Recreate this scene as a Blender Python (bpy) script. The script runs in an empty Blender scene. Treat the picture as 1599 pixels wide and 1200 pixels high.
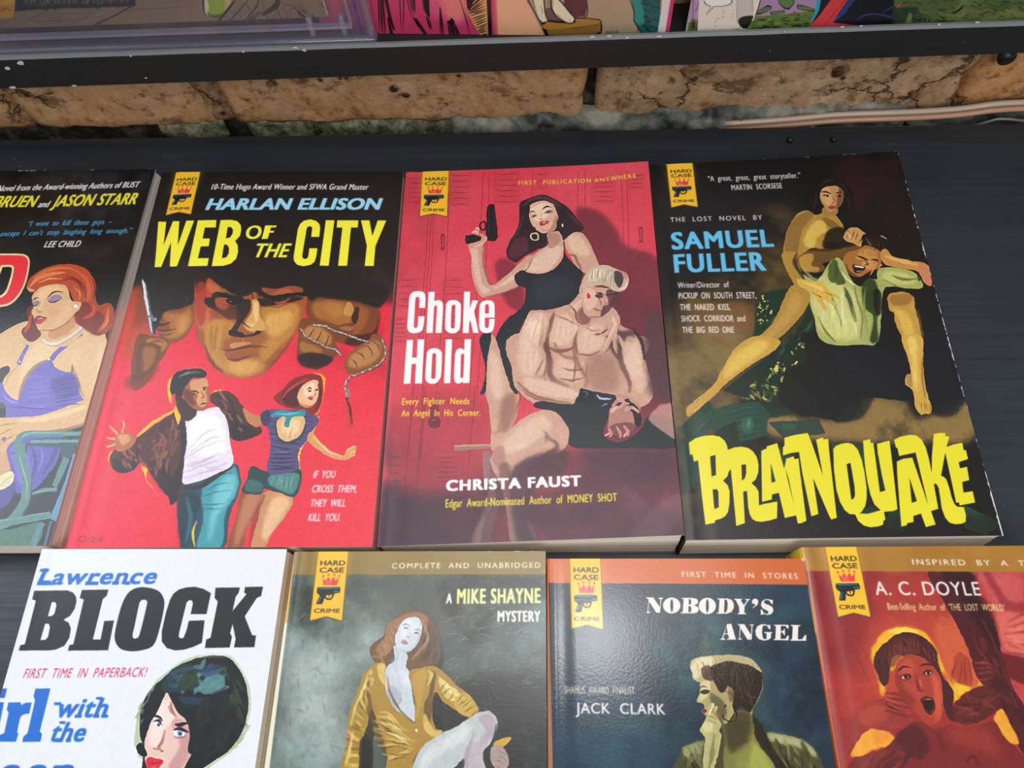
import bpy, bmesh, math, random
import numpy as np
from mathutils import Vector, noise

# ------------------------------------------------------------------ camera, world, lights, exposure
SC = bpy.context.scene
COL = SC.collection
MM = 0.001
FPX = 1121.47
FW = Vector((-0.02387, 0.41404, -0.90994)); RT = Vector((0.99968, 0.0025, -0.02509)); UP = Vector((0.00812, 0.91025, 0.41397))
EYE = Vector((0, 0, 324.55))

cd = bpy.data.cameras.new('camera'); cam = bpy.data.objects.new('camera', cd); COL.objects.link(cam)
cd.sensor_fit = 'HORIZONTAL'; cd.sensor_width = 36; cd.lens = 36 * FPX / 1599
cd.clip_start = 0.005; cd.clip_end = 50
from mathutils import Matrix
_m = Matrix(((RT.x, UP.x, -FW.x, EYE.x*MM), (RT.y, UP.y, -FW.y, EYE.y*MM), (RT.z, UP.z, -FW.z, EYE.z*MM), (0, 0, 0, 1)))
cam.matrix_world = _m
SC.camera = cam

SC.view_settings.view_transform = 'Standard'; SC.view_settings.look = 'None'
SC.view_settings.gamma = 1; SC.view_settings.use_curve_mapping = False
SC.view_settings.exposure = 0.0

w = bpy.data.worlds.new('world'); SC.world = w; w.use_nodes = True
w.node_tree.nodes['Background'].inputs[0].default_value = (0.93, 0.96, 1.0, 1)
w.node_tree.nodes['Background'].inputs[1].default_value = 0.34

def area(name, loc, target, sx, sy, watts, col):
    l = bpy.data.lights.new(name, 'AREA'); l.shape = 'RECTANGLE'; l.size = sx; l.size_y = sy; l.energy = watts; l.color = col
    o = bpy.data.objects.new(name, l); COL.objects.link(o); o.location = loc
    o.rotation_euler = (Vector(target) - Vector(loc)).to_track_quat('-Z', 'Y').to_euler()
    return o
area('ceiling_light', (0.0, 0.5, 2.1), (0.05, 0.1, 0), 1.3, 0.8, 11, (1.0, 0.97, 0.93))
area('shop_window_light', (-1.7, 0.9, 1.9), (-0.1, 0.2, 0), 1.3, 1.1, 24, (0.80, 0.90, 1.0))
area('room_light', (0.3, -1.5, 1.6), (0, 0.15, 0), 1.6, 1.0, 26, (1.0, 0.97, 0.93))

area('pendant_lamp', (0.17, 0.20, 2.0), (0.17, 0.20, 0), 0.22, 0.22, 3.0, (0.95, 0.98, 1.0))

def at(x, y, z=20.0):
    d = FW + (x-799.5)/FPX*RT - (y-600)/FPX*UP
    return EYE + (z-EYE.z)/d.z*d
def atY(x, y, Y):
    d = FW + (x-799.5)/FPX*RT - (y-600)/FPX*UP
    return EYE + (Y-EYE.y)/d.y*d

# ------------------------------------------------------------------ object helpers
def link(o, parent=None):
    COL.objects.link(o)
    if parent: o.parent = parent
    return o
def tag(o, label, cat, group=None):
    o['label'] = label; o['category'] = cat
    if group: o['group'] = group
    return o
def empty(name, loc, label, cat, group=None):
    o = bpy.data.objects.new(name, None); o.empty_display_size = 0.02; o.location = Vector(loc)*MM; link(o)
    return tag(o, label, cat, group)
def mesh_obj(name, verts, faces, mat, parent=None, smooth=False, uvs=None, off=None):
    """verts in mm, world coordinates; off = the parent's place in mm"""
    off = Vector(off) if off is not None else Vector((0, 0, 0))
    me = bpy.data.meshes.new(name)
    me.from_pydata([tuple((Vector(v)-off)*MM) for v in verts], [], faces)
    if uvs:
        ul = me.uv_layers.new(name='UVMap')
        for lp in me.loops: ul.data[lp.index].uv = uvs[lp.vertex_index]
    ms = mat if isinstance(mat, (list, tuple)) else [mat]
    for m in ms: me.materials.append(m)
    if smooth: me.polygons.foreach_set('use_smooth', [True]*len(me.polygons))
    me.update()
    o = bpy.data.objects.new(name, me)
    return link(o, parent)
def bm_obj(name, bm, mat, parent=None, smooth=False, off=None):
    off = Vector(off) if off is not None else Vector((0, 0, 0))
    for v in bm.verts: v.co = (v.co-off)*MM
    bmesh.ops.recalc_face_normals(bm, faces=bm.faces)
    me = bpy.data.meshes.new(name); bm.to_mesh(me); bm.free()
    me.materials.append(mat)
    if smooth: me.polygons.foreach_set('use_smooth', [True]*len(me.polygons))
    return link(bpy.data.objects.new(name, me), parent)
def bm_box(bm, x0, x1, y0, y1, z0, z1, bev=0.0, seg=2):
    r = bmesh.ops.create_cube(bm, size=1.0); vs = r['verts']
    for v in vs: v.co = Vector(((x0+x1)/2+v.co.x*(x1-x0), (y0+y1)/2+v.co.y*(y1-y0), (z0+z1)/2+v.co.z*(z1-z0)))
    if bev:
        es = {e for v in vs for e in v.link_edges}
        bmesh.ops.bevel(bm, geom=list(es), offset=bev, segments=seg, affect='EDGES', profile=0.5)
def tube(name, pts, rad, mat, parent=None, off=None, n=8, jit=0):
    bm = bmesh.new(); rings = []
    pts = [Vector(p) for p in pts]
    for i, p in enumerate(pts):
        t = (pts[min(i+1, len(pts)-1)]-pts[max(i-1, 0)]).normalized()
        a = t.cross(Vector((0, 0, 1)))
        if a.length < 1e-3: a = Vector((1, 0, 0))
        a.normalize(); b = t.cross(a)
        r = rad[i] if isinstance(rad, (list, tuple)) else rad
        rings.append([bm.verts.new(p+(a*math.cos(k*2*math.pi/n)+b*math.sin(k*2*math.pi/n))*r) for k in range(n)])
    for r0, r1 in zip(rings, rings[1:]):
        for k in range(n): bm.faces.new((r0[k], r0[(k+1) % n], r1[(k+1) % n], r1[k]))
    bm.faces.new(rings[0]); bm.faces.new(rings[-1][::-1])
    return bm_obj(name, bm, mat, parent, True, off)

# ------------------------------------------------------------------ materials
def srgb(h):
    c = [int(h[i:i+2], 16)/255 for i in (0, 2, 4)]
    return tuple(x/12.92 if x <= 0.04045 else ((x+0.055)/1.055)**2.4 for x in c)
def mat(name, col, rough=0.5, spec=0.5):
    m = bpy.data.materials.new(name); m.use_nodes = True
    b = m.node_tree.nodes['Principled BSDF']
    b.inputs['Base Color'].default_value = (*srgb(col), 1); b.inputs['Roughness'].default_value = rough
    b.inputs['Specular IOR Level'].default_value = spec
    return m
class NT:
    def __init__(s, m): s.t = m.node_tree; s.b = s.t.nodes['Principled BSDF']
    def n(s, typ, **kw):
        nd = s.t.nodes.new(typ)
        for k, v in kw.items():
            if k.startswith('i_'):
                k2 = k[2:]; k2 = int(k2) if k2.isdigit() else k2.replace('_', ' ')
                if isinstance(v, bpy.types.NodeSocket): s.t.links.new(v, nd.inputs[k2])
                else: nd.inputs[k2].default_value = v
            else: setattr(nd, k, v)
        return nd
    def l(s, a, b): s.t.links.new(a, b)
    def coords(s, scale=(1, 1, 1), loc=(0, 0, 0)):
        tc = s.n('ShaderNodeTexCoord'); mp = s.n('ShaderNodeMapping'); s.l(tc.outputs['Object'], mp.inputs[0])
        mp.inputs['Scale'].default_value = scale; mp.inputs['Location'].default_value = loc
        return mp.outputs[0]
    def ramp(s, fac, stops):
        r = s.n('ShaderNodeValToRGB'); s.l(fac, r.inputs[0]); el = r.color_ramp.elements
        while len(el) < len(stops): el.new(0.5)
        for e, (p, c) in zip(el, stops):
            e.position = p; e.color = (*(srgb(c) if isinstance(c, str) else (c, c, c)), 1)
        return r.outputs[0]
    def mix(s, fac, a, b, mode='MIX'):
        x = s.n('ShaderNodeMix', data_type='RGBA', blend_type=mode)
        for sock, v in ((x.inputs[0], fac), (x.inputs[6], a), (x.inputs[7], b)):
            if isinstance(v, bpy.types.NodeSocket): s.l(v, sock)
            elif isinstance(v, str): sock.default_value = (*srgb(v), 1)
            else: sock.default_value = v
        return x.outputs[2]
    def bump(s, h, dist, strength=1.0):
        b = s.n('ShaderNodeBump'); b.inputs['Distance'].default_value = dist; b.inputs['Strength'].default_value = strength
        s.l(h, b.inputs['Height']); s.l(b.outputs[0], s.b.inputs['Normal'])

def cover_mat(name, img, rough=0.3, spec=0.5):
    m = mat(name, 'ffffff', rough, spec); t = NT(m)
    im = t.n('ShaderNodeTexImage'); im.image = img; im.interpolation = 'Cubic'; im.extension = 'EXTEND'
    t.l(im.outputs[0], t.b.inputs['Base Color'])
    nz = t.n('ShaderNodeTexNoise', i_Scale=900.0, i_Detail=3.0); t.l(t.coords(), nz.inputs[0])
    t.bump(nz.outputs[0], 0.00004, 0.6)
    return m

# ------------------------------------------------------------------ a small painter for the printed covers
def homog(src, dst):
    A = []; b = []
    for (x, y), (u, v) in zip(src, dst):
        A += [[x, y, 1, 0, 0, 0, -u*x, -u*y], [0, 0, 0, x, y, 1, -v*x, -v*y]]; b += [u, v]
    return np.append(np.linalg.solve(np.array(A, float), np.array(b, float)), 1).reshape(3, 3)
def happly(H, p):
    q = np.c_[p, np.ones(len(p))] @ H.T
    return q[:, :2]/q[:, 2:]
def pp(s):
    if isinstance(s, str): return np.array([[float(a) for a in t.split(',')] for t in s.split()])
    return np.array(s, float)
def spline(p, closed=True, n=5):
    if len(p) < 3: return p
    q = np.vstack([p[-1], p, p[0], p[1]]) if closed else np.vstack([2*p[0]-p[1], p, 2*p[-1]-p[-2]])
    out = []
    t = np.linspace(0, 1, n, endpoint=False)[:, None]
    for i in range(1, len(q)-2):
        a, b, c, d = q[i-1], q[i], q[i+1], q[i+2]
        out.append(0.5*((2*b)+(-a+c)*t+(2*a-5*b+4*c-d)*t**2+(-a+3*b-3*c+d)*t**3))
    if not closed: out.append(p[-1:])
    return np.vstack(out)
def box1(a, r, ax):
    if r < 1: return a
    k = 2*r+1
    pad = [(0, 0), (0, 0)]; pad[ax] = (r+1, r)
    c = np.cumsum(np.pad(a, pad, mode='edge'), axis=ax)
    n = a.shape[ax]
    return (np.take(c, np.arange(k, k+n), ax)-np.take(c, np.arange(0, n), ax))/k
def sh(a, k, ax):
    p = [(0, 0), (0, 0)]; p[ax] = (abs(k), abs(k)); b = np.pad(a, p, mode='edge'); n = a.shape[ax]
    return np.take(b, np.arange(abs(k)-k, abs(k)-k+n), ax)
def blur(a, s):
    if s < 0.35: return a
    if s < 1.0:
        w_ = s*0.3
        for ax in (0, 1):
            a = a*(1-2*w_)+w_*(sh(a, 1, ax)+sh(a, -1, ax))
        return a
    if s < 2.2:
        for _ in range(max(1, int(round(s*s/0.667)))):
            for ax in (0, 1): a = (a+sh(a, 1, ax)+sh(a, -1, ax))/3
        return a
    rs = [max(1, int(round(s*k))) for k in (0.8, 1.0, 0.9)]
    for r in rs: a = box1(box1(a, r, 0), r, 1)
    return a
def vnoise(h, w_, cell, seed, octs=3):
    rg = np.random.RandomState(seed); out = np.zeros((h, w_)); amp = 1; tot = 0
    if not isinstance(cell, tuple): cell = (cell, cell)
    for o in range(octs):
        cy, cx = max(cell[0]/2**o, 1.01), max(cell[1]/2**o, 1.01)
        g = rg.rand(int(h/cy)+3, int(w_/cx)+3)
        y = np.arange(h)/cy; x = np.arange(w_)/cx
        yi = y.astype(int); xi = x.astype(int); fy = (y-yi); fx = (x-xi)
        fy = (fy*fy*(3-2*fy))[:, None]; fx = (fx*fx*(3-2*fx))[None]
        v = (g[yi][:, xi]*(1-fx)+g[yi][:, xi+1]*fx)*(1-fy)+(g[yi+1][:, xi]*(1-fx)+g[yi+1][:, xi+1]*fx)*fy
        out += v*amp; tot += amp; amp *= 0.55
    return out/tot
_glyph = {}
def glyph_tris(txt, spacing=1.0, bold=0.0):
    key = (txt, spacing, bold)
    if key in _glyph: return _glyph[key]
    cu = bpy.data.curves.new('t', 'FONT'); cu.body = txt; cu.space_character = spacing; cu.offset = bold; cu.resolution_u = 4
    o = bpy.data.objects.new('t', cu); COL.objects.link(o)
    dg = bpy.context.evaluated_depsgraph_get(); me = o.evaluated_get(dg).to_mesh()
    co = np.array([v.co[:2] for v in me.vertices]); me.calc_loop_triangles()
    tr = np.array([t.vertices[:] for t in me.loop_triangles])
    o.evaluated_get(dg).to_mesh_clear(); bpy.data.objects.remove(o); bpy.data.curves.remove(cu)
    T = co[tr]
    ar = np.cross(T[:, 1]-T[:, 0], T[:, 2]-T[:, 0]); T[ar < 0] = T[ar < 0][:, ::-1]
    _glyph[key] = T
    return T
CAP = None
class Canvas:
    def __init__(s, wmm, hmm, corners, bg, res=5.0):
        """corners: where the cover's top left, top right, bottom right, bottom left stand in the photograph"""
        s.W = int(wmm*res); s.H = int(hmm*res); s.res = res
        s.a = np.zeros((s.H, s.W, 3), np.float32); s.a[:] = s.c(bg)
        s.H0 = homog(corners, [(0, 0), (s.W, 0), (s.W, s.H), (0, s.H)])
        s.view = None; s.V(0, 0, 1)
    def c(s, h): return np.array([int(h[i:i+2], 16)/255 for i in (0, 2, 4)], np.float32)
    def V(s, x0, y0, k):
        s.f = lambda p: happly(s.H0, p/k+np.array([x0, y0])); s.k = 0.6/k*1.55*s.res/5
    def Q(s, quad, w_, h_):
        """local frame w_ x h_ laid on four photo points"""
        G = homog([(0, 0), (w_, 0), (w_, h_), (0, h_)], quad)
        s.f = lambda p: happly(s.H0 @ G, p); s.k = 1.0
    def local(s, sx, sy):
        s.f = lambda p: p*np.array([s.W/sx, s.H/sy]); s.k = s.W/sx
    def cover(s, polys):
        """exact-area horizontal, 3x vertical coverage of canvas-space polygons -> (coverage, y0, x0)"""
        allp = np.vstack(polys)
        x0 = int(max(0, np.floor(allp[:, 0].min())-s.pad)); x1 = int(min(s.W, np.ceil(allp[:, 0].max())+s.pad+1))
        y0 = int(max(0, np.floor(allp[:, 1].min())-s.pad)); y1 = int(min(s.H, np.ceil(allp[:, 1].max())+s.pad+1))
        if x1 <= x0 or y1 <= y0: return None
        SS = 3; h = (y1-y0)*SS; w_ = x1-x0
        acc = np.zeros((h, w_+2))
        for p in polys:
            q = np.roll(p, -1, 0)
            for (ax, ay), (bx, by) in zip(p, q):
                if ay == by: continue
                d = 1.0
                if ay > by: ax, ay, bx, by = bx, by, ax, ay; d = -1.0
                r0 = max(0, int(np.ceil((ay-y0)*SS-0.5))); r1 = min(h-1, int(np.ceil((by-y0)*SS-0.5))-1)
                if r1 < r0: continue
                r = np.arange(r0, r1+1); yy = y0+(r+0.5)/SS
                xs = np.clip(ax+(yy-ay)*(bx-ax)/(by-ay)-x0, 0, w_)
                xi = xs.astype(int); fr = xs-xi
                acc[r, xi] += d*(1-fr); acc[r, xi+1] += d*fr
        cv = np.clip(np.abs(np.cumsum(acc, 1)[:, :w_]), 0, 1).reshape(y1-y0, SS, w_).mean(1)
        return cv, y0, x0
    def put(s, polys, col, f=0, a=1.0, dil=0):
        s.pad = int(f*2.5+2+dil)
        r = s.cover(polys)
        if r is None: return
        cv, y0, x0 = r
        if dil:
            for ax, dl in ((1, dil), (0, dil*0.55)):
                b = cv.copy()
                for k in range(1, int(math.ceil(dl))+1):
                    b = np.maximum(b, min(1, dl-k+1)*np.maximum(sh(cv, k, ax), sh(cv, -k, ax)))
                cv = b
        cv = blur(cv, f)*a
        if isinstance(col, str): col = s.c(col)
        sl = s.a[y0:y0+cv.shape[0], x0:x0+cv.shape[1]]
        sl += (col-sl)*cv[..., None].astype(np.float32)
    def p(s, col, pts, f=1.0, a=1.0, sm=1):
        p = pp(pts)
        if sm: p = spline(p)
        s.put([s.f(p)], col, f*s.k if f else 0.3, a)
    def P(s, col, pts, a=1.0, f=0): s.p(col, pts, f, a, 0)
    def e(s, col, x, y, rx, ry=None, rot=0, f=1.0, a=1.0):
        ry = ry or rx; t = np.linspace(0, 2*np.pi, 20, endpoint=False); r = math.radians(rot)
        X = rx*np.cos(t); Y = ry*np.sin(t)
        s.put([s.f(np.c_[x+X*math.cos(r)-Y*math.sin(r), y+X*math.sin(r)+Y*math.cos(r)])], col, f*s.k, a)
    def s(s, col, pts, w_, f=0.6, a=1.0, sm=1):
        """brush stroke; w_ one width or a list of widths along it"""
        p = pp(pts); ws = np.interp(np.linspace(0, 1, len(p)), np.linspace(0, 1, len(w_)), w_) if isinstance(w_, (list, tuple)) else np.full(len(p), float(w_))
        q = spline(np.c_[p, ws], False) if sm and len(p) > 2 else np.c_[p, ws]
        p, ws = q[:, :2], np.maximum(q[:, 2], 0.1)
        t = np.gradient(p, axis=0) if sm else None
        if sm:
            t /= np.linalg.norm(t, axis=1)[:, None]+1e-9; n = np.c_[-t[:, 1], t[:, 0]]*ws[:, None]/2
            poly = np.vstack([p+n, (p-n)[::-1]]); s.put([s.f(poly)], col, f*s.k, a)
        else:
            out = []
            for i in range(len(p)-1):
                d = p[i+1]-p[i]; d = d/(np.linalg.norm(d)+1e-9); n = np.array([-d[1], d[0]])
                A, B = p[i], p[i+1]; wa, wb = ws[i]/2, ws[i+1]/2
                if i > 0: A = A-d*wa*0.6
                if i < len(p)-2: B = B+d*wb*0.6
                out.append(s.f(np.array([A+n*wa, B+n*wb, B-n*wb, A-n*wa])))
            s.put(out, col, f*s.k, a)
    def ring(s, col, pts, hole, f=0, sm=1):
        """a shape with holes"""
        out = []
        for i, q in enumerate([pts]+(hole if isinstance(hole, list) else [hole])):
            p = pp(q); p = spline(p) if sm else p
            ar = np.sum(p[:, 0]*np.roll(p[:, 1], -1)-np.roll(p[:, 0], -1)*p[:, 1])
            if (ar > 0) == (i > 0): p = p[::-1]
            out.append(s.f(p))
        s.put(out, col, f*s.k)
    def hatch(s, col, A, B, n, w_, f=0.5, a=1.0, jit=0, seed=1):
        """n strokes whose ends run along the two polylines A and B"""
        rg = np.random.RandomState(seed); A = pp(A); B = pp(B)
        for t in np.linspace(0, 1, n):
            u = t*(len(A)-1); i = min(int(u), len(A)-2); p = A[i]+(A[i+1]-A[i])*(u-i)
            u = t*(len(B)-1); i = min(int(u), len(B)-2); q = B[i]+(B[i+1]-B[i])*(u-i)
            p = p+rg.randn(2)*jit; q = q+rg.randn(2)*jit; m = (p+q)/2+rg.randn(2)*jit
            s.s(col, [p, m, q], [w_*0.4, w_, w_*0.2], f, a)
    def dabs(s, cols, pts, n, L, w_, ang, f=0.6, a=0.6, seed=1, jang=15):
        """loose brush dabs scattered inside a polygon"""
        rg = np.random.RandomState(seed); P_ = pp(pts); lo, hi = P_.min(0), P_.max(0); c = 0; k = 0
        cols = cols.split()
        while c < n and k < n*20:
            k += 1; q = lo+rg.rand(2)*(hi-lo); ins = False
            for (ax, ay), (bx, by) in zip(P_, np.roll(P_, -1, 0)):
                if (ay > q[1]) != (by > q[1]) and q[0] < (bx-ax)*(q[1]-ay)/(by-ay)+ax: ins = not ins
            if not ins: continue
            c += 1; r = math.radians(ang+rg.randn()*jang); d = np.array([math.cos(r), math.sin(r)])*L*(0.5+rg.rand())/2
            nn = np.array([-d[1], d[0]])*0.15*rg.randn()
            s.s(cols[rg.randint(len(cols))], [q-d, q+nn, q+d], [w_*0.5, w_, w_*0.3], f, a)
    def t(s, txt, x0, y0, x1, y1, h, col, bold=0.0, shear=0.0, sp=1.0, dil=0, f=0.35, wide=1):
        """lettering from baseline point (x0,y0) to (x1,y1), capitals h high"""
        global CAP
        if CAP is None: CAP = glyph_tris('H')[..., 1].max()
        heavy = 0.095 if bold >= 0.04 else 0.05
        if bold > 0: dil += bold*30; bold = 0
        A = s.f(np.array([[x0, y0], [x1, y1], [x0, y0-h]], float))
        if wide and np.linalg.norm(A[2]-A[0]) < 19: txt = txt.replace(' ', '  '); dil = min(dil, np.linalg.norm(A[2]-A[0])*0.055)
        T = glyph_tris(txt, sp, bold)
        ex = A[1]-A[0]; L = np.linalg.norm(ex); d = ex/L; n = np.array([d[1], -d[0]])
        hh = abs((A[2]-A[0]) @ n)
        mn, mx = T[..., 0].min(), T[..., 0].max()
        X = (T[..., 0]-mn)/(mx-mn)*L; Y = T[..., 1]/CAP*hh
        sh = shear*hh/1.0
        X = X*(L-sh)/L if sh else X
        X = X+Y*shear
        dil = min(dil*0.62, hh*heavy)
        q = A[0]+X[..., None]*d+Y[..., None]*n
        s.put(list(q), col, f, 1.0, dil)
    def finish(s, warp=0.0, cell=14, grain=0.02, seed=3, knife=1.0):
        h, w_ = s.H, s.W
        if warp:
            dx = (vnoise(h, w_, cell, seed)-0.5)*2*warp*2.2; dy = (vnoise(h, w_, cell, seed+9)-0.5)*2*warp*2.2
            yy, xx = np.mgrid[0:h, 0:w_]
            fx = np.clip(xx+dx, 0, w_-1.01); fy = np.clip(yy+dy, 0, h-1.01)
            xi = fx.astype(int); yi = fy.astype(int); fx = (fx-xi)[..., None]; fy = (fy-yi)[..., None]
            a = s.a
            s.a = ((a[yi, xi]*(1-fx)+a[yi, xi+1]*fx)*(1-fy)+(a[yi+1, xi]*(1-fx)+a[yi+1, xi+1]*fx)*fy).astype(np.float32)
        if knife:
            # painterly pass: paint noise gathered into small flat touches of the knife, edges kept hard
            rg = np.random.RandomState(seed+40)
            a = s.a+((vnoise(h, w_, (7, 5), seed+41, 2)-0.5)[..., None]*0.06+(np.stack([vnoise(h, w_, 11, seed+42+i, 2) for i in range(3)], -1)-0.5)*0.035)*(0.25+s.a.mean(2, keepdims=True))*knife
            r = 2; lum = a.mean(2)
            def quad(x, dy, dx):
                c = np.cumsum(np.cumsum(np.pad(x, ((r+1, r), (r+1, r)), mode='edge'), 0), 1)
                y0 = 0 if dy < 0 else r; x0 = 0 if dx < 0 else r; k = r+1
                return (c[y0+k:y0+k+h, x0+k:x0+k+w_]-c[y0:y0+h, x0+k:x0+k+w_]-c[y0+k:y0+k+h, x0:x0+w_]+c[y0:y0+h, x0:x0+w_])/(k*k)
            best = None
            for dy in (-1, 1):
                for dx in (-1, 1):
                    m = quad(lum, dy, dx); v = quad(lum*lum, dy, dx)-m*m
                    cm = np.stack([quad(a[..., i], dy, dx) for i in range(3)], -1)
                    if best is None: best, bv = cm, v
                    else: t = v < bv; best[t] = cm[t]; bv = np.minimum(v, bv)
            s.a = (best*0.8+s.a*0.2).astype(np.float32)
            sm = np.stack([blur(s.a[..., i], 1.4) for i in range(3)], -1); s.a = np.clip(s.a+(s.a-sm)*0.8, 0, 1).astype(np.float32)
        if grain:
            g = vnoise(h, w_, (5, 9), seed+20, 3)*0.6+vnoise(h, w_, (30, 22), seed+21, 3)*0.4-0.5
            s.a = np.clip(s.a*(1+g[..., None]*grain*4)+g[..., None]*grain*0.4, 0, 1).astype(np.float32)
    def mottle(s, col, pts, cell, lo=0.45, hi=0.7, a=0.6, f=10, seed=5, octs=4):
        """cloudy brushwork of one colour inside a soft shape"""
        p = s.f(spline(pp(pts))); s.pad = int(f*s.k*2.5+2); r = s.cover([p])
        if r is None: return
        cv, y0, x0 = r; cv = blur(cv, f*s.k)
        nz = vnoise(cv.shape[0], cv.shape[1], cell, seed, octs)
        cv = cv*np.clip((nz-lo)/(hi-lo), 0, 1)*a
        sl = s.a[y0:y0+cv.shape[0], x0:x0+cv.shape[1]]; sl += (s.c(col)-sl)*cv[..., None].astype(np.float32)
    def wear(s, edge, amt=0.5, w_=2.0, seed=2, col='e6e2dc'):
        """whitened, rubbed edge of the printed card"""
        h, W_ = s.H, s.W
        L = W_ if edge in 'tb' else h
        n1 = vnoise(1, L, (2, 9), seed, 3)[0]; n2 = vnoise(1, L, (2, 60), seed+1, 2)[0]
        wd = w_*np.clip((n1*0.6+n2*0.6-1+amt)*3, 0, 1.6)
        D = int(w_*2+2); k = np.clip(wd[None]-np.arange(D)[:, None], 0, 1)[..., None].astype(np.float32)
        cc = s.c(col)
        if edge == 't': s.a[:D] += (cc-s.a[:D])*k
        if edge == 'b': v = s.a[::-1][:D]; v += (cc-v)*k
        if edge == 'l': v = s.a[:, :D]; v += (cc-v)*k.transpose(1, 0, 2)
        if edge == 'r': v = s.a[:, ::-1][:, :D]; v += (cc-v)*k.transpose(1, 0, 2)
    def specks(s, n, seed=4, col='d8d4cc', a=0.6):
        rg = np.random.RandomState(seed)
        for _ in range(n):
            x, y = rg.rand()*s.W, rg.rand()*s.H; L = rg.rand()**3*8+1
            t = rg.rand()*6.3; p = np.array([[x, y], [x+math.cos(t)*L, y+math.sin(t)*L]]); q = p+np.array([0.9, 0.9])
            s.put([np.vstack([p, q[::-1]])], col, 0.5, a*rg.rand())
    def image(s, name):
        im = bpy.data.images.new(name, s.W, s.H)
        px = np.ones((s.H, s.W, 4), np.float32); px[..., :3] = np.clip(s.a[::-1], 0, 1)
        im.pixels.foreach_set(px.ravel()); im.update(); im.pack()
        return im
def project(P):
    d = Vector(P)-EYE; z = d.dot(FW)
    return (799.5+FPX*d.dot(RT)/z, 600-FPX*d.dot(UP)/z)
TZ = 20.0
def emblem(cv, quad):
    """the publisher's ribbon: words, crown and pistol"""
    cv.Q(quad, 160, 270)
    cv.P('3a2c14', '-2,-3 162,-3 163,274 80,258 -3,274')
    cv.P('f6bd28', '0.5,-3 159.5,-3 160,270 80,254 0,270', 1, 1.0)
    cv.P('fbc83a', '0.5,-3 159.5,-3 160,130 0,150', 0.35, 10)
    K = '1c1a18'
    cv.t('HARD', 20, 58, 148, 58, 19, K, 0.01, dil=1); cv.t('CASE', 20, 86, 145, 86, 19, K, 0.01, dil=1)
    cv.t('CRIME', 15, 240, 144, 240, 15, K, 0.005, dil=1)
    R = 'e2353c'
    cv.P(R, '48,136 41,108 58,120 68,103 82,119 98,102 106,119 124,105 117,136', f=0.4)
    for x, y in ((41, 101), (68, 96), (98, 95), (124, 99)): cv.e(R, x, y, 4.5, f=0.4)
    for y in (121, 127, 133): cv.s('f8c0a0', [(56, y), (90, y)], 2, 0.4, 0.75, 0)
    # pistol: slide, frame, grip, trigger guard
    cv.P('101418', '18,149 22,144 132,143 136,149 136,164 120,166 100,168 96,172 64,174 52,208 22,208 24,200 36,176 18,164', f=0.4)
    cv.P('2f8fb8', '24,147 128,146 128,149 24,151', f=0.4); cv.P('2f8fb8', '40,178 45,178 34,203 27,204', f=0.6)
    cv.P('49b0d0', '104,158 132,157 132,160 104,161', f=0.6)
    cv.ring('101418', '62,168 106,166 100,186 88,192 66,188', '68,173 98,171 94,183 86,187 70,183', 0.3)
    cv.s('101418', '80,170 84,178 82,184', 3, 0.3)
    cv.P('3c5a68', '24,160 44,160 44,163 24,163', f=0.5)

def page_mat():
    m = mat('page_edges', 'ded3c4', 0.85, 0.15); t = NT(m)
    nz = t.n('ShaderNodeTexNoise', i_Scale=1.0, i_Detail=2.0); t.l(t.coords((8, 8, 2600)), nz.inputs[0])
    nz2 = t.n('ShaderNodeTexNoise', i_Scale=30.0, i_Detail=3.0); t.l(t.coords(), nz2.inputs[0])
    c = t.ramp(nz.outputs[0], [(0.3, 'd8cab8'), (0.5, 'ece2d4'), (0.7, 'faf4ea')])
    x = t.mix(0.35, t.ramp(nz.outputs[0], [(0.3, 'ddd0c0'), (0.5, 'eee5d9'), (0.7, 'f8f3ea')]), c)
    t.l(x, t.b.inputs['Base Color']); t.bump(nz.outputs[0], 0.00012, 0.5)
    return m
PAGE = page_mat(); CARD = mat('cover_card', 'e9e5de', 0.7, 0.3)

def world_corners(q, lift=(0, 0, 0, 0)):
    out = []
    for p, l in zip(q, lift):
        v = at(p[0], p[1], TZ+l) if len(p) == 2 else Vector((p[1], p[2], TZ+l)); out.append(v)
    return out
def px_corners(q): return [p if len(p) == 2 else project((p[1], p[2], TZ)) for p in q]

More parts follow.
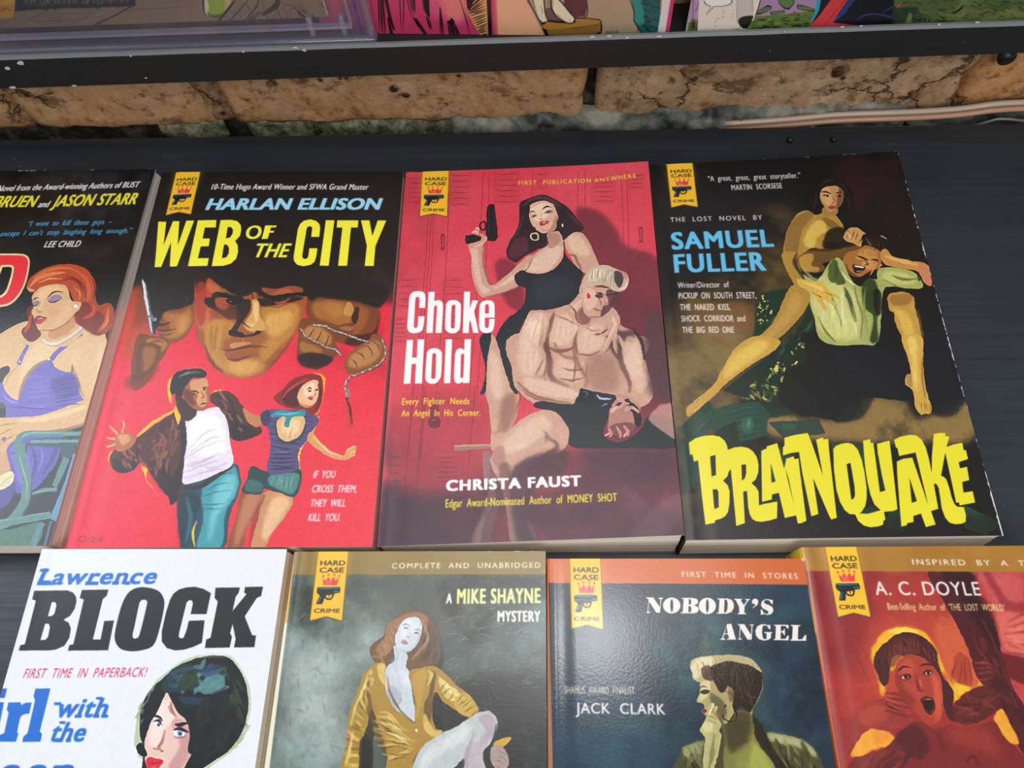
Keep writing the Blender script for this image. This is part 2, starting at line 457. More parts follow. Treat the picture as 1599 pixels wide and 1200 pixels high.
def book(q, label, canvas, spine, rough=0.3, spec=0.5, lift=(0, 0, 0, 0), skew=((0, 0), (0, 0), (0, 0), (0, 0)), back='2b2320', group='paperbacks laid out in two rows on the black board', bow=0.6, hinge=True, worn=None):
    """q: corners tl, tr, br, bl; an entry is a photo point or ('w', x, y)"""
    C = world_corners(q, lift); base = Vector(((C[3].x+C[2].x)/2, (C[3].y+C[0].y)/2, 0))
    root = empty('paperback_book', base, label, 'book', group)
    NX, NY = 30, 40; th = 0.35
    V = []; UV = []
    for layer in (0, 1):
        for j in range(NY+1):
            for i in range(NX+1):
                u = i/NX; v = j/NY
                # the grid is closer at the spine so that the hinge crease keeps its shape
                uu = u**1.25
                P = (C[0]*(1-uu)+C[1]*uu)*(1-v)+(C[3]*(1-uu)+C[2]*uu)*v
                z = TZ
                for (cu, cw), l in zip(((0, 0), (1, 0), (1, 1), (0, 1)), lift):
                    du = abs(uu-cu); dv = abs(v-cw); z += l*max(0, 1-du*1.15)**2.2*max(0, 1-dv*1.3)**1.8
                z += bow*0.5*math.sin(math.pi*uu)*(0.6+0.4*math.sin(math.pi*v))
                if hinge: z -= 0.35*math.exp(-((uu*130-7)/1.3)**2)
                if uu*130 < 1.2: z -= 0.35*(1-uu*130/1.2)**2
                V.append(Vector((P.x, P.y, z-layer*th))); UV.append((uu, 1-v))
    n = (NX+1)*(NY+1); F = []
    for j in range(NY):
        for i in range(NX):
            a = j*(NX+1)+i
            F.append((a, a+NX+1, a+NX+2, a+1)); F.append((n+a, n+a+1, n+a+NX+2, n+a+NX+1))
    nt = len(F)
    rim = [i for i in range(NX+1)]+[j*(NX+1)+NX for j in range(1, NY+1)]+[NY*(NX+1)+i for i in range(NX-1, -1, -1)]+[j*(NX+1) for j in range(NY-1, 0, -1)]
    for a, b in zip(rim, rim[1:]+rim[:1]):
        k = len(V); V += [V[a].copy(), V[b].copy(), V[n+b].copy(), V[n+a].copy()]; UV += [UV[a], UV[b], UV[b], UV[a]]; F.append((k, k+1, k+2, k+3))
    img = canvas.image('cover_print')
    o = mesh_obj('front_cover', V, F, [cover_mat('printed_cover', img, rough, spec), CARD], root, False, UV, base)
    for i, pl in enumerate(o.data.polygons):
        pl.material_index = 0 if i < nt and i % 2 == 0 else 1
        pl.use_smooth = i < nt
    # back cover and page block follow the same corners
    def quad(ins, z, sk=0.0):
        cx = sum((c.x for c in C))/4; cy = sum((c.y for c in C))/4; out = []
        for c, s_ in zip(C, skew):
            sx = 1 if c.x > cx else -1; sy = 1 if c.y > cy else -1
            out.append(Vector((c.x-sx*ins+s_[0]*sk, c.y-sy*ins+s_[1]*sk, z)))
        return out
    a, b = quad(0.0, 0.45, 1), quad(0.0, 0.0, 1)
    mesh_obj('back_cover', a+b, [(0, 3, 2, 1), (4, 5, 6, 7), (0, 1, 5, 4), (1, 2, 6, 5), (2, 3, 7, 6), (3, 0, 4, 7)], mat('back_cover_print', back, 0.35), root, False, None, base)
    lv = 12; PV = []
    rnd = random.Random(len(label))
    for k in range(lv+1):
        z = 0.45+(TZ-0.35-0.6-0.45)*k/lv if k < lv else TZ-th-0.06
        qd = quad(0.7+rnd.uniform(-0.15, 0.15), z, 1-k/lv)
        if k == lv:
            for i in range(4): qd[i].z += lift[i]*0.45
        PV += qd
    PF = [(3, 2, 1, 0), (4*lv, 4*lv+1, 4*lv+2, 4*lv+3)]
    for k in range(lv):
        for i in range(4): PF.append((4*k+i, 4*k+(i+1) % 4, 4*k+4+(i+1) % 4, 4*k+4+i))
    mesh_obj('page_block', PV, PF, PAGE, root, False, None, base)
    # spine: a card strip wrapped round the left side, its own print
    SV = []; SU = []; NS = 10
    for j in range(NS+1):
        v = j/NS
        T_ = C[0]*(1-v)+C[3]*v
        sk = (skew[0][0]*(1-v)+skew[3][0]*v, skew[0][1]*(1-v)+skew[3][1]*v)
        for k in range(7):
            a = k/6; z = (TZ-0.75)*(1-a); bulge = 0.35*math.sin(math.pi*a)
            SV.append(Vector((T_.x-0.3-bulge+sk[0]*a, T_.y+sk[1]*a, z))); SU.append((a, 1-v))
        for k in range(7):
            a = k/6; z = (TZ-0.75)*(1-a)
            SV.append(Vector((T_.x+0.25+sk[0]*a, T_.y+sk[1]*a, z))); SU.append((a, 1-v))
    SF = []
    for j in range(NS):
        for k in range(6):
            p = j*14+k; SF.append((p, p+14, p+15, p+1)); SF.append((p+7, p+8, p+22, p+21))
        for p, r in ((0, 7), (6, 13)): SF.append((j*14+p, j*14+r, j*14+14+r, j*14+14+p))
    for j in (0, NS):
        for k in range(6): p = j*14+k; SF.append((p, p+1, p+8, p+7))
    sc = Canvas(20, 200, [(0, 0), (20, 0), (20, 200), (0, 200)], spine[0], 1.0); sc.local(20, 200)
    for c, y0, y1 in spine[1:]: sc.P(c, [(0, y0), (20, y0), (20, y1), (0, y1)])
    mesh_obj('spine', SV, SF, cover_mat('spine_print', sc.image('spine_print'), rough, spec), root, True, SU, base)
    return root
Q = {'B1': [('w', -335.8, 270.2), (243, 264), (77, 853), ('w', -338.6, 64.2)],
 'B2': [(253, 269), (630, 268), (581, 854), (102, 857)],
 'B3': [(634, 269), (1012, 252), (1069, 836), (589, 854)],
 'B4': [(1014, 258), (1402, 236), (1567, 837), (1071, 844)],
 'L1': [('w', -209.7, 62.6), (448, 858), ('w', -106, -108.8), ('w', -211.5, -108.8)],
 'L2': [(460, 862), (852, 861), ('w', 4.6, -110), ('w', -102.3, -110)],
 'L3': [(855, 873), (1255, 873), ('w', 111.8, -113.5), ('w', 5.2, -113.3)],
 'L4': [(1252.5, 855), ('w', 219.5, 62.9), ('w', 220.6, -109), ('w', 115.2, -109)]}
# ================================================================== cover art
def art_b1():
    cv = Canvas(132, 206, px_corners(Q['B1']), '120f0f'); s = cv
    s.V(0, 250, 3.872)
    s.mottle('34302e', '-900,90 940,60 760,600 400,620 -900,640', 90, 0.4, 0.75, 0.7, 60, 3)
    s.mottle('3a3c46', '300,120 900,80 860,330 500,400', 50, 0.4, 0.7, 0.45, 50, 4)
    # chair
    T = '55807c'; TD = '2c4a4c'; TL = '86aaa0'; B = '4f7496'
    s.V(0, 550, 3.752)
    s.P(TD, '430,265 560,255 520,420 340,470 360,620 430,620 440,560 360,480', f=3)
    s.P(TD, '-300,240 20,230 30,330 -300,330', f=3)
    # skirt
    s.p('5a50a8', '-30,430 120,440 340,440 355,560 330,650 280,720 210,800 110,830 60,800 -40,740', 4)
    s.p('c89868', '-160,470 0,500 50,620 60,740 0,800 -60,880 -120,780 -190,600', 6)
    s.p('483c88', '-40,780 90,760 60,880 -20,930 -60,900', 5)
    s.p('786cc8', '60,560 150,560 180,700 120,790 90,700', 12, 0.8)
    s.s('3c3278', '180,540 210,640 180,760', [6, 20, 6], 6, 0.7); s.s('3c3278', '330,520 320,600 250,720', [10, 26, 10], 8, 0.8)
    s.s('8a7cd6', '240,560 250,620 225,700', [4, 14, 4], 5, 0.6)
    s.p('0e0c10', '190,830 340,800 300,960 130,985', 2)
    s.p('e8dcb0', '-10,740 60,700 85,720 70,770 0,810', 4, 0.9); s.s('c0a868', '0,790 50,740 80,730', 8, 4, 0.7)
    # dress bodice
    s.p('6a5cb4', '-200,230 0,185 40,150 110,70 200,55 290,45 335,95 430,120 470,200 480,290 340,345 350,450 60,450 20,300 -200,300', 2)
    # neck and chest skin
    s.p('deb482', '-200,60 80,-150 300,-200 560,-180 625,-60 610,60 580,120 545,300 490,285 445,170 425,70 410,120 330,95 290,45 200,80 130,190 105,285 40,240 20,170 60,110 20,90 -200,230', 2)
    s.p('e8c896', '180,-20 300,-60 330,20 230,70 150,140 110,200 130,90', 16, 0.8)
    s.s('a87848', '290,40 200,90 140,180 108,280', [6, 16, 20, 8], 6, 0.8); s.s('c49464', '120,70 60,130 30,200', [4, 12, 5], 5, 0.7)
    s.s('b98858', '425,70 440,140 490,270', [10, 26, 12], 7, 0.8); s.s('ecc48e', '590,-60 590,60 560,200', [12, 44, 12], 14, 0.7)
    s.s('e8c08c', '470,-30 450,30 440,80', [30, 50, 20], 16, 0.5)
    # forearm and hand
    s.p('d8aa74', '545,265 530,400 430,440 300,462 200,480 120,500 60,540 20,600 0,560 40,500 -60,520 -100,400 60,385 150,380 240,372 350,335 480,285', 2)
    s.s('eccc9c', '100,405 240,395 380,360 500,320', [10, 26, 30, 20], 10, 0.8); s.s('a87444', '140,490 290,468 430,445 530,405', [5, 14, 18, 8], 6, 0.9)
    for q in ('100,470 50,510 10,548', '90,440 30,470 -30,500', '90,420 20,430 -40,450'): s.s('a06c40', q, [4, 7, 3], 2, 0.8)
    # folds on the bodice
    s.p('4a3e94', '300,170 430,130 470,210 430,260 330,250', 12, 0.8)
    s.hatch('3a2f7c', '290,200 330,320', '460,160 470,300', 7, 12, 4, 0.6, 6)
    s.hatch('8478d0', '160,160 150,300', '290,130 330,300', 6, 14, 7, 0.5, 8, 2)
    s.s('8c82d8', '20,250 60,290 110,300', [6, 18, 8], 5, 0.8); s.s('3a2f7c', '40,320 180,330 340,340', [4, 10, 4], 4, 0.6)
    s.s('6a5cb4', '110,75 140,10 165,-40', [26, 22, 20], 1.5); s.s('8c82d8', '118,60 145,5', [6, 6], 2, 0.8, 0)
    s.s('6a5cb4', '300,45 350,-10 480,-110', [30, 26, 22], 1.5); s.e('e8e0d0', 288, 42, 7, 7, 0, 1); s.e('e8e0d0', 118, 58, 6)
    # arm rest and post
    s.s(TD, '470,530 300,545 170,540 150,600', [40, 30, 20, 12], 3)
    s.s(T, '480,480 300,478 170,480 115,510 95,590', [26, 34, 36, 44, 38], 1.5); s.s(TL, '460,478 300,474 180,476 130,500', [5, 9, 10, 8], 3, 0.9)
    s.s(TD, '470,505 300,508 180,512', 8, 2, 0.9); s.s(TD, '70,590 110,605', 8, 3, 0.8)
    s.s('64908e', '460,522 300,525 180,525', 18, 1.5)
    s.s(T, '120,540 125,640 155,740 150,860 95,960 10,1020 -120,1060', [56, 60, 56, 56, 54, 44, 40], 1.5); s.s(TL, '112,600 135,690 160,780 150,870', [5, 10, 10, 4], 3, 0.9)
    s.s(TD, '185,760 180,860 130,960 60,1020', [6, 10, 10, 6], 3, 0.9)
    s.s(T, '390,620 350,720 320,790', [40, 36, 30], 2); s.s('5b8cae', '445,600 400,760 310,985', [34, 40, 40], 2)
    s.s('0e0c10', '350,640 420,620', 1); s.s(T, '190,830 260,810 335,805', [16, 24, 22], 2); s.s(TL, '200,822 330,800', 5, 2, 0.8, 0)
    s.s(T, '-20,1010 120,985 300,955', [46, 44, 40], 2); s.s(TL, '0,992 290,940', 5, 2, 0.8, 0)
    s.p('416c58', '-200,1070 60,1040 240,1000 190,1140 -200,1160', 3); s.s('4f8088', '250,1000 215,1070 195,1140', 34, 2); s.s('5b7ea0', '300,990 260,1140', 12, 2, 0.8, 0)
    s.V(0, 250, 3.872)
    # hair behind
    H = 'a8401f'
    s.p('6e2214', '165,905 210,890 230,1000 250,1060 200,1100 150,1080 132,1030 170,990', 4); s.s('c85c34', '150,1050 175,1000 190,930', [14, 22, 8], 6, 0.8)
    s.p(H, '165,765 185,715 245,675 330,640 430,632 510,655 560,705 580,760 578,830 600,880 655,862 688,905 684,970 655,1035 600,1062 540,1030 480,1000 440,960 430,800 230,770', 2)
    s.p('7a2416', '450,900 520,860 560,900 640,950 600,1060 520,1030 470,980', 9, 0.9)
    s.s('d8683a', '590,1040 640,980 655,890', [6, 24, 8], 7, 0.9); s.s('e04a28', '500,960 560,930 570,870', [8, 26, 8], 7, 0.8)
    # face, ear, neck
    s.p('dcae7c', '200,820 240,770 320,750 400,762 432,850 470,850 492,862 480,905 452,930 440,960 480,1010 500,1040 420,1120 300,1130 262,1080 300,1035 240,1032 218,1000 205,950 190,925 205,890 198,860', 1.5)
    s.p('c88c5c', '300,1035 380,1010 440,945 455,1000 400,1060 310,1085', 9, 0.9); s.s('8a5030', '240,1032 320,1030 400,990 440,950', [3, 7, 7, 3], 3, 0.8)
    s.p('edcb9a', '235,790 320,765 380,780 360,800 290,815 250,900 225,890', 12, 0.7); s.p('e6b98a', '330,880 420,850 430,930 350,980 320,930', 16, 0.6)
    s.p('e89a78', '300,900 380,890 360,960 310,960', 18, 0.45)
    s.s('4a1c12', '282,842 310,812 345,796 385,802', [3, 8, 9, 3], 1.5); s.s('4a1c12', '200,852 215,838 238,836', [3, 7, 3], 1.5)
    s.p('8c7ca4', '292,850 320,822 362,818 374,838 340,856 305,862', 3, 0.9); s.s('2a1412', '294,856 330,860 376,838', [4, 8, 3], 1.2)
    s.p('8c7ca4', '200,868 218,852 240,856 232,876 208,880', 3, 0.9); s.s('2a1412', '200,880 220,882 238,868', [3, 6, 3], 1.2)
    s.s('a8703f', '250,850 235,890 222,912 240,922 262,912', [2, 4, 6, 7, 3], 2.5, 0.9); s.e('f4d8b0', 236, 896, 8, 5, 0, 4, 0.8)
    s.p('8e2038', '212,962 236,942 262,948 292,956 262,966 246,992 222,990', 1.5); s.p('c8405a', '226,972 262,968 284,960 256,990 236,994', 2, 0.9); s.s('f0e0d0', '226,962 262,958', 6, 1.2, 0.9, 0)
    s.s('b07848', '450,860 470,880 462,905', [3, 8, 3], 3, 0.8); s.e('ece4e0', 460, 886, 13, 12, 0, 2); s.e('ffffff', 456, 882, 5, 4, 0, 1.5)
    # hair in front
    s.p('b84a24', '165,765 185,715 245,672 330,640 430,632 510,655 556,700 574,760 560,840 500,860 450,850 425,800 400,762 330,752 250,772 215,800 180,800', 1.5)
    for q, c, w_ in (('180,770 230,720 320,690 400,680', 'e08a52', [8, 24, 22, 6]), ('200,720 270,680 360,655 440,660', 'd87040', [6, 16, 16, 6]), ('350,740 430,720 500,760 520,830', '8a2c18', [4, 14, 18, 8]),
                     ('420,650 500,700 540,780 530,860', 'd06434', [6, 18, 22, 8]), ('440,760 480,800 480,850', 'e08050', [4, 12, 5]), ('400,700 470,730 500,800', '6e2014', [4, 10, 6]),
                     ('560,720 575,780 565,840', '6e2014', [4, 10, 6]), ('230,750 300,720 380,720', 'f0a870', [4, 9, 4]), ('170,770 190,790 215,790', 'f0b080', [8, 14, 4])): s.s(c, q, w_, 4, 0.85)
    s.s('e8985c', '600,1045 648,985 660,905', [3, 8, 3], 3, 0.8)
    # pearls
    for i, (x, y) in enumerate(spline(pp('268,1092 285,1108 312,1114 342,1112 372,1100 402,1082 432,1064 462,1042 488,1020'), False, 2)):
        s.e('9a8078', x+2, y+4, 12, 11, 0, 2, 0.7); s.e('dccfc8', x, y, 11 if i < 11 else 9, 10, 0, 1.2); s.e('ffffff', x-3, y-3, 4, 3, 0, 1.5)
    s.finish(0.7)
    s.V(0, 250, 3.872)
    # the big red D
    s.P('f4e0a0', '-60,568 100,568 140,570 162,578 176,592 182,612 181,640 175,680 165,725 150,768 130,808 112,834 90,858 66,875 40,886 0,892 -30,894 -180,894')
    s.P('e8303c', '-50,578 100,578 138,580 156,588 168,600 172,618 171,640 165,680 156,720 142,762 122,800 104,826 84,848 62,864 38,874 0,880 -30,882 -168,882')
    s.P('f4e0a0', '8,638 60,636 78,640 86,650 86,664 78,710 66,752 52,790 38,814 16,832 0,837 -60,838'); s.P('120f0f', '18,650 58,648 70,652 74,660 72,680 66,708 54,746 42,782 28,804 10,820 -10,826 -46,826')
    W_ = 'f4f0ec'; Y = 'f2e23e'; C = '48aee6'
    s.t('A Novel from the Award-winning Authors of BUST', -62, 192, 842, 165, 34, W_, 0.01, 0.2, 1.05, 1)
    s.t('BRUEN', -42, 287, 218, 284, 66, Y, 0.02, 0.22, 1.05, 2); s.t('and', 228, 288, 298, 286, 36, W_, 0.01, 0.2, 1, 1); s.t('JASON STARR', 314, 283, 834, 266, 66, Y, 0.02, 0.22, 1.05, 2)
    s.t('\u201cI want to kill these guys \u2013', 162, 402, 678, 388, 30, C, 0, 0.2, 1.05, 1); s.t("except I can\u2019t stop laughing long enough.\u201d", 0, 463, 796, 440, 30, C, 0, 0.2, 1.05, 1)
    s.t('LEE CHILD', 266, 530, 487, 525, 36, W_, 0.01, 0.2, 1.1, 1)
    s.wear('t', 0.35, 2.2, 11); s.wear('r', 0.2, 1.2, 14, 'b8b0a8'); s.specks(30, 5)
    return cv

def art_b2():
    cv = Canvas(132, 204, px_corners(Q['B2']), 'e8283e'); s = cv
    s.V(230, 260, 3.9)
    s.P('1a130e', '-60,-20 1640,-20 1600,880 1300,760 1000,760 700,700 500,700 300,760 60,900 -80,1000', f=40)
    s.mottle('a81a28', '1100,760 1640,780 1560,1200 1300,1250 1000,1100', 60, 0.35, 0.7, 0.6, 60, 8)
    s.P('1a130e', '-60,-20 1640,-20 1620,700 -100,760', f=16)
    s.mottle('3a2a18', '250,560 1500,560 1500,800 300,780', 60, 0.45, 0.75, 0.5, 40, 9)
    # ---- three heads in shadow
    s.V(220, 420, 3.9975)
    s.p('b8501f', '-60,120 60,180 60,420 -40,560 -120,500', 30, 0.7)
    # left face
    s.p('8a4a1e', '70,240 200,240 300,200 350,240 340,330 290,420 230,460 160,478 120,440 100,360', 5)
    s.p('b8742e', '150,290 260,280 310,250 320,340 270,410 200,440 150,420 190,380', 14, 0.9); s.p('cf9248', '240,320 290,290 290,370 240,410', 14, 0.7)
    s.p('1c120c', '60,130 340,60 345,200 260,250 180,262 140,285 100,380 60,380', 10); s.s('3a1c0c', '100,352 150,350 190,335', [20, 16, 6], 4, 0.9)
    s.s('a86428', '165,275 175,315 205,325 185,345', [10, 16, 18, 8], 4, 0.9); s.s('4a2010', '105,385 160,390 228,380', [4, 8, 4], 2.5); s.s('9a5a40', '110,400 160,408 215,398', [6, 12, 5], 3, 0.8); s.s('4a2010', '130,420 180,415 205,410', [3, 7, 3], 3, 0.7)
    # right face
    s.p('7a3c1a', '1040,170 1160,160 1300,190 1470,230 1480,330 1420,410 1340,460 1250,470 1180,420 1060,340', 6)
    s.p('ad6a2c', '1080,220 1200,200 1310,230 1320,330 1260,360 1160,330 1090,300', 18, 0.9); s.p('c08038', '1150,230 1240,220 1260,290 1180,300', 18, 0.6)
    s.p('a05a24', '1340,230 1420,260 1400,360 1330,420 1330,300', 14, 0.8)
    s.p('1c120c', '1030,60 1520,100 1500,240 1420,230 1340,205 1240,195 1120,180 1060,200', 12); s.p('2c160c', '1330,250 1365,250 1350,340 1320,330', 5, 0.9)
    s.p('cc9450', '1290,210 1325,225 1330,275 1300,300 1270,285', 5, 0.8); s.s('5a2c12', '1230,365 1280,350 1335,350', [4, 8, 4], 3); s.p('a86848', '1240,372 1290,362 1335,368 1300,392', 4, 0.9)
    s.p('2c140c', '1300,430 1440,400 1480,330 1500,250 1470,420 1380,480 1290,480', 10, 0.8)
    # centre face
    s.p('a0561f', '350,60 420,0 1000,40 1040,180 1010,330 960,430 870,550 790,640 720,680 620,688 520,660 450,590 400,500 350,420 340,240', 4)
    s.p('c8452c', '350,60 430,60 440,220 440,300 360,380 345,240', 16, 0.9); s.p('d87a5a', '350,230 420,210 430,330 370,380', 18, 0.7)
    s.p('c98f3e', '430,330 570,320 600,400 520,470 560,560 620,600 720,560 780,620 700,670 600,675 500,630 440,560 400,440', 18, 0.9)
    s.p('c48638', '760,250 960,220 1000,270 960,400 860,500 760,590 760,480 830,420 780,330', 18, 0.9); s.p('dca858', '790,300 930,270 930,360 840,430 780,400', 22, 0.8); s.p('d9a24e', '560,600 660,570 740,600 690,650 600,655', 16, 0.8)
    # brow and eye shadows
    s.p('1c110c', '400,-40 1050,-40 1060,150 1000,175 960,150 900,130 760,180 720,150 640,180 560,150 500,110 460,70', 9)
    s.p('2a150d', '470,150 560,160 660,200 650,280 560,320 470,260 410,230 400,180 440,190', 8, 0.95); s.p('b4532c', '470,190 540,180 560,230 520,262 480,240', 8, 0.9); s.p('c9683c', '420,90 480,110 500,140 440,150', 8, 0.8)
    s.s('14100c', '480,155 530,165 590,185', [6, 16, 6], 3); s.p('2a150d', '740,190 830,190 940,170 1020,190 940,215 870,225 800,240 740,230', 7, 0.95); s.p('b8583a', '830,190 900,195 940,185 900,222 850,220', 6, 0.8)
    s.p('c05c3c', '760,120 860,130 930,110 1010,120 1010,150 930,150 850,160 790,160', 8, 0.75); s.s('241008', '760,170 850,178 950,160', [6, 18, 8], 5, 0.9)
    s.p('1c110c', '380,-40 480,-40 500,100 430,60 400,120 352,150 345,40', 9, 0.9); s.p('a8381f', '352,110 400,90 420,200 400,330 370,360 348,260', 9, 0.8)
    s.p('2a130c', '404,190 440,186 470,230 500,262 470,266 430,240 404,214', 5, 0.9); s.s('0f0b0a', '478,152 520,168 580,182 640,178', [10, 24, 18, 8], 3); s.p('0f0b0a', '540,196 600,190 640,205 600,226 556,222', 4, 0.9)
    s.s('7c3420', '520,222 570,236 620,226', [3, 8, 4], 3, 0.8); s.e('c8a080', 566, 206, 9, 4, 8, 2, 0.7); s.s('0f0b0a', '770,180 830,186 900,170 1010,158', [8, 20, 20, 12], 3); s.e('c8a080', 858, 196, 9, 4, -4, 2, 0.7); s.p('0f0b0a', '820,192 880,188 920,196 880,208 830,208', 3, 0.8)
    s.s('8c4022', '790,232 860,242 930,222', [4, 12, 6], 5, 0.7); s.s('5c2a14', '690,140 705,180 700,215', [6, 12, 6], 4, 0.8); s.s('5c2a14', '740,150 736,190', [5, 8], 3, 0.7, 0)
    s.hatch('e0b064', '800,270 960,250', '830,400 950,360', 7, 14, 7, 0.35, 10, 4); s.hatch('8a5220', '440,360 560,340', '430,520 520,600', 7, 16, 8, 0.35, 10, 5)
    # nose
    s.p('2c160c', '600,240 680,190 690,260 650,320 610,390 650,420 740,400 770,385 730,420 640,432 570,425 560,400 600,330', 5, 0.95)
    s.p('d8a458', '700,200 745,210 750,290 780,350 770,385 700,400 650,370 660,330 700,270', 7, 0.95); s.p('efc88a', '715,215 735,225 740,310 720,340 710,280', 6, 0.8); s.e('f2d09a', 690, 355, 26, 12, 0, 8, 0.6)
    s.p('8a4418', '430,260 520,320 600,330 590,240', 20, 0.5)
    s.s('3a1a0e', '612,300 640,340 690,372', [4, 10, 5], 4, 0.8); s.e('1c0e0a', 612, 404, 26, 9, 5, 4, 0.9); s.e('1c0e0a', 735, 398, 18, 7, -8, 3, 0.85); s.p('1c0e0a', '560,390 640,405 660,430 600,428 560,412', 5, 0.9)
    # mouth and chin
    s.s('7c3c1c', '510,505 560,515 640,490 730,485 800,498', [5, 14, 10, 10, 4], 4); s.s('2c120a', '520,512 600,505 680,492 760,492', [3, 7, 6, 3], 2, 0.9); s.p('9a5230', '530,530 620,520 720,545 690,560 620,570 560,560', 6, 0.85)
    s.s('5a2814', '540,560 600,575 690,545', [5, 16, 5], 6, 0.85); s.p('e2b070', '560,475 640,460 700,470 640,485 580,500', 7, 0.6); s.s('caa060', '640,440 650,460', 12, 6, 0.6, 0)
    s.s('6a3416', '400,480 450,590 520,650', [5, 24, 8], 9, 0.8); s.s('6a3416', '960,430 870,550 790,640', [4, 16, 6], 9, 0.7)
    # knife and hand
    s.p('7a4018', '-20,420 60,420 160,440 178,480 150,545 110,600 60,700 -40,760 -60,600', 6)
    s.p('b87838', '40,440 150,450 165,490 120,530 60,510', 10, 0.85); s.p('c08848', '20,560 100,540 80,640 10,680', 14, 0.7); s.hatch('4a2410', '40,470 40,560', '150,465 130,560', 4, 8, 3, 0.8, 4)
    s.P('8c98a0', '5,58 22,75 50,180 72,300 42,310 20,200', f=1.5); s.P('d8dce0', '8,64 20,84 44,190 56,300 48,302 24,190', f=1.5); s.P('3a4450', '26,100 50,190 68,298 62,300 40,190', f=2)
    s.P('6a7078', '38,300 78,292 100,410 62,420', f=1.5); s.P('22262e', '70,330 84,328 98,410 84,414', f=2); s.P('c8ccd0', '46,308 60,305 74,400 66,404', f=2); s.P('8a9098', '78,310 102,308 100,330 82,332', f=1.5)
    # fists with the chain
    s.p('7a421c', '1000,330 1050,310 1120,340 1200,400 1220,470 1240,520 1180,580 1110,600 1030,590 980,540 985,440', 5)
    s.p('bf8644', '1040,370 1110,360 1190,420 1180,480 1090,450 1020,430', 12, 0.85); s.p('b47838', '1000,460 1080,480 1140,520 1090,550 1010,520', 12, 0.8)
    for q in ('1090,370 1060,420 1050,440', '1130,390 1110,440 1100,465', '1180,420 1160,470 1150,490'): s.s('4a2410', q, [4, 8, 3], 3, 0.9)
    s.p('200c08', '990,540 1100,530 1200,560 1160,610 1080,630 1000,600', 12, 0.9)
    s.p('8a4c20', '1280,560 1340,500 1420,450 1450,410 1500,420 1530,480 1530,560 1480,620 1400,650 1300,660 1278,620', 5)
    s.p('c08850', '1300,560 1380,500 1450,450 1500,480 1480,560 1400,610 1310,620', 16, 0.85)
    for q in ('1340,520 1380,540 1400,580', '1390,480 1430,500 1450,550', '1440,450 1480,480 1490,520', '1310,560 1340,590 1350,620'): s.s('5a2c14', q, [4, 9, 3], 3, 0.85)
    def chain(path, n, r=10, lw=4):
        P_ = spline(pp(path), False, 12); idx = np.linspace(0, len(P_)-1, n).astype(int); P_ = P_[idx]
        for i, (x, y) in enumerate(P_):
            d = P_[min(i+1, n-1)]-P_[max(i-1, 0)]; ang = math.degrees(math.atan2(d[1], d[0])); r2 = r*(0.62 if i % 2 else 0.3)
            s.e('1c1410', x+2, y+3, r*1.25, r2+3, ang, 2, 0.8); s.e('b8b4ae', x, y, r*1.15, r2+1.5, ang, 1)
            if i % 2: s.e('4a2a1a', x, y, r*0.7, max(1, r2-2.5), ang, 1)
            s.e('ffffff', x-3, y-3, 3.5, 2, ang, 1.2, 0.9)
    chain('1005,380 1040,430 1100,460 1160,490 1220,510 1250,540', 17); chain('1090,355 1150,362 1210,390 1280,410 1350,440 1420,460', 20)
    chain('1510,450 1528,520 1500,590 1430,630 1350,665 1295,690 1280,750 1290,800', 24, 11)
    # ---- running couple
    s.V(100, 540, 2.961)
    s.s('c83820', '1310,270 1325,330 1320,380', [20, 26, 20], 8, 0.7); s.s('3a1410', '1305,240 1325,300 1335,370', [8, 12, 6], 4, 0.8)
    s.s('8c8078', '1312,200 1318,240', 14, 2, 0.9, 0)
    s.p('8a2418', '290,150 420,90 440,110 400,160 330,200 280,190', 14, 0.7); s.p('6a3414', '350,0 440,0 440,60 400,130 340,170 300,180 330,120', 7); s.p('a86c34', '370,10 430,20 410,90 370,120', 12, 0.8)
    # yellow rims
    YR = 'f2b61c'
    s.p(YR, '482,190 500,150 560,112 640,108 600,130 520,150 500,260 530,290 490,260', 4, 0.95)
    s.s(YR, '340,420 420,355 500,310 530,290', [10, 14, 10, 6], 2.5); s.s(YR, '200,540 225,490 290,520', [4, 12, 5], 3, 0.9); s.p(YR, '360,560 388,575 385,615 410,655 450,710 425,680 392,640 370,590', 2)
    s.s(YR, '680,230 720,210 770,225', [4, 10, 4], 3); s.p(YR, '1000,250 1040,190 1110,145 1180,130 1210,160 1200,240 1180,310 1150,320 1180,180 1090,180 1010,260', 5, 0.9)
    s.s('d8e040', '1180,330 1150,400 1090,500 1100,620', [12, 14, 9, 5], 3, 0.9)
    # man: jeans
    s.p('1e4858', '535,660 560,640 780,550 820,600 815,680 770,790 745,935 600,935 560,940 530,800', 3)
    s.p('3c96a4', '660,640 780,560 812,620 800,690 750,780 730,935 620,935 650,800 640,700', 7); s.p('78ccd0', '720,640 790,600 790,680 720,780 690,880 670,900 690,760', 14, 0.8)
    s.p('122a38', '545,680 620,690 630,760 590,850 580,935 545,935 530,800', 8, 0.9); s.s('2a6a80', '570,700 590,800 565,920', [10, 24, 10], 7, 0.8); s.s('e8c83c', '620,810 600,870 610,930', [4, 12, 6], 3, 0.9)
    s.hatch('163c50', '640,650 640,760', '800,600 740,760', 5, 6, 3, 0.5, 8); s.s('2a1c14', '540,660 640,650 780,560', [14, 22, 16], 3)
    # shirt
    s.p('e6dcea', '560,340 650,300 720,290 760,360 775,460 785,550 700,600 620,630 550,635 560,500', 3); s.p('ffffff', '590,350 690,310 740,380 750,480 680,520 600,480', 16, 0.8)
    s.hatch('b8a8cc', '570,480 560,620', '720,400 760,560', 7, 8, 4, 0.6, 12); s.s('c0b4d0', '640,560 700,570 760,540', [4, 12, 4], 5, 0.7)
    # jacket
    J = '4e1e14'; JD = '200c0a'; JL = '8a4630'
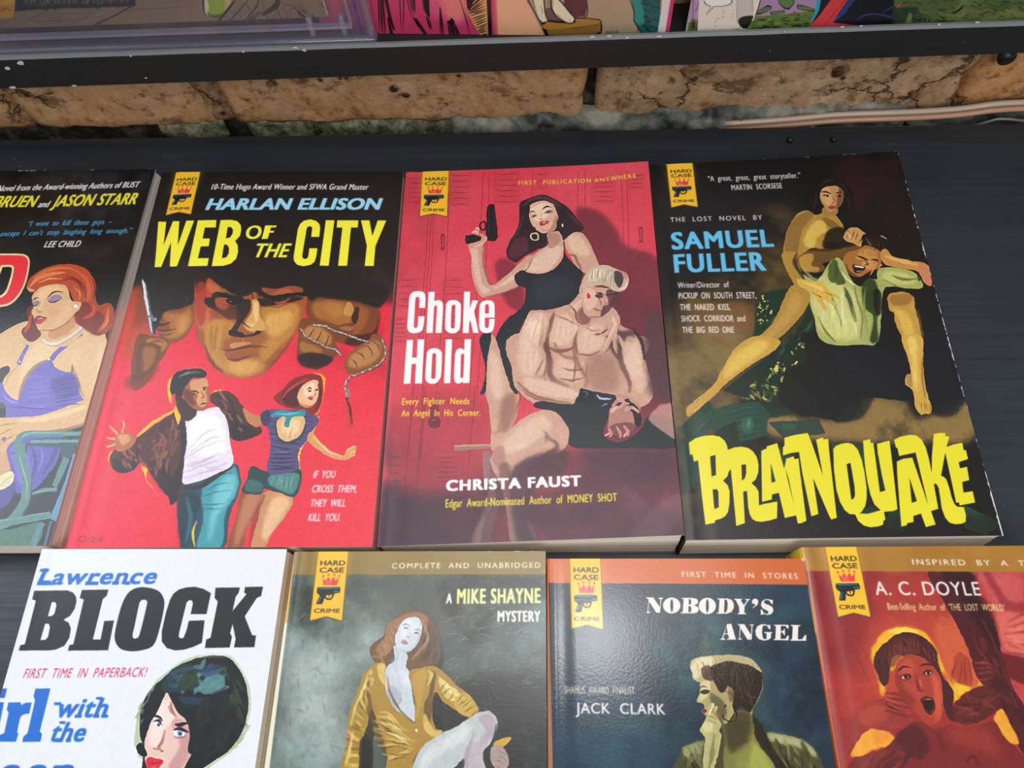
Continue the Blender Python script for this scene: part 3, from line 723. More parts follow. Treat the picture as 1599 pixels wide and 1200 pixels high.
    s.p(J, '535,290 560,350 570,420 560,520 550,620 540,700 500,740 480,690 420,620 370,540 320,580 260,590 215,550 225,490 290,470 340,430 420,370 500,320', 3)
    s.p(JD, '520,340 560,360 572,430 560,520 550,600 530,700 500,735 495,640 540,540 545,430', 5, 0.9); s.p(JD, '400,560 470,520 500,600 510,680 480,690 430,640', 8, 0.85)
    s.p(JD, '230,520 300,560 330,500 350,480 340,560 280,590 240,580', 6, 0.8)
    s.dabs('7a3a28 93503a 381410', '360,430 520,330 540,420 500,560 430,600 370,520', 34, 60, 14, 120, 4, 0.75, 3, 30)
    s.dabs('8a4a36 a06048', '250,500 350,450 370,540 290,570', 10, 44, 14, 70, 4, 0.75, 4); s.s(JL, '440,400 470,440 460,500', [6, 20, 8], 5, 0.8)
    s.p(J, '690,225 760,212 800,240 830,280 870,330 910,370 915,410 860,435 790,440 770,400 760,340 720,290 680,260', 3)
    s.p(JD, '770,300 820,360 900,400 860,432 790,438 760,360', 7, 0.9); s.dabs('7a4434 92604c 2a0f0c', '700,230 800,240 860,330 820,400 760,330', 16, 50, 13, 50, 4, 0.75, 5)
    s.p(YR, '512,290 530,285 545,320 535,370 520,340', 3)
    # hands
    s.p('b4683a', '330,420 290,400 250,410 232,440 195,460 198,470 235,462 250,490 300,480 330,450', 3); s.p('e2a06c', '250,420 290,410 310,440 270,460', 7, 0.8)
    for q in ('250,412 222,385 208,368', '272,405 280,370 272,345', '235,435 210,430 192,425', '240,455 215,465 192,468'): s.s('cf8450', q, [14, 12, 7], 2.5); s.s('f0b888', q, [5, 5, 2], 2, 0.8)
    s.p('c07c48', '830,290 880,320 915,330 915,370 880,375 850,350', 4)
    # man's head
    s.p('3a140c', '520,230 560,250 620,300 600,340 560,350 530,300', 6); s.p('a85a30', '545,190 580,170 650,150 672,190 675,240 665,290 640,305 600,290 560,250', 3)
    s.p('dc9c64', '590,170 660,155 668,200 640,240 610,215 590,200', 6, 0.9); s.p('e0a46c', '625,235 660,225 664,270 640,290 620,270', 6, 0.85); s.p('6a2c18', '545,200 590,215 610,280 570,260', 7, 0.9)
    s.p('16120f', '495,180 520,130 570,112 630,110 662,125 655,150 600,155 580,175 560,200 545,240 520,225 500,230', 2.5); s.s('5a5650', '530,150 580,128 640,128', [5, 14, 5], 4, 0.9); s.s('8e8a84', '540,142 590,124', [3, 6], 2.5, 0.8, 0)
    s.s('1a0c08', '590,215 612,212 630,222', [4, 7, 3], 1.5); s.s('1a0c08', '645,200 665,196', [5, 4], 1.5, 1, 0); s.e('1a0c08', 605, 228, 8, 5, 10, 2); s.e('1a0c08', 655, 207, 6, 4, 0, 2); s.s('7c3c20', '640,215 650,240 635,248', [3, 5, 3], 2)
    s.s('401410', '632,276 650,270 664,268', [4, 7, 3], 2)
    # woman: legs
    s.p('8a4424', '830,680 930,680 905,760 850,850 830,935 760,935 800,800', 5); s.p('c8885a', '850,690 920,690 880,780 820,900 790,930 810,800', 14, 0.75)
    s.p('c88a5c', '930,680 1060,700 1030,790 970,860 930,935 870,935 900,800', 4); s.p('ecc092', '970,710 1050,715 1010,800 940,900 920,860', 14, 0.85); s.s('8a3c28', '930,690 890,800 860,930', [8, 18, 8], 7, 0.85)
    # shorts
    s.p('1e3a3c', '875,560 960,590 1090,570 1098,640 1070,700 990,680 930,665 910,690 830,680 850,620', 3); s.p('4e8a84', '960,600 1080,590 1085,650 1050,690 980,660 950,640', 7, 0.9); s.p('3c6a68', '860,620 920,640 910,680 845,670', 7, 0.85)
    s.hatch('8ac0b4', '970,610 1060,600', '960,660 1050,680', 5, 6, 3, 0.6, 5)
    # blouse
    s.p('54487a', '915,315 960,295 1040,300 1110,300 1160,320 1180,350 1150,400 1120,450 1080,500 1085,570 980,600 940,570 960,480 950,390 920,360', 3)
    s.hatch('262a3c', '945,330 950,390 960,480 945,575', '1160,340 1130,430 1085,500 1080,570', 16, 8, 2, 0.9, 4); s.hatch('8a78b0', '955,345 965,400 965,490', '1120,350 1100,440 1075,500', 9, 5, 2, 0.6, 6)
    s.p('e0b078', '990,350 1040,320 1110,330 1115,380 1090,420 1040,445 1000,430 985,390', 3); s.p('f2d2a0', '1020,350 1090,350 1090,390 1050,420 1010,400', 9, 0.8); s.s('b07040', '1060,380 1045,430', [3, 5], 3, 0.8, 0)
    s.s('1e4038', '985,350 985,400 1000,435 1040,452 1095,430 1120,370', 8, 2); s.p('2e8e98', '955,330 1000,300 1060,310 1110,300 1115,325 1060,335 1040,380 1020,370 1030,335 990,330', 3); s.s('70ccd0', '980,315 1040,320 1100,312', [3, 9, 3], 3, 0.8)
    s.p('3c2c50', '915,320 950,305 960,350 935,375 918,350', 5)
    # woman's arm
    s.p('d89a5c', '1145,400 1180,440 1230,490 1290,512 1310,480 1340,462 1352,480 1340,510 1300,530 1240,522 1170,480 1130,440', 3); s.s('f4cc8c', '1155,425 1220,485 1290,515', [5, 12, 5], 4, 0.9)
    for q in ('1310,490 1335,470 1352,470', '1320,500 1345,490 1352,488', '1320,512 1340,510 1350,505'): s.s('e8b07c', q, [8, 7, 4], 1.5)
    # woman's head
    s.p('8a1c1c', '975,240 1010,210 1060,160 1130,135 1185,140 1200,180 1195,250 1180,300 1150,325 1120,300 1060,295 1010,280 985,262', 3)
    s.p('e8b488', '1095,200 1140,165 1175,165 1185,200 1175,250 1150,280 1120,290 1090,270 1080,230', 2.5); s.p('f8d8b0', '1120,190 1160,175 1165,215 1130,240 1110,220', 7, 0.8)
    s.p('4c1014', '1010,230 1060,180 1110,165 1095,200 1080,240 1090,280 1050,285 1020,265', 6, 0.9); s.s('c84030', '1010,245 1060,195 1130,155', [5, 14, 5], 4, 0.85); s.s('5a1418', '1180,180 1190,240 1165,300', [6, 14, 6], 4, 0.9)
    s.s('2a0c0c', '1125,205 1140,198 1150,205', [3, 6, 3], 1.5); s.e('1a1a20', 1140, 212, 8, 4, 10, 1.5); s.e('1a1a20', 1172, 208, 6, 4, 0, 1.5); s.s('a85a3c', '1160,205 1168,228 1155,232', [2, 4, 3], 2); s.p('a02030', '1132,243 1144,238 1155,242 1148,252 1136,251', 1.5); s.s('f0dcd0', '1138,244 1150,243', 2.5, 1, 0.8, 0); s.s('b06a44', '1090,270 1130,285 1155,278', [3, 9, 3], 4, 0.8)
    s.finish(0.9, 12)
    # ---- lettering
    s.V(230, 260, 3.9)
    emblem(cv, [(230+175/3.9, 260+35/3.9), (230+327/3.9, 260+30/3.9), (230+268/3.9, 260+293/3.9), (230+113/3.9, 260+297/3.9)])
    s.V(230, 260, 3.9)
    s.t('10-Time Hugo Award Winner and SFWA Grand Master', 393, 142, 1350, 143, 34, 'f2ecee', 0.01, 0.12, 1.1, 1)
    s.t('HARLAN ELLISON', 362, 265, 1425, 263, 66, '9ddcf8', 0.05, 0.2, 1.05, 3)
    s.V(236, 335, 8.4158); Y = 'f8f03c'
    s.P(Y, '94,96 200,94 168,405 290,92 376,92 356,408 468,86 574,84 345,690 250,692 266,375 136,697 45,698')
    s.P(Y, '620,82 868,78 860,178 715,178 685,322 782,322 768,425 660,428 625,583 768,580 750,684 490,688')
    b = '922,80 1060,76 1140,92 1188,140 1197,210 1180,290 1115,356 1150,410 1155,500 1130,590 1060,655 960,684 805,688'
    s.ring(Y, b, ['1018,172 1060,172 1086,205 1080,260 1045,310 993,322', '970,402 1010,408 1035,450 1030,520 1000,570 940,583'], 0, 0)
    s.ring(Y, '1370,152 1440,165 1465,220 1445,285 1390,325 1310,328 1265,295 1260,235 1295,180', '1375,180 1415,200 1418,245 1385,290 1340,300 1305,275 1308,225 1335,190')
    s.t('F', 1466, 328, 1632, 326, 172, Y, 0.02, 0.25, 1, 1)
    s.P(Y, '1510,152 1595,150 1545,328 1466,328')
    s.t('THE', 1340, 570, 1830, 568, 176, Y, 0.03, 0.22, 1.05, 2)
    s.V(420, 335, 8.4158)
    s.p(Y, '565,302 578,200 575,172 548,160 518,172 505,200 450,540 450,570 470,592 500,592 522,572 530,540 540,452 648,452 632,560 610,630 560,670 460,690 380,670 340,620 335,560 390,200 420,130 470,88 555,70 630,90 672,130 684,180 672,302', 0, 1, 0)
    s.P(Y, '756,82 870,82 795,682 676,682'); s.P(Y, '904,82 1182,82 1172,178 1086,178 1034,682 916,682 972,178 898,178')
    s.P(Y, '1214,82 1326,82 1362,285 1432,82 1545,82 1404,420 1380,684 1262,684 1290,415')
    s.V(100, 540, 2.961); W_ = 'fff6f6'
    s.t('IF YOU', 1155, 614, 1256, 613, 33, W_, 0.02, 0.12, 1.05, 1); s.t('CROSS THEM,', 1148, 680, 1356, 680, 33, W_, 0.02, 0.12, 1.05, 1)
    s.t('THEY WILL', 1140, 746, 1303, 746, 34, W_, 0.02, 0.12, 1.05, 1); s.t('KILL YOU.', 1131, 812, 1280, 812, 34, W_, 0.02, 0.12, 1.05, 1)
    s.t('Orbik', 64, 910, 184, 908, 30, '8a1c20', -0.01, 0.1, 1.1)
    s.wear('t', 0.12, 2.0, 21); s.wear('r', -0.05, 2.5, 27); s.specks(110, 8)
    return cv
book(Q['B1'], 'black paperback with auburn woman in purple dress on teal chair, at left edge', art_b1(), ('1a1614',), 0.24, skew=((0, 0), (3.6, 0), (3.6, 0), (0, 0)))
book(Q['B2'], 'red and black paperback with big yellow title, shadowed heads, a chain and a running couple', art_b2(), ('e8283e', ('1a130e', 0, 80)), 0.34, skew=((0, 0), (1.0, 0), (1.0, 0), (0, 0)))
def pattern_box(s, c, x0, y0, x1, y1, n, f=1.5):
    for i in range(n):
        y = y0+(y1-y0)*i/(n-1); s.s(c, [(x0, y), ((x0+x1)/2, y-1), (x1, y-2)], [2.5, 5, 3], f, 0.7)
def art_b3():
    cv = Canvas(132, 202, px_corners(Q['B3']), 'd8404e'); s = cv
    s.V(610, 250, 3.807)
    s.mottle('e05565', '200,0 1500,0 1300,700 300,1200 0,1500', 120, 0.3, 0.7, 0.6, 60, 3)
    s.mottle('b03a48', '60,60 420,60 300,400 60,900', 80, 0.3, 0.6, 0.5, 50, 5)
    # lockers: seams and louvres
    S_ = '9a2838'; D_ = '7c2030'
    for x0, x1 in ((232, 170), (250, 190), (262, 215), (350, 300), (545, 500), (582, 545), (1110, 1100), (1150, 1160), (1365, 1420), (1395, 1450), (840, 830)):
        s.s(S_, [(x0+8, 60), ((x0+x1)/2, 700), (x1-40, 1500)], [5, 6, 5], 2, 0.7)
    for (x0, y0, x1, y1, n) in ((100, 110, 200, 250, 6), (360, 90, 470, 260, 6), (625, 80, 760, 245, 6), (1205, 100, 1330, 240, 6), (1420, 90, 1500, 160, 4), (40, 715, 150, 870, 5), (315, 715, 430, 880, 5), (20, 950, 90, 1080, 6), (310, 930, 430, 1060, 5), (870, 80, 930, 160, 3)):
        s.P(S_, [(x0-12, y0-16), (x1+12, y0-20), (x1+10, y1+14), (x0-14, y1+16)], 0.12, 3); pattern_box(s, D_, x0, y0, x1, y1, n, 2)
    for x, y in ((312, 490), (1492, 440)):
        s.P('7c2030', [(x-14, y-50), (x+10, y-54), (x+12, y+42), (x-12, y+46)], 0.75, 2); s.P('c84858', [(x-6, y-38), (x+4, y-38), (x+4, y+28), (x-6, y+30)], 0.8, 2)
    # lower part falls into dark plum
    s.V(580, 540, 3.198)
    s.mottle('4c2434', '60,420 500,600 1500,500 1600,1100 0,1100', 90, 0.05, 0.5, 0.9, 90, 6)
    s.P('3e2030', '-40,700 300,760 800,860 1600,780 1650,1200 -60,1200', 0.7, 60)
    s.P('5c2838', '1100,-300 1560,-200 1600,700 1200,700 1000,300', 0.75, 60)
    s.p('b03444', '110,300 560,250 560,640 300,740 120,640', 50, 0.8); s.p('a82c3a', '600,860 720,820 900,1000 640,1000', 26, 0.8); s.p('98303e', '820,600 1000,540 960,700 820,760', 34, 0.7); s.p('8c2c3c', '850,900 1060,880 1400,760 1300,900 1000,980', 40, 0.5)
    for x in (190, 245, 255, 500): s.s('7c2030', [(x+18, 200), (x, 450), (x-30, 760)], [4, 6, 4], 2, 0.7)
    pattern_box(s, '5c1828', 325, 560, 430, 680, 6); s.P('c84858', '315,540 440,540 440,546 315,548', 0.6, 2); pattern_box(s, '341824', 85, 560, 150, 720, 5)
    s.P('5c1828', '300,270 335,270 335,390 290,400', 0.6, 4); s.p('6e2030', '285,370 335,360 345,395 320,415 290,405', 3, 0.9); s.s('c05060', '300,372 330,368', 6, 2, 0.8, 0)
    # cast shadow of the woman
    s.V(610, 250, 3.807)
    s.p('6c2834', '1100,300 1180,280 1260,310 1340,400 1400,500 1560,560 1640,700 1700,1400 1300,1300 1250,800 1150,500', 26, 0.85)
    s.p('7c2838', '620,620 680,580 760,640 800,800 780,900 700,860 650,760', 18, 0.85)
    SK = 'cda088'; SL = 'e6c4aa'; SD = '8a5c50'
    # hair mass
    s.V(700, 290, 4.444)
    s.p('241c22', '500,120 540,90 620,60 680,58 760,95 830,140 880,200 930,260 945,290 900,330 840,350 790,380 700,400 640,430 560,470 500,510 470,530 420,500 405,460 430,380 470,320 495,240', 7)
    s.p('5a2c34', '420,450 470,370 540,350 560,430 500,490 440,500', 12, 0.8); s.s('5c3a44', '520,130 600,80 700,85 790,140', [8, 22, 20, 8], 7, 0.8); s.s('4c2a34', '820,170 880,230 930,280', [10, 26, 10], 8, 0.8); s.s('52323c', '520,200 500,280 450,370', [8, 18, 8], 8, 0.7)
    # raised arm with pistol
    s.p(SK, '140,410 180,380 235,400 245,450 250,540 275,640 305,690 380,640 440,590 470,560 560,480 600,500 500,640 480,700 400,735 300,765 230,770 190,700 165,600 160,480', 2.5)
    s.p(SL, '160,440 200,430 215,560 240,680 290,720 250,750 210,700 180,580', 8, 0.7); s.s(SD, '238,440 248,560 285,670 305,690', [4, 12, 14, 6], 5, 0.8); s.s(SL, '310,710 400,670 500,590 580,500', [10, 24, 26, 14], 9, 0.8); s.s(SD, '250,768 350,752 480,700', [4, 10, 6], 4, 0.8)
    # torso, shoulder
    s.p(SK, '690,330 780,310 800,370 870,320 930,320 980,380 1010,450 1050,560 960,600 900,560 840,470 805,400 800,490 700,600 620,620 520,580 480,600 470,560 580,480 660,430 700,400', 2.5)
    s.p(SL, '640,460 760,400 790,470 700,580 620,600 530,575', 14, 0.8); s.p(SL, '830,350 900,330 960,400 980,480 900,470 840,420', 14, 0.75); s.s(SD, '840,470 880,480 900,520 930,580', [6, 18, 16, 8], 7, 0.9); s.p('a87868', '700,330 770,330 770,390 720,430 690,400', 8, 0.6)
    s.s('9c6a58', '570,500 560,560', [4, 8], 5, 0.7, 0)
    # face
    s.p('dcb096', '570,130 620,105 680,100 740,130 760,180 765,240 750,290 700,320 640,318 590,280 570,230 560,180', 2)
    s.p('f0d2bc', '590,140 680,115 720,150 690,210 640,240 600,230 580,180', 9, 0.8); s.p('b07c6c', '750,200 765,250 735,300 690,318 720,270', 7, 0.8)
    s.s('1c1416', '570,182 590,170 612,178', [4, 8, 3], 2); s.s('1c1416', '655,160 685,138 722,145', [5, 10, 4], 2)
    s.p('b88c84', '575,205 600,190 620,196 618,210 590,218', 3, 0.8); s.s('1c1418', '578,215 600,203 620,205', [3, 7, 3], 1.5); s.s('3c4a50', '592,210 606,210', 6, 1.5, 1, 0)
    s.p('b88c84', '668,178 700,158 732,166 730,180 695,188', 3, 0.8); s.s('1c1418', '668,186 698,172 735,178', [3, 8, 3], 1.5); s.s('3c4a50', '690,182 706,180', 6, 1.5, 1, 0)
    s.s('b07860', '640,160 650,190 642,215', [2, 4, 3], 3, 0.8); s.s('8a4c40', '632,222 645,228 662,220', [3, 6, 3], 2, 0.9)
    s.p('b81c28', '636,252 655,238 672,240 696,236 700,248 680,264 655,272 640,266', 1.5); s.s('f4dcd0', '648,254 670,250 692,246', [3, 6, 2], 1.5); s.s('e8606a', '655,265 680,259', 4, 1.5, 0.8, 0); s.s('b8806c', '640,295 670,305 700,300', [3, 7, 3], 4, 0.7)
    s.p('241c22', '600,280 570,320 560,380 640,430 690,400 680,340 640,320 610,305', 5); s.ring('c8b890', '585,322 610,318 632,335 634,360 615,378 588,374 572,355 574,335', '588,330 606,328 622,340 624,358 610,368 592,366 582,352 582,338', 0.8)
    s.s('f4ecd0', '575,335 575,358', 5, 1.2, 0.9, 0); s.e('ece8d8', 798, 268, 5, 13, 0, 1.5); s.s('241c22', '560,140 560,220 590,290', [16, 14, 10], 3); s.s('241c22', '740,120 775,200 770,270 800,330', [14, 20, 26, 30], 4)
    s.s('4c3440', '640,70 720,100 770,160', [6, 14, 6], 5, 0.8)
    # pistol and hand
    s.P('14161c', '272,140 290,122 322,124 330,180 345,300 345,355 326,382 276,380 262,360 268,240', f=1.5); s.P('14161c', '118,344 180,334 232,356 226,378 150,404 122,396', f=1.5); s.s('5c6068', '285,150 285,330', 4, 1.5, 0.8, 0); s.s('4c5058', '130,352 140,390', 5, 2, 0.8, 0)
    s.ring('1c1c22', '262,246 232,246 218,262 222,300 260,306', '256,256 238,256 230,268 234,292 254,296', 0.8); s.s('2c2c34', '320,150 336,320', 6, 2, 0.7, 0)
    s.p(SK, '150,400 200,392 232,372 222,340 180,330 160,322 190,310 215,318 240,335 268,350 272,375 240,410 210,430 160,430', 2); s.s('e8c0a8', '165,325 190,312 215,325', [8, 12, 6], 2.5)
    s.s('e8c0a8', '190,300 205,290 215,310', [10, 12, 8], 2); s.s('d02838', '212,320 224,330', 7, 1.2, 1, 0); s.s(SD, '222,344 250,352', [3, 4], 2, 0.8, 0); s.s('e2b8a0', '180,425 230,405 262,372', [8, 20, 8], 5, 0.8)
    # black dress
    K = '16242c'
    s.p(K, '460,620 480,600 520,582 560,602 620,606 690,595 760,550 800,490 806,400 812,400 818,470 860,520 900,560 940,600 930,660 925,740 880,800 780,840 660,860 600,870 540,930 470,1100 480,1230 500,1400 460,1500 400,1300 340,1100 290,1250 280,1260 290,1150 330,1050 400,930 480,870 530,810 540,720 520,700 480,680 462,650', 1.5)
    s.p('223640', '600,640 800,620 880,700 760,800 600,800', 30, 0.6)
    s.s(K, '806,375 806,420', 7, 1.2, 1, 0); s.s(K, '610,455 560,560 530,590', [3, 5, 6], 1.2)
    # her legs
    s.V(580, 540, 3.198)
    s.p(SK, '600,-60 640,0 690,120 720,220 740,240 730,340 680,450 660,560 600,520 600,430 590,320 570,220 575,100 590,0', 3)
    s.p(SL, '600,20 640,80 660,180 650,260 600,240 590,120', 14, 0.8); s.p(SD, '660,260 720,240 720,340 660,440 640,360', 16, 0.7); s.s('a87868', '610,440 640,420 650,360', [10, 18, 8], 8, 0.7)
    s.p(K, '540,-40 560,60 570,150 545,240 575,220 578,80 600,-60', 2); s.p(K, '630,-60 720,-60 725,100 735,230 710,228 680,160 650,60', 2); s.s('a02c3c', '726,230 745,250 720,340', [6, 10, 4], 4, 0.7)
    s.p('8c5e58', '590,600 640,640 680,700 660,760 620,860 600,960 620,985 560,990 500,985 510,930 560,820 590,700', 8, 0.85); s.p('c49484', '545,880 590,820 600,760 560,900 540,985 510,980', 9, 0.8); s.p('54303a', '620,680 700,640 700,780 640,820 620,760', 12, 0.8)
    # bench
    s.P('a07468', '415,500 600,494 600,512 415,528', 0.95, 2); s.P('c8a090', '415,498 600,492 600,500 415,506', 0.9, 1.5); s.P('94706c', '556,525 596,525 590,700 560,690', 0.9, 3); s.P('3c2c34', '1050,488 1520,486 1520,512 1050,506', 0.7, 3); s.P('80564c', '1060,486 1240,484 1240,496 1060,496', 0.8, 2)
    # man: body
    s.V(700, 290, 4.444)
    s.p(SK, '560,880 620,860 700,860 800,830 880,800 925,740 1120,820 1180,880 1200,960 1300,1010 1345,1100 1380,1250 1400,1500 1000,1600 700,1560 470,1400 455,1180 500,1040', 4)
    s.V(580, 540, 3.198)
    s.p(SK, '715,-60 1340,-60 1370,60 1390,200 1350,290 1240,240 1060,220 1000,290 880,270 760,240 720,150', 4)
    s.p('54343c', '1400,-200 1500,-60 1500,250 1390,230 1380,100 1360,-60', 26, 0.9)
    s.V(700, 290, 4.444)
    s.p(SL, '540,930 620,880 680,900 690,980 640,1060 560,1120 500,1080', 18, 0.8); s.p(SL, '760,900 860,880 900,960 880,1060 780,1110 710,1060 720,960', 22, 0.75); s.p(SL, '960,960 1080,960 1100,1060 1040,1140 930,1150 890,1080', 22, 0.7)
    s.p('f4dcc4', '560,960 620,920 640,990 580,1050', 10, 0.7); s.s('b05058', '580,930 620,925 650,945', [2, 4, 2], 1.5, 0.8)
    s.s('7c4c44', '740,870 720,930 700,1020 680,1100 690,1200', [8, 24, 16, 20, 20], 9, 0.85); s.s('5c3634', '700,1040 690,1130 720,1210', [6, 20, 8], 8, 0.8); s.s('9a6a5c', '740,890 840,930 920,970', [5, 14, 6], 6, 0.8); s.s('7c4c44', '900,1000 880,1080 900,1160', [8, 26, 14], 10, 0.8)
    s.s('8a5a4c', '870,1120 780,1140 700,1120', [6, 20, 8], 8, 0.7); s.s('a87868', '930,960 1000,1000 1060,990', [5, 14, 6], 6, 0.7)
    s.p('3c2430', '1120,960 1200,1000 1300,1000 1240,1200 1160,1180 1100,1060', 20, 0.8); s.p(SL, '1230,1060 1290,1040 1340,1140 1330,1300 1240,1300 1210,1180', 16, 0.7); s.s('2c1c28', '1290,1000 1340,1060 1370,1200', [14, 26, 16], 8, 0.9)
    # her hand on his shoulder
    s.p(SK, '1110,870 1180,880 1195,940 1170,1020 1130,1090 1100,1150 1060,1170 1080,1080 1120,1030 1060,1040 1000,1030 1060,1000 1110,970', 3); s.p(SK, '1160,1020 1200,1040 1240,1120 1220,1130 1180,1080 1190,1160 1172,1165 1145,1090', 3)
    s.s(SL, '1140,890 1160,960 1120,1040 1075,1140', [12, 26, 14, 8], 5, 0.8); s.s('6c403c', '1000,1028 1060,1020 1110,990', [4, 12, 8], 4, 0.9); s.s('6c403c', '1140,1060 1110,1130 1070,1175', [4, 8, 3], 3, 0.9); s.s('c02434', '1172,1158 1190,1168', 9, 1.5, 1, 0); s.s('6c403c', '1190,950 1180,1040 1200,1100', [4, 8, 3], 3, 0.8)
    # neck, head
    s.p(SK, '830,850 925,740 1000,780 1080,880 1000,960 940,980 870,930', 4); s.p('7c5048', '900,840 960,800 1000,900 960,960 910,930', 12, 0.8); s.p(SL, '850,850 920,780 930,830 880,880', 9, 0.7)
    s.p('d0a28c', '925,690 950,640 1010,690 1090,700 1160,720 1130,800 1110,850 1060,890 1000,910 950,880 930,800', 2.5)
    s.p('54333a', '1100,720 1190,710 1170,800 1110,870 1060,905 1080,820 1110,790', 7, 0.85); s.p('e6c2a8', '940,720 1010,710 1040,780 1010,840 960,850', 9, 0.75)
    s.p('d8ac98', '915,740 918,690 940,670 960,700 945,760 930,770', 2.5); s.s('8c5448', '932,690 930,740', [4, 6], 2, 0.8, 0)
    s.p('d4283c', '972,735 985,745 990,770 970,778 964,755', 2); s.s('2c1c20', '1020,735 1060,738 1090,755', [4, 10, 4], 2.5); s.p('3c3440', '1020,750 1060,745 1075,765 1040,772', 3, 0.9); s.s('2c1c20', '1100,750 1150,745 1180,735', [6, 10, 5], 3)
    s.p('d89080', '1085,760 1104,768 1116,802 1104,824 1078,818 1082,790', 3, 0.8); s.s('f0b8a8', '1096,770 1106,802', 6, 3, 0.7, 0); s.s('4c2c30', '1040,765 1060,800 1060,830', [3, 8, 4], 4, 0.6); s.s('5c3434', '1080,828 1110,825', [4, 7], 2.5, 1, 0); s.s('6c343c', '1005,845 1040,855 1075,862', [3, 7, 3], 2.5); s.s('c88c80', '1010,862 1050,872', 6, 3, 0.7, 0); s.s('7c5048', '980,900 1040,905 1090,880', [3, 8, 3], 4, 0.8)
    s.s('7c4c44', '690,1110 760,1150 850,1130 880,1090', [6, 14, 14, 6], 6, 0.8); s.s('7c4c44', '900,1160 980,1170 1060,1140', [6, 14, 6], 6, 0.8); s.s('a06c60', '560,1060 600,1120 580,1240', [6, 16, 8], 8, 0.6)
    s.hatch('f0d4bc', '560,920 660,900', '520,1060 620,1060', 5, 14, 6, 0.5, 8, 3); s.hatch('f0d4bc', '780,930 860,920', '760,1060 860,1060', 5, 14, 6, 0.45, 8, 4); s.hatch('e8c8b0', '960,1000 1060,990', '930,1110 1040,1100', 5, 14, 6, 0.45, 8, 5)
    s.s('6c3c38', '840,820 880,860 900,930 940,960', [5, 14, 12, 5], 6, 0.8); s.s('b88070', '620,870 700,868 760,850', [4, 12, 5], 5, 0.6)
    s.hatch('8c6054', '640,900 700,980', '590,1150 660,1180', 6, 7, 5, 0.4, 8, 6)
    # blond hair
    s.p('c8b49a', '950,620 980,580 1030,550 1090,540 1150,560 1200,580 1240,600 1255,650 1240,700 1200,725 1150,720 1110,690 1050,680 1000,690 960,680 945,650', 2.5)
    s.p('3c2c30', '1170,580 1210,600 1215,660 1190,700 1160,660 1150,600', 6, 0.9); s.p('c87878', '1195,580 1240,600 1235,640 1210,610', 3, 0.8); s.p('ead8c0', '1000,590 1060,560 1090,600 1040,650 980,650', 8, 0.8)
    s.hatch('8c7860', '980,600 1060,560 1150,580', '960,670 1060,670 1140,710', 12, 7, 3, 0.7, 6); s.hatch('f8ecd4', '990,600 1080,565 1160,600', '980,650 1060,660 1130,690', 9, 6, 2.5, 0.75, 6, 4); s.s('ead0b8', '1190,710 1225,700 1245,660', [6, 14, 8], 3, 0.9)
    # arms across, trunks, wraps, thighs
    s.V(580, 540, 3.198)
    s.p(SL, '745,-40 820,-40 850,60 860,120 800,150 740,120', 16, 0.7); s.p(SL, '760,160 860,170 960,200 1030,230 1010,260 900,250 790,220', 9, 0.75); s.s(SD, '730,180 800,240 900,270 1000,285', [6, 14, 12, 6], 6, 0.85); s.s('a02c3c', '728,200 800,255 880,275', [2, 6, 3], 2.5, 0.8)
    s.s('6c4440', '870,-20 890,80 900,150 990,200', [24, 34, 26, 10], 10, 0.8); s.p(SL, '930,60 1020,80 1060,150 1000,190 920,160', 18, 0.6); s.s('8a5a50', '1010,0 1030,80 1080,170 1060,210', [8, 22, 14, 6], 8, 0.7); s.s('8a5a50', '910,-20 960,50 1030,60', [8, 16, 8], 8, 0.7)
    s.p('a47868', '1080,60 1200,40 1240,140 1220,220 1100,210', 24, 0.8); s.p(SL, '1270,-20 1330,0 1350,100 1380,180 1340,230 1290,160 1260,70', 14, 0.65); s.s('6c4440', '1230,-40 1250,80 1290,170 1290,230', [10, 26, 18, 8], 8, 0.8)
    s.p('c08c7c', '1190,250 1260,240 1340,290 1340,340 1280,330 1260,380 1200,370 1185,310', 4)
    s.p(K, '810,300 850,275 1000,290 1040,250 1180,240 1190,330 1160,440 1240,480 1340,420 1400,340 1520,380 1530,500 1300,510 1020,508 980,460 940,390 880,330', 2.5)
    s.P('12161e', '1045,208 1110,225 1130,290 1080,295 1030,270', f=2); s.P('1c2230', '1110,225 1220,240 1230,290 1160,330 1120,290', f=2); s.s('c0ccdc', '1125,240 1150,260 1200,262', [5, 12, 6], 3, 0.85); s.s('8c98a8', '1150,300 1180,285', [6, 9], 3, 0.8, 0); s.s('5c6874', '1055,225 1085,235 1060,262', [4, 7, 3], 2.5, 0.8)
    s.p('b47c70', '1195,330 1240,295 1290,300 1325,350 1318,400 1280,430 1205,440 1180,420 1185,380', 3); s.p('1a1a22', '1270,262 1330,300 1350,350 1345,400 1318,390 1310,340 1280,300', 3); s.p('6c3c3c', '1190,400 1250,380 1310,385 1315,405 1280,430 1205,440 1182,424', 4, 0.8); s.s('2a2a34', '1190,300 1230,285 1275,290', [8, 20, 8], 3); s.s('14141c', '1280,260 1320,320 1340,380', [10, 16, 12], 3); s.s('e8bcac', '1200,330 1230,300', 14, 5, 0.8, 0)
    s.s('e0a898', '1300,300 1340,330', [16, 12], 3, 1, 0); s.s('d89c8c', '1165,450 1200,430', [10, 12], 3, 1, 0); s.s('d89c8c', '1260,455 1290,420', [10, 12], 3, 1, 0)
    for q in ('1010,60 1020,110 1010,180', '1080,90 1075,150', '960,110 1010,120 1060,112', '940,160 1000,170 1060,160'): s.s('7c4c44', q, [4, 11, 5], 5, 0.75)
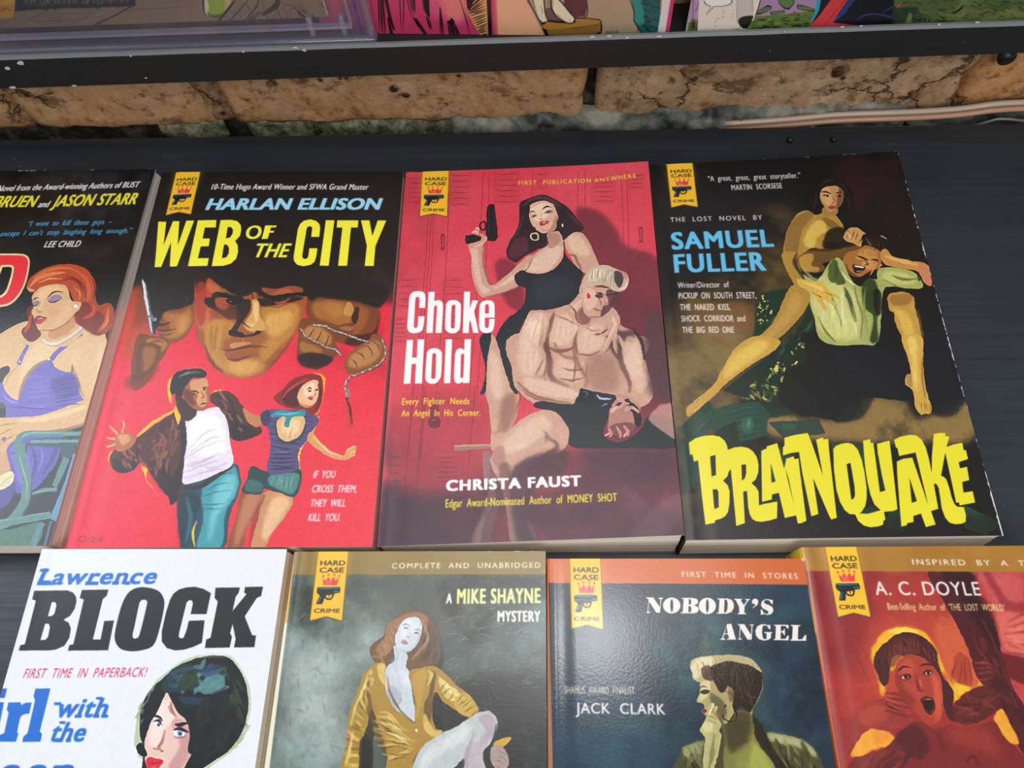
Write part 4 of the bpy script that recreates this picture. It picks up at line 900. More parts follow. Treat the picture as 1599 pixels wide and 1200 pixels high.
    s.hatch('ecccb4', '940,70 1050,80', '930,100 1050,105', 4, 10, 5, 0.5, 6, 3); s.hatch('ecccb4', '780,-20 840,20', '770,120 840,130', 5, 14, 7, 0.5, 8, 4); s.hatch('8a5a50', '860,60 890,120', '800,150 900,190', 5, 9, 5, 0.5, 6, 5)
    for q in ('1205,300 1230,270 1262,262', '1235,310 1262,286 1292,284', '1265,322 1290,304 1318,306'): s.s('e0a898', q, [12, 17, 10], 3, 0.95); s.s('7c4640', q, [2, 4, 2], 2, 0.6)
    for q in ('1185,410 1200,440 1190,458', '1225,400 1245,438 1240,460', '1262,395 1285,425 1282,450'): s.s('c8887c', q, [12, 16, 9], 3, 0.95)
    # near thigh and shin
    s.p(SK, '640,500 680,430 760,360 850,320 920,330 970,380 990,450 960,520 880,560 800,590 780,700 750,830 800,900 820,985 700,985 680,850 650,700 600,600 600,550', 5)
    s.p(SL, '660,480 760,390 860,345 900,400 820,480 700,540 650,540', 16, 0.75); s.s('6c4440', '870,450 930,500 860,560 790,590', [6, 20, 24, 10], 9, 0.8); s.s('8c5c54', '860,420 880,450 870,480', [6, 14, 6], 7, 0.7)
    s.p('4c2c38', '690,640 780,560 980,520 960,640 820,700 790,860 830,990 740,990 700,820 680,720', 18, 0.92); s.p('b07c74', '610,520 660,500 670,580 640,620 610,590', 8, 0.8); s.p('6c3c40', '640,600 690,600 690,760 650,740', 12, 0.7)
    s.p('c09084', '1390,350 1450,290 1530,300 1560,480 1480,440 1410,390', 8, 0.85); s.p('74485c', '1240,680 1330,740 1380,820 1330,900 1290,800', 26, 0.6); s.p('8c5c64', '1330,900 1420,800 1560,740 1560,860 1420,960 1300,960', 18, 0.65); s.p('44283a', '1000,530 1300,520 1500,540 1400,700 1200,640', 40, 0.7)
    s.P('3a2434', '60,760 420,740 1600,830 1600,1100 0,1100', 0.42, 50)
    s.finish(0.8, 12)
    s.V(610, 250, 3.807)
    emblem(cv, [(610+189/3.807, 250+65/3.807), (610+347/3.807, 250+62/3.807), (610+337/3.807, 250+334/3.807), (610+174/3.807, 250+334/3.807)])
    s.V(610, 250, 3.807)
    s.t('FIRST PUBLICATION', 763, 143, 1192, 128, 24, 'f4dc3c', 0.03, 0, 1.35, 1); s.t('ANYWHERE', 1216, 127, 1460, 101, 24, 'f4dc3c', 0.03, 0, 1.35, 1)
    s.V(620, 445, 7.2727); W_ = 'fdfafa'
    c_ = '320,265 326,160 320,110 296,80 240,73 190,76 155,100 138,150 130,260 115,460 116,500 135,535 175,552 215,552 262,540 292,510 302,470 314,358 242,360 236,460 228,486 212,493 195,488 190,470 208,170 216,144 232,138 250,144 257,170 252,265'
    s.P(W_, c_)
    s.P(W_, '360,82 430,78 424,185 465,172 500,180 522,205 526,250 508,548 438,548 456,250 450,236 436,236 422,250 406,548 334,550')
    s.ring(W_, '555,270 562,215 590,182 640,172 690,180 722,212 728,260 720,470 700,520 670,545 625,552 580,540 552,505 547,460', '622,260 636,228 654,228 664,250 656,470 642,492 628,494 616,480 613,460', 0, 1)
    s.P(W_, '764,76 832,74 828,265 860,175 924,174 878,300 930,544 868,546 835,400 822,430 816,546 748,548')
    s.ring(W_, '938,270 946,215 975,182 1030,170 1080,176 1106,205 1112,250 1112,368 1000,370 1000,460 1006,480 1022,490 1038,484 1046,465 1050,385 1112,382 1108,460 1092,515 1060,540 1015,548 970,536 942,505 934,460', '1002,322 1002,240 1012,218 1026,214 1042,222 1047,245 1046,322', 0, 0)
    s.P(W_, '110,626 182,626 170,830 226,828 234,624 310,622 284,1124 204,1124 216,900 166,902 152,1124 74,1126')
    s.ring(W_, '335,830 342,770 370,735 420,722 470,728 505,760 512,810 502,1020 482,1075 450,1115 400,1128 355,1115 326,1080 322,1020', '402,810 412,785 426,776 440,788 444,815 438,1040 428,1062 412,1070 396,1062 390,1040', 0, 1)
    s.P(W_, '556,620 628,618 606,1118 534,1120')
    s.ring(W_, '770,618 844,616 824,1114 752,1116 745,1100 715,1120 685,1122 660,1105 650,1075 648,1030 660,790 672,745 705,720 740,722 765,742', '728,800 740,784 756,782 765,800 755,1040 745,1060 732,1062 722,1045', 0, 0)
    s.V(580, 540, 3.198); Y = 'f6e93a'
    s.t('Every Fighter Needs', 152, 296, 489, 292, 32, Y, 0.02, 0, 1.12, 1); s.t('An Angel In His Corner.', 149, 354, 544, 350, 32, Y, 0.02, 0, 1.12, 1)
    s.t('CHRISTA FAUST', 377, 725, 1046, 698, 50, W_, 0.04, 0, 1.15, 2); s.t('Edgar Award-Nominated Author of MONEY SHOT', 371, 809, 1228, 775, 40, Y, 0.02, 0, 1.1, 1)
    s.t('Orbik', 78, 968, 205, 962, 34, '2c1a28', -0.01, 0.1, 1.1)
    s.wear('r', 0.0, 1.5, 33, 'e8b0b0'); s.specks(20, 12, 'd8d4cc', 0.4)
    return cv

def art_b4():
    cv = Canvas(132, 204, px_corners(Q['B4']), '14110f'); s = cv
    s.V(1010, 230, 3.402)
    # ochre glow and reddish dark
    s.mottle('8a6c30', '500,380 760,330 800,600 760,900 560,1100 200,1500 60,1300 100,900 300,760 420,640', 90, 0.25, 0.75, 0.75, 60, 3)
    s.mottle('7c5c34', '120,1000 500,860 600,1000 400,1500 100,1500', 80, 0.2, 0.6, 0.7, 50, 7)
    s.mottle('40141c', '1020,60 1420,80 1450,420 1200,420 1050,250', 80, 0.3, 0.7, 0.6, 60, 5)
    s.mottle('8a4a38', '260,880 500,820 560,960 380,1060', 60, 0.3, 0.7, 0.5, 30, 6)
    s.V(1030, 540, 2.81)
    s.mottle('8a7444', '60,0 380,-60 300,300 180,400 60,330', 70, 0.15, 0.6, 0.8, 40, 8)
    s.mottle('9a7c44', '470,300 800,330 900,240 1050,200 1130,320 1300,250 1380,280 1360,420 1100,430 700,420 480,400', 60, 0.1, 0.55, 0.9, 24, 9)
    s.mottle('5c4a28', '80,400 200,420 200,820 90,840', 50, 0.3, 0.6, 0.7, 30, 10)
    # curtain or dress in green with blossoms
    G = '12261a'
    s.V(1010, 230, 3.402)
    s.p('142c1c', '590,800 700,760 820,760 870,900 880,1100 800,1400 500,1400 560,1000', 10, 0.95)
    s.V(1030, 540, 2.81)
    s.p('10251a', '540,-40 680,-40 660,80 540,130 530,270 440,260 260,200 200,250 420,60', 8, 0.95)
    s.p('12100f', '640,-60 1090,-20 1100,120 1100,240 900,230 840,320 760,330 540,270 530,140 640,60', 6); s.p('141426', '780,-20 1060,40 1090,240 960,220 800,160', 40, 0.5)
    s.p('15141c', '1150,-60 1280,-60 1330,260 1200,300 1170,120', 14, 0.9)
    s.p('1c1c1c', '840,250 930,220 880,320 760,335', 10, 0.8)
    s.dabs('7c8a3c c8b858 56702c', '440,110 540,80 530,240 400,240 390,180', 26, 22, 10, 30, 3, 0.8, 4, 60); s.dabs('e0d068 9aa048', '470,110 620,-10 600,80 520,130', 14, 16, 9, 0, 2.5, 0.85, 5, 90); s.dabs('8a7c38 4c5c24', '330,210 510,200 500,250 360,250', 16, 26, 9, 10, 4, 0.7, 6, 60)
    s.V(1010, 230, 3.402)
    s.dabs('d8c860 e8dc78 9aa040', '600,790 690,800 640,920 590,960 580,880', 26, 14, 9, 0, 2, 0.85, 7, 90); s.dabs('c8bc58 70883c', '780,1040 830,1040 820,1090 780,1090', 8, 14, 9, 0, 2, 0.85, 8, 90); s.dabs('2c5430 3c6838', '590,950 800,780 870,1000 700,1100 560,1060', 24, 70, 12, 110, 6, 0.5, 9, 20)
    # woman
    SK = 'b08838'; SL = 'd4a84c'; SD = '4c3418'
    s.p('120e0e', '860,180 920,140 990,150 1050,190 1090,230 1080,300 1040,340 960,330 900,330 840,360 820,300', 5)
    s.p(SK, '800,350 850,335 900,360 960,330 1000,360 1040,420 1030,500 960,500 930,540 860,540 800,600 790,560 760,590 720,560 730,480 760,400', 3)
    s.p('8a6430', '730,560 740,460 780,380 850,340 880,360 820,440 800,540 790,600', 6, 0.8)
    s.p('e0bc58', '880,400 930,390 950,440 900,480 880,530 840,530 830,480', 10, 0.85); s.p('7c5828', '930,370 1000,400 1040,450 1000,440 960,420', 8, 0.8); s.p('1c130c', '960,440 1040,430 1060,500 1000,540 930,530', 10, 0.9)
    s.p('a87844', '935,320 1000,310 1010,350 960,370 930,350', 4)
    # left arm down to the shirt
    s.p(SK, '715,560 790,560 770,600 790,650 830,710 800,760 760,700 720,620', 4); s.s(SD, '790,560 775,620 830,710', [5, 14, 6], 5, 0.8)
    # her head
    s.p('c08c58', '912,200 960,190 1020,195 1042,240 1035,290 1000,330 965,340 935,310 915,270', 2.5); s.p('dcaa6c', '920,215 960,205 980,270 960,310 930,280', 7, 0.75); s.p('5c3420', '1020,210 1042,240 1030,295 1000,328 1010,260', 6, 0.7)
    s.s('1a100c', '922,238 950,236 976,246', [4, 9, 4], 2); s.s('1a100c', '1000,242 1030,236', [6, 6], 2, 1, 0); s.e('1a100c', 948, 256, 18, 6, 5, 2); s.e('e8d8b8', 942, 257, 4, 3, 0, 1); s.e('1a100c', 1016, 258, 15, 6, 0, 2); s.e('e8d8b8', 1010, 258, 3.5, 3, 0, 1)
    s.s('7c4824', '985,260 992,285 978,296', [2, 5, 4], 2.5, 0.9); s.p('b03a34', '958,316 978,308 1000,314 992,326 968,328', 2); s.s('5c1c18', '960,317 1000,316', 3, 1, 0.9, 0); s.p('120e0e', '900,180 960,150 1040,180 1060,250 1045,300 1040,230 1000,200 940,200 912,230 905,290 890,250', 4)
    s.p('181110', '896,300 892,240 905,195 935,165 980,155 1030,170 1062,205 1075,260 1060,310 1042,320 1048,260 1040,232 1012,208 975,204 940,212 918,236 912,270 908,310', 2.5)
    s.s('4c3a34', '915,210 950,178 1000,172', [2, 7, 2], 2.5, 0.7); s.s('4c3a34', '1000,180 1045,205 1060,250', [2, 7, 2], 2.5, 0.6); s.s('3a2a26', '900,240 890,290 880,330', [3, 10, 4], 4, 0.7); s.s('3a2a26', '1062,260 1072,310 1060,350', [3, 12, 4], 4, 0.6)
    # his raised arm and her hand in his hair
    s.p('6c4a20', '830,560 900,540 1000,540 1080,520 1140,520 1120,560 1040,590 960,610 930,620 940,650 880,670 810,640 790,600', 4); s.p('c89c44', '800,600 830,570 880,570 870,630 910,640 900,660 830,660', 7, 0.8); s.s('2c1c0e', '850,545 950,550 1050,530 1120,520', [4, 10, 10, 4], 4, 0.8)
    s.p('c89454', '1040,470 1070,430 1110,425 1140,445 1160,460 1140,500 1130,530 1090,510 1060,500 1045,490', 3); s.hatch('5c3818', '1060,440 1150,460', '1060,490 1120,510', 4, 7, 2.5, 0.85, 3); s.s('e8bc74', '1060,450 1080,480', [8, 10], 3, 0.8, 0)
    # man head
    s.p('1c120c', '1140,470 1200,460 1270,480 1280,540 1250,590 1230,560 1160,530', 4); s.p('a86c34', '1040,590 1060,560 1130,540 1160,520 1230,545 1245,590 1230,640 1180,660 1120,690 1070,670 1030,630', 3)
    s.p('c89048', '1140,545 1210,550 1215,600 1160,600 1100,590', 7, 0.8); s.p('d8a050', '1140,610 1200,600 1190,650 1150,640', 6, 0.8); s.s('2a140c', '1110,575 1150,590 1175,600', [5, 11, 4], 2.5); s.s('2a140c', '1185,598 1215,598 1230,610', [4, 9, 3], 2.5); s.hatch('5c3018', '1140,550 1210,560', '1150,575 1200,580', 4, 4, 2, 0.8, 3)
    s.p('2a0c0a', '1090,625 1130,630 1160,640 1140,660 1110,670 1095,650', 2.5); s.s('e8dcc0', '1100,632 1150,640', 7, 1.5, 1, 0); s.s('c8988c', '1110,660 1140,655', 6, 2, 0.8, 0); s.s('4c2414', '1150,600 1170,620 1150,628', [3, 8, 4], 3, 0.9); s.s('5c3018', '1050,620 1070,660 1120,690', [6, 12, 6], 5, 0.8)
    s.hatch('3c2818', '1150,480 1260,490', '1180,530 1250,560', 7, 6, 2.5, 0.8, 5); s.s('8c8478', '1160,480 1190,520', [4, 8], 2.5, 0.7, 0); s.s('c89068', '1240,470 1275,485', [8, 6], 3, 0.9, 0)
    # right forearm across
    s.p('c48a48', '1240,560 1270,540 1310,580 1400,600 1490,620 1510,680 1518,730 1480,720 1440,660 1340,640 1260,620', 3); s.s('e8b868', '1260,575 1340,600 1440,625', [8, 18, 12], 6, 0.8); s.p('c87c60', '1440,640 1500,640 1518,730 1490,725', 7, 0.7); s.s('c88c4c', '1220,610 1200,650 1185,680', [12, 10, 6], 2.5); s.s('c88c4c', '1245,620 1225,650', [11, 6], 2.5, 1, 0)
    # shirt
    SH = 'a8ac60'
    s.p(SH, '790,610 810,660 860,700 900,710 960,620 990,590 1030,600 1080,700 1130,740 1170,700 1220,700 1220,660 1250,640 1340,640 1430,670 1470,740 1390,750 1290,740 1250,780 1225,1030 1120,1050 1000,1055 910,1020 880,900 850,800 840,720', 3)
    s.p('d8d488', '870,780 960,720 1060,740 1120,820 1120,1000 1020,1030 920,980 880,880', 22, 0.8); s.p('ccc878', '1260,660 1380,670 1430,720 1330,730 1260,710', 10, 0.8); s.p('c8c87c', '820,640 900,700 980,640 960,720 880,720', 9, 0.7)
    s.p('3c4c1c', '1000,600 1020,660 1050,720 1000,730 990,660', 6, 0.85); s.p('2c401a', '1040,740 1080,800 1110,920 1090,920 1060,830', 7, 0.8); s.p('1c2c14', '1140,720 1200,700 1230,780 1220,940 1225,1030 1180,1030 1200,900 1150,850', 9, 0.85)
    for q, c in (('940,760 990,830 1030,960', '5c6c2c'), ('1090,700 1110,800 1140,900 1130,1020', '6c7838'), ('900,900 950,990 1000,1040', '5c6c2c'), ('1160,740 1150,850 1170,1000', '8c9448'), ('1300,680 1360,700 1440,700', '4c5c24'), ('1250,700 1330,740', '3c4c1c'), ('880,740 930,740', '5c6c2c')): s.s(c, q, [4, 14, 5], 5, 0.75)
    s.hatch('eceaa8', '900,800 1000,760 1100,820', '930,980 1040,1010 1110,1000', 8, 12, 6, 0.5, 14); s.p('3c4c1c', '960,640 990,590 1010,660 990,720 960,700', 6, 0.8); s.s('e0dc94', '1030,660 1060,700 1100,735', [5, 12, 6], 3, 0.9); s.s('2c3818', '1440,680 1450,710', [10, 14], 3, 0.9, 0)
    s.p('0f0d0c', '1200,760 1240,770 1240,880 1210,880', 6, 0.8)
    # her hand spread on the shirt
    s.p('d8b04c', '790,700 860,715 930,720 960,760 1010,790 1020,805 960,800 1000,835 990,845 930,810 950,860 930,862 890,800 860,770 820,760', 3); s.s('7c5c24', '870,770 920,800', [4, 8], 3, 0.8, 0); s.s('7c5c24', '930,765 980,790', [4, 7], 3, 0.8, 0); s.s('f0d07c', '820,720 890,740 940,770', [6, 18, 8], 6, 0.7)
    # left leg
    s.p(SK, '760,740 840,760 860,800 830,880 740,980 640,1060 540,1120 480,1140 560,1040 650,950 700,860', 4)
    s.p('c89a4c', '770,780 820,800 790,880 700,980 600,1050 660,960 720,880', 12, 0.7); s.s(SD, '860,830 800,940 700,1040 600,1110', [5, 16, 14, 6], 7, 0.8)
    s.V(1030, 540, 2.81)
    s.p('c89c44', '330,10 420,-40 520,-20 490,30 380,100 290,170 250,210 200,260 150,300 125,315 118,280 170,230 230,180 270,110', 3.5); s.p('e8c45c', '330,40 430,-20 470,10 350,100 280,150 290,90', 12, 0.8); s.s('6c4c1c', '480,40 380,110 280,190 220,250', [4, 10, 10, 5], 5, 0.8); s.hatch('7c5824', '150,265 130,310', '175,240 150,300', 3, 4, 2, 0.7, 3)
    # right leg
    s.V(1010, 230, 3.402)
    s.p('c49440', '1280,790 1320,770 1380,770 1420,800 1430,860 1455,960 1460,1060 1450,1130 1400,1130 1370,1040 1320,940 1310,880 1285,860', 4); s.p('e0b850', '1310,860 1380,880 1420,980 1420,1100 1380,1020 1340,920', 12, 0.85); s.p('8a5c2c', '1290,790 1400,780 1400,830 1310,840', 10, 0.6); s.s('7c5828', '1440,860 1462,980 1462,1100', [5, 12, 6], 5, 0.8)
    s.V(1030, 540, 2.81)
    s.p('d0a448', '1062,-40 1150,-40 1155,60 1160,140 1170,200 1192,270 1185,298 1160,300 1145,305 1120,270 1108,200 1075,165 1080,130 1100,120 1090,60', 3); s.p('ecca68', '1085,-30 1125,-30 1130,100 1130,200 1110,150 1105,60', 8, 0.8); s.s('7c5828', '1155,20 1150,140 1165,230', [4, 8, 4], 4, 0.8); s.p('a87c48', '1080,130 1100,125 1105,180 1085,165', 4, 0.8); s.hatch('6c4820', '1140,250 1180,250', '1150,300 1188,296', 4, 4, 1.5, 0.8, 2)
    # bank notes
    for P_, c in (('80,370 210,245 260,330 150,430', '163c2c'), ('215,290 300,262 430,250 475,300 460,400 330,430 250,400', '184432'), ('470,340 690,325 720,390 540,410', '223c34'), ('90,440 160,400 220,560 120,640', '14382a'), ('240,380 330,330 350,440 260,470', '0e2018'),
                  ('1330,700 1420,740 1500,780 1430,835 1330,800', '1e4a30'), ('1000,720 1100,740 1060,820 980,800', '18382a'), ('850,740 920,700 1000,760 900,800', '1a3226'), ('430,480 560,440 620,600 460,640', '1a3a2a'), ('740,430 900,440 900,520 760,520', '20402c')):
        s.P(c, P_, 0.9, 3)
    s.hatch('3c6c58', '300,300 330,400', '430,280 450,380', 6, 4, 2, 0.7, 5); s.hatch('3c6c58', '130,380 150,410', '220,300 240,330', 4, 4, 2, 0.6, 4); s.e('2c5c48', 380, 350, 28, 36, 10, 4, 0.8); s.e('5c8c70', 385, 345, 8, 22, 10, 4, 0.6); s.e('2c5c48', 560, 360, 30, 14, 0, 4, 0.7); s.hatch('2c5c40', '1350,720 1360,800', '1460,780 1430,830', 4, 4, 2, 0.6, 3)
    s.P('181010', '100,780 1500,740 1510,850 110,870', 0.55, 24)
    s.finish(0.8, 12)
    k = 3.402
    emblem(cv, [(1010+104/k, 230+88/k), (1010+239/k, 230+81/k), (1010+267/k, 230+318/k), (1010+129/k, 230+321/k)])
    s.V(1010, 230, k); W_ = 'efe9e4'; C = '62c0ec'
    s.t('\u201cA great, great, great storyteller.\u201d', 322, 180, 812, 160, 28, W_, 0.02, 0, 1.12, 1); s.t('MARTIN SCORSESE', 447, 228, 714, 216, 28, W_, 0.02, 0, 1.12, 1)
    s.t('THE LOST NOVEL BY', 125, 399, 608, 385, 24, W_, 0.03, 0, 1.3, 1)
    s.t('SAMUEL', 138, 545, 666, 528, 88, C, 0.05, 0, 1.12, 3); s.t('FULLER', 152, 668, 624, 656, 94, C, 0.05, 0, 1.12, 3)
    s.t('Writer/Director of', 164, 752, 432, 747, 30, W_, 0.01, 0, 1.1, 1); s.t('PICKUP ON SOUTH STREET,', 170, 809, 576, 806, 32, W_, 0.01, 0, 1.1, 1); s.t('THE NAKED KISS,', 177, 870, 438, 869, 32, W_, 0.01, 0, 1.1, 1)
    s.t('SHOCK CORRIDOR and', 184, 931, 517, 929, 32, W_, 0.01, 0, 1.1, 1); s.t('THE BIG RED ONE', 190, 991, 458, 990, 32, W_, 0.01, 0, 1.1, 1)
    s.V(1070, 670, 6.6625); Y = 'ebdf2c'
    BR = '35,150 100,105 190,80 280,74 350,88 400,130 425,180 432,225 500,200 570,192 640,205 690,240 730,300 748,380 745,460 720,530 675,572 720,610 748,660 752,800 800,785 940,760 940,830 936,935 850,960 770,972 720,965 680,940 655,890 640,820 628,652 590,660 608,985 518,1014 462,425 440,460 430,500 385,545 430,590 452,650 450,780 435,870 405,915 360,940 305,955 300,982 205,1000 175,750 130,335 88,345 72,272 46,278'
    s.ring(Y, BR, ['252,295 305,280 312,485 268,502', '278,638 320,632 335,660 340,820 296,838', '572,382 618,376 620,470 605,520 578,545'], 0, 0)
    s.ring(Y, '775,235 830,210 830,190 940,155 1010,420 1030,330 1026,318 1110,292 1118,322 1160,312 1172,430 1240,960 1190,985 1150,990 1132,905 1016,932 955,672 885,688 884,740 782,765', ['872,360 922,552 880,566'], 0, 0)
    s.P('1c2a20', '1026,420 1040,500 1110,790 1080,640 1060,540')
    s.P(Y, '1014,100 1120,70 1255,50 1300,160 1412,490 1342,120 1412,94 1418,115 1468,110 1480,250 1555,930 1495,948 1470,900 1310,520 1364,890 1290,915 1200,480 1164,248 1080,258 998,285 998,200 1014,180')
    s.V(1290, 670, 6.6625)
    s.ring(Y, '55,215 80,185 140,160 205,150 260,165 310,220 350,320 380,450 402,620 402,730 385,810 345,870 325,886 420,885 545,850 480,790 440,690 410,560 385,400 366,128 442,112 448,152 475,148 545,620 512,160 645,125 680,420 724,840 680,858 600,866 582,866 588,905 596,948 576,960 572,1000 520,1018 440,1028 370,1010 310,960 280,895 220,890 170,850 120,760 85,640 60,430', ['194,374 232,358 252,470 275,610 278,700 265,728 242,742 215,540'], 0, 0)
    s.P('18241c', '475,148 490,260 540,662 596,645 560,480 525,280')
    s.P(Y, '694,118 760,85 860,65 930,72 985,115 1030,200 1062,320 1088,460 1092,280 1115,55 1180,44 1236,44 1240,78 1280,80 1250,186 1225,300 1188,490 1215,500 1245,530 1275,620 1300,720 1330,790 1360,812 1425,815 1448,900 1444,970 1400,990 1330,995 1270,978 1225,925 1190,830 1175,720 1160,620 1140,580 1110,572 1155,835 1078,858 1125,998 1020,1025 970,885 890,910 892,972 825,985 822,1005 762,1020 745,800 722,470 720,345 780,315 885,302 1045,785 990,560 918,250 745,288 728,205 712,198')
    s.P('1a221c', '852,515 880,600 928,755 874,772 862,640'); s.P('201c1a', '745,288 918,250 950,380 1045,785 885,302 800,310 722,340 740,300')
    s.P(Y, '1245,190 1330,162 1418,145 1432,222 1456,222 1478,315 1378,348 1390,412 1465,395 1488,535 1412,555 1424,664 1522,650 1548,768 1380,800 1374,768 1344,772 1300,560 1232,240')
    s.wear('t', 0.32, 2.6, 41); s.wear('r', 0.42, 3.0, 43); s.wear('l', 0.12, 1.8, 44); s.wear('b', 0.1, 1.8, 45); s.specks(50, 15)
    return cv
book(Q['B3'], 'red locker-room paperback with a black-dressed woman holding a pistol behind a seated blond man', art_b3(), ('cf3a4c',), 0.36, 0.5, (0, 3.0, 1.6, 0), skew=((0, 0), (0, 0), (0, -3.4), (0, 0)))
book(Q['B4'], 'dark paperback with jagged yellow title and a woman gripping a man in a pale shirt', art_b4(), ('1a1614',), 0.32, 0.5, (0, 2.0, 0, 0), skew=((0, 0), (0, 0), (0.5, -2.6), (0, -2.4)), back='141212')
def art_l1():
    cv = Canvas(106, 171, px_corners(Q['L1']), 'e6e9ee'); s = cv
    s.V(0, 850, 3.428)
    HG = '7f9a68'
    # beehive hair and face
    s.p('a8bc90', '728,1000 745,900 800,790 850,725 960,640 1060,600 1170,594 1240,608 1300,680 1340,790 1338,900 1305,1030 1235,1120 1150,1180 1050,1230 760,1160 740,1100 720,1090', 5, 0.75)
    s.p('12181a', '750,960 762,860 815,780 860,735 960,655 1060,612 1160,602 1225,614 1285,680 1322,780 1326,900 1292,1020 1225,1110 1150,1165 1080,1210 1010,1300 780,1300 770,1100 755,1040', 2.5)
    s.p('e8c4b8', '800,960 830,900 870,820 900,800 940,850 980,900 1010,960 1020,1060 1030,1110 1000,1180 960,1260 900,1330 830,1300 780,1180 775,1060', 2.5)
    s.p('f6e2da', '850,880 900,840 940,900 920,960 880,1000 860,1080 800,1080 810,980', 9, 0.8); s.p('c08888', '960,1000 1015,980 1025,1110 980,1200 930,1280 900,1200 960,1100', 12, 0.75); s.p('b87c80', '930,940 990,950 980,1000 920,990', 8, 0.5)
    s.p('12181a', '905,800 960,780 1020,880 1060,960 1060,1120 1010,1120 1018,1020 1000,950 960,910 940,880', 4); s.s('8c5048', '915,850 925,900 950,930', [6, 16, 5], 4, 0.8); s.s('b06858', '905,870 915,910', 8, 3, 0.7, 0); s.p('12181a', '760,980 800,900 850,820 890,790 860,870 820,940 790,1010 770,1060', 3)
    s.s('1c1414', '822,922 850,928 872,952', [6, 14, 5], 2.5); s.s('1c1414', '935,968 970,972 1010,962', [8, 20, 8], 3)
    s.s('1c1414', '822,955 850,950 872,975', [5, 12, 4], 2.5); s.s('1c1414', '928,1000 965,992 1010,1015', [5, 16, 7], 3)
    s.e('f4f0f0', 846, 972, 22, 11, 30, 2); s.e('3c8cc0', 850, 972, 11, 12, 0, 1.5); s.e('101820', 851, 973, 5, 6, 0, 1); s.e('f4f0f0', 962, 1018, 30, 14, 10, 2); s.e('3c8cc0', 966, 1018, 14, 14, 0, 1.5); s.e('101820', 967, 1019, 6, 7, 0, 1); s.s('6c3c3c', '930,1034 965,1040 1000,1032', [3, 6, 3], 2.5, 0.8)
    s.s('9c5c60', '885,1000 870,1060 850,1095 872,1115', [5, 14, 14, 5], 5, 0.85); s.s('3c1c1c', '862,1112 878,1116', 6, 2, 0.8, 0); s.s('7c4444', '820,1098 845,1108', 6, 2.5, 0.8, 0)
    s.p('d8283c', '784,1160 800,1145 830,1150 875,1165 860,1195 825,1225 795,1215 786,1190', 2); s.s('7c1020', '790,1180 830,1178 866,1172', [3, 7, 3], 2); s.s('f08088', '810,1200 840,1198', 7, 3, 0.7, 0)
    s.p('1c3a44', '900,700 1000,640 1080,690 1060,760 960,800 870,780', 7, 0.8); s.dabs('4c7c84 5c8c90 2c4c60 26384c', '880,760 960,680 1080,640 1200,680 1230,760 1140,810 1020,800', 34, 70, 24, -25, 4, 0.75, 3, 25)
    s.p('5c8c8c', '1080,740 1180,700 1200,760 1120,810 1070,790', 5, 0.85); s.p('2c4468', '1090,660 1180,650 1160,700 1090,710', 6, 0.7); s.p('2c4468', '960,820 1080,830 1120,860 1000,865', 6, 0.6); s.dabs('14201c 0c1214 1c2820', '1060,860 1300,800 1290,1020 1120,1140', 24, 110, 26, -60, 5, 0.8, 4)
    s.dabs('2c4020 3c5030', '1180,640 1320,800 1300,960 1270,900', 10, 90, 14, 65, 4, 0.7, 5, 10); s.p('22301c', '980,700 1040,680 1060,760 980,790 950,760', 5, 0.8); s.s('c8b464', '960,650 1060,612 1220,610', [2, 6, 3], 2.5, 0.6); s.p('12181a', '730,1090 760,1070 790,1130 770,1145 745,1130', 3)
    s.dabs('86a070 9cb488', '735,920 760,850 840,750 820,790 770,880 765,980', 12, 50, 10, -60, 4, 0.7, 6); s.dabs('86a070', '1240,1110 1330,960 1320,1040 1250,1140', 8, 50, 8, -50, 4, 0.6, 7)
    s.finish(0.7, grain=0.004, knife=0.3)
    k = 3.428; s.V(0, 850, k)
    emblem(cv, [(20/k, 850+45/k), (177/k, 850+42/k), (72/k, 850+413/k), (-92/k, 850+413/k)])
    s.V(0, 850, k); B = '1f6ccc'; K = '1b1b1e'
    s.t('Lawrence', 200, 218, 842, 213, 84, B, 0.035, 0.2, 1.12, 5)
    for q in ('195,222 205,196 270,196 280,222', '210,150 218,133 262,133 258,150', '455,222 460,202 530,202 525,222', '600,220 604,202 640,202 636,220', '666,220 670,202 700,202 696,220'): s.P(B, q)
    s.ring(K, '183,252 360,250 392,262 408,285 410,310 400,350 375,388 340,408 368,424 380,455 372,505 345,548 300,568 260,573 100,573 108,545 132,540 192,305 172,298', ['278,312 298,314 303,330 292,376 278,388 256,390', '242,428 262,430 268,448 258,500 244,516 216,518'], 0, 0)
    s.P(K, '440,248 582,246 572,280 552,296 498,515 540,515 560,415 612,412 580,572 365,574 372,545 394,540 450,300 428,290')
    s.ring(K, '770,233 840,248 874,285 880,340 852,470 822,545 770,570 700,577 645,562 618,520 620,460 650,340 682,272 720,242', '768,300 784,304 788,328 750,484 735,506 718,509 711,490 722,440 745,330 754,308', 0, 1)
    s.P(K, '960,245 1000,234 1045,231 1090,242 1130,265 1106,378 1022,378 1034,322 1030,305 1014,302 1000,315 960,480 958,500 970,510 985,504 1000,465 1012,414 1096,411 1082,532 1040,552 990,568 940,573 895,560 868,525 868,470 890,370 912,300 930,268')
    s.P(K, '1155,236 1285,234 1278,262 1262,285 1245,362 1320,270 1308,262 1312,232 1408,230 1398,280 1375,290 1310,390 1350,492 1370,492 1362,555 1253,557 1262,510 1246,430 1232,480 1242,500 1230,557 1098,560 1105,515 1128,505 1167,310 1150,290')
    s.t('FIRST TIME IN PAPERBACK!', 120, 722, 786, 714, 50, 'cf2f55', 0, 0.16, 1.1, 0)
    s.V(0, 1020, 6.665)
    s.t('The', -330, 300, 62, 300, 195, B, 0.035, 0.18, 1.05, 7)
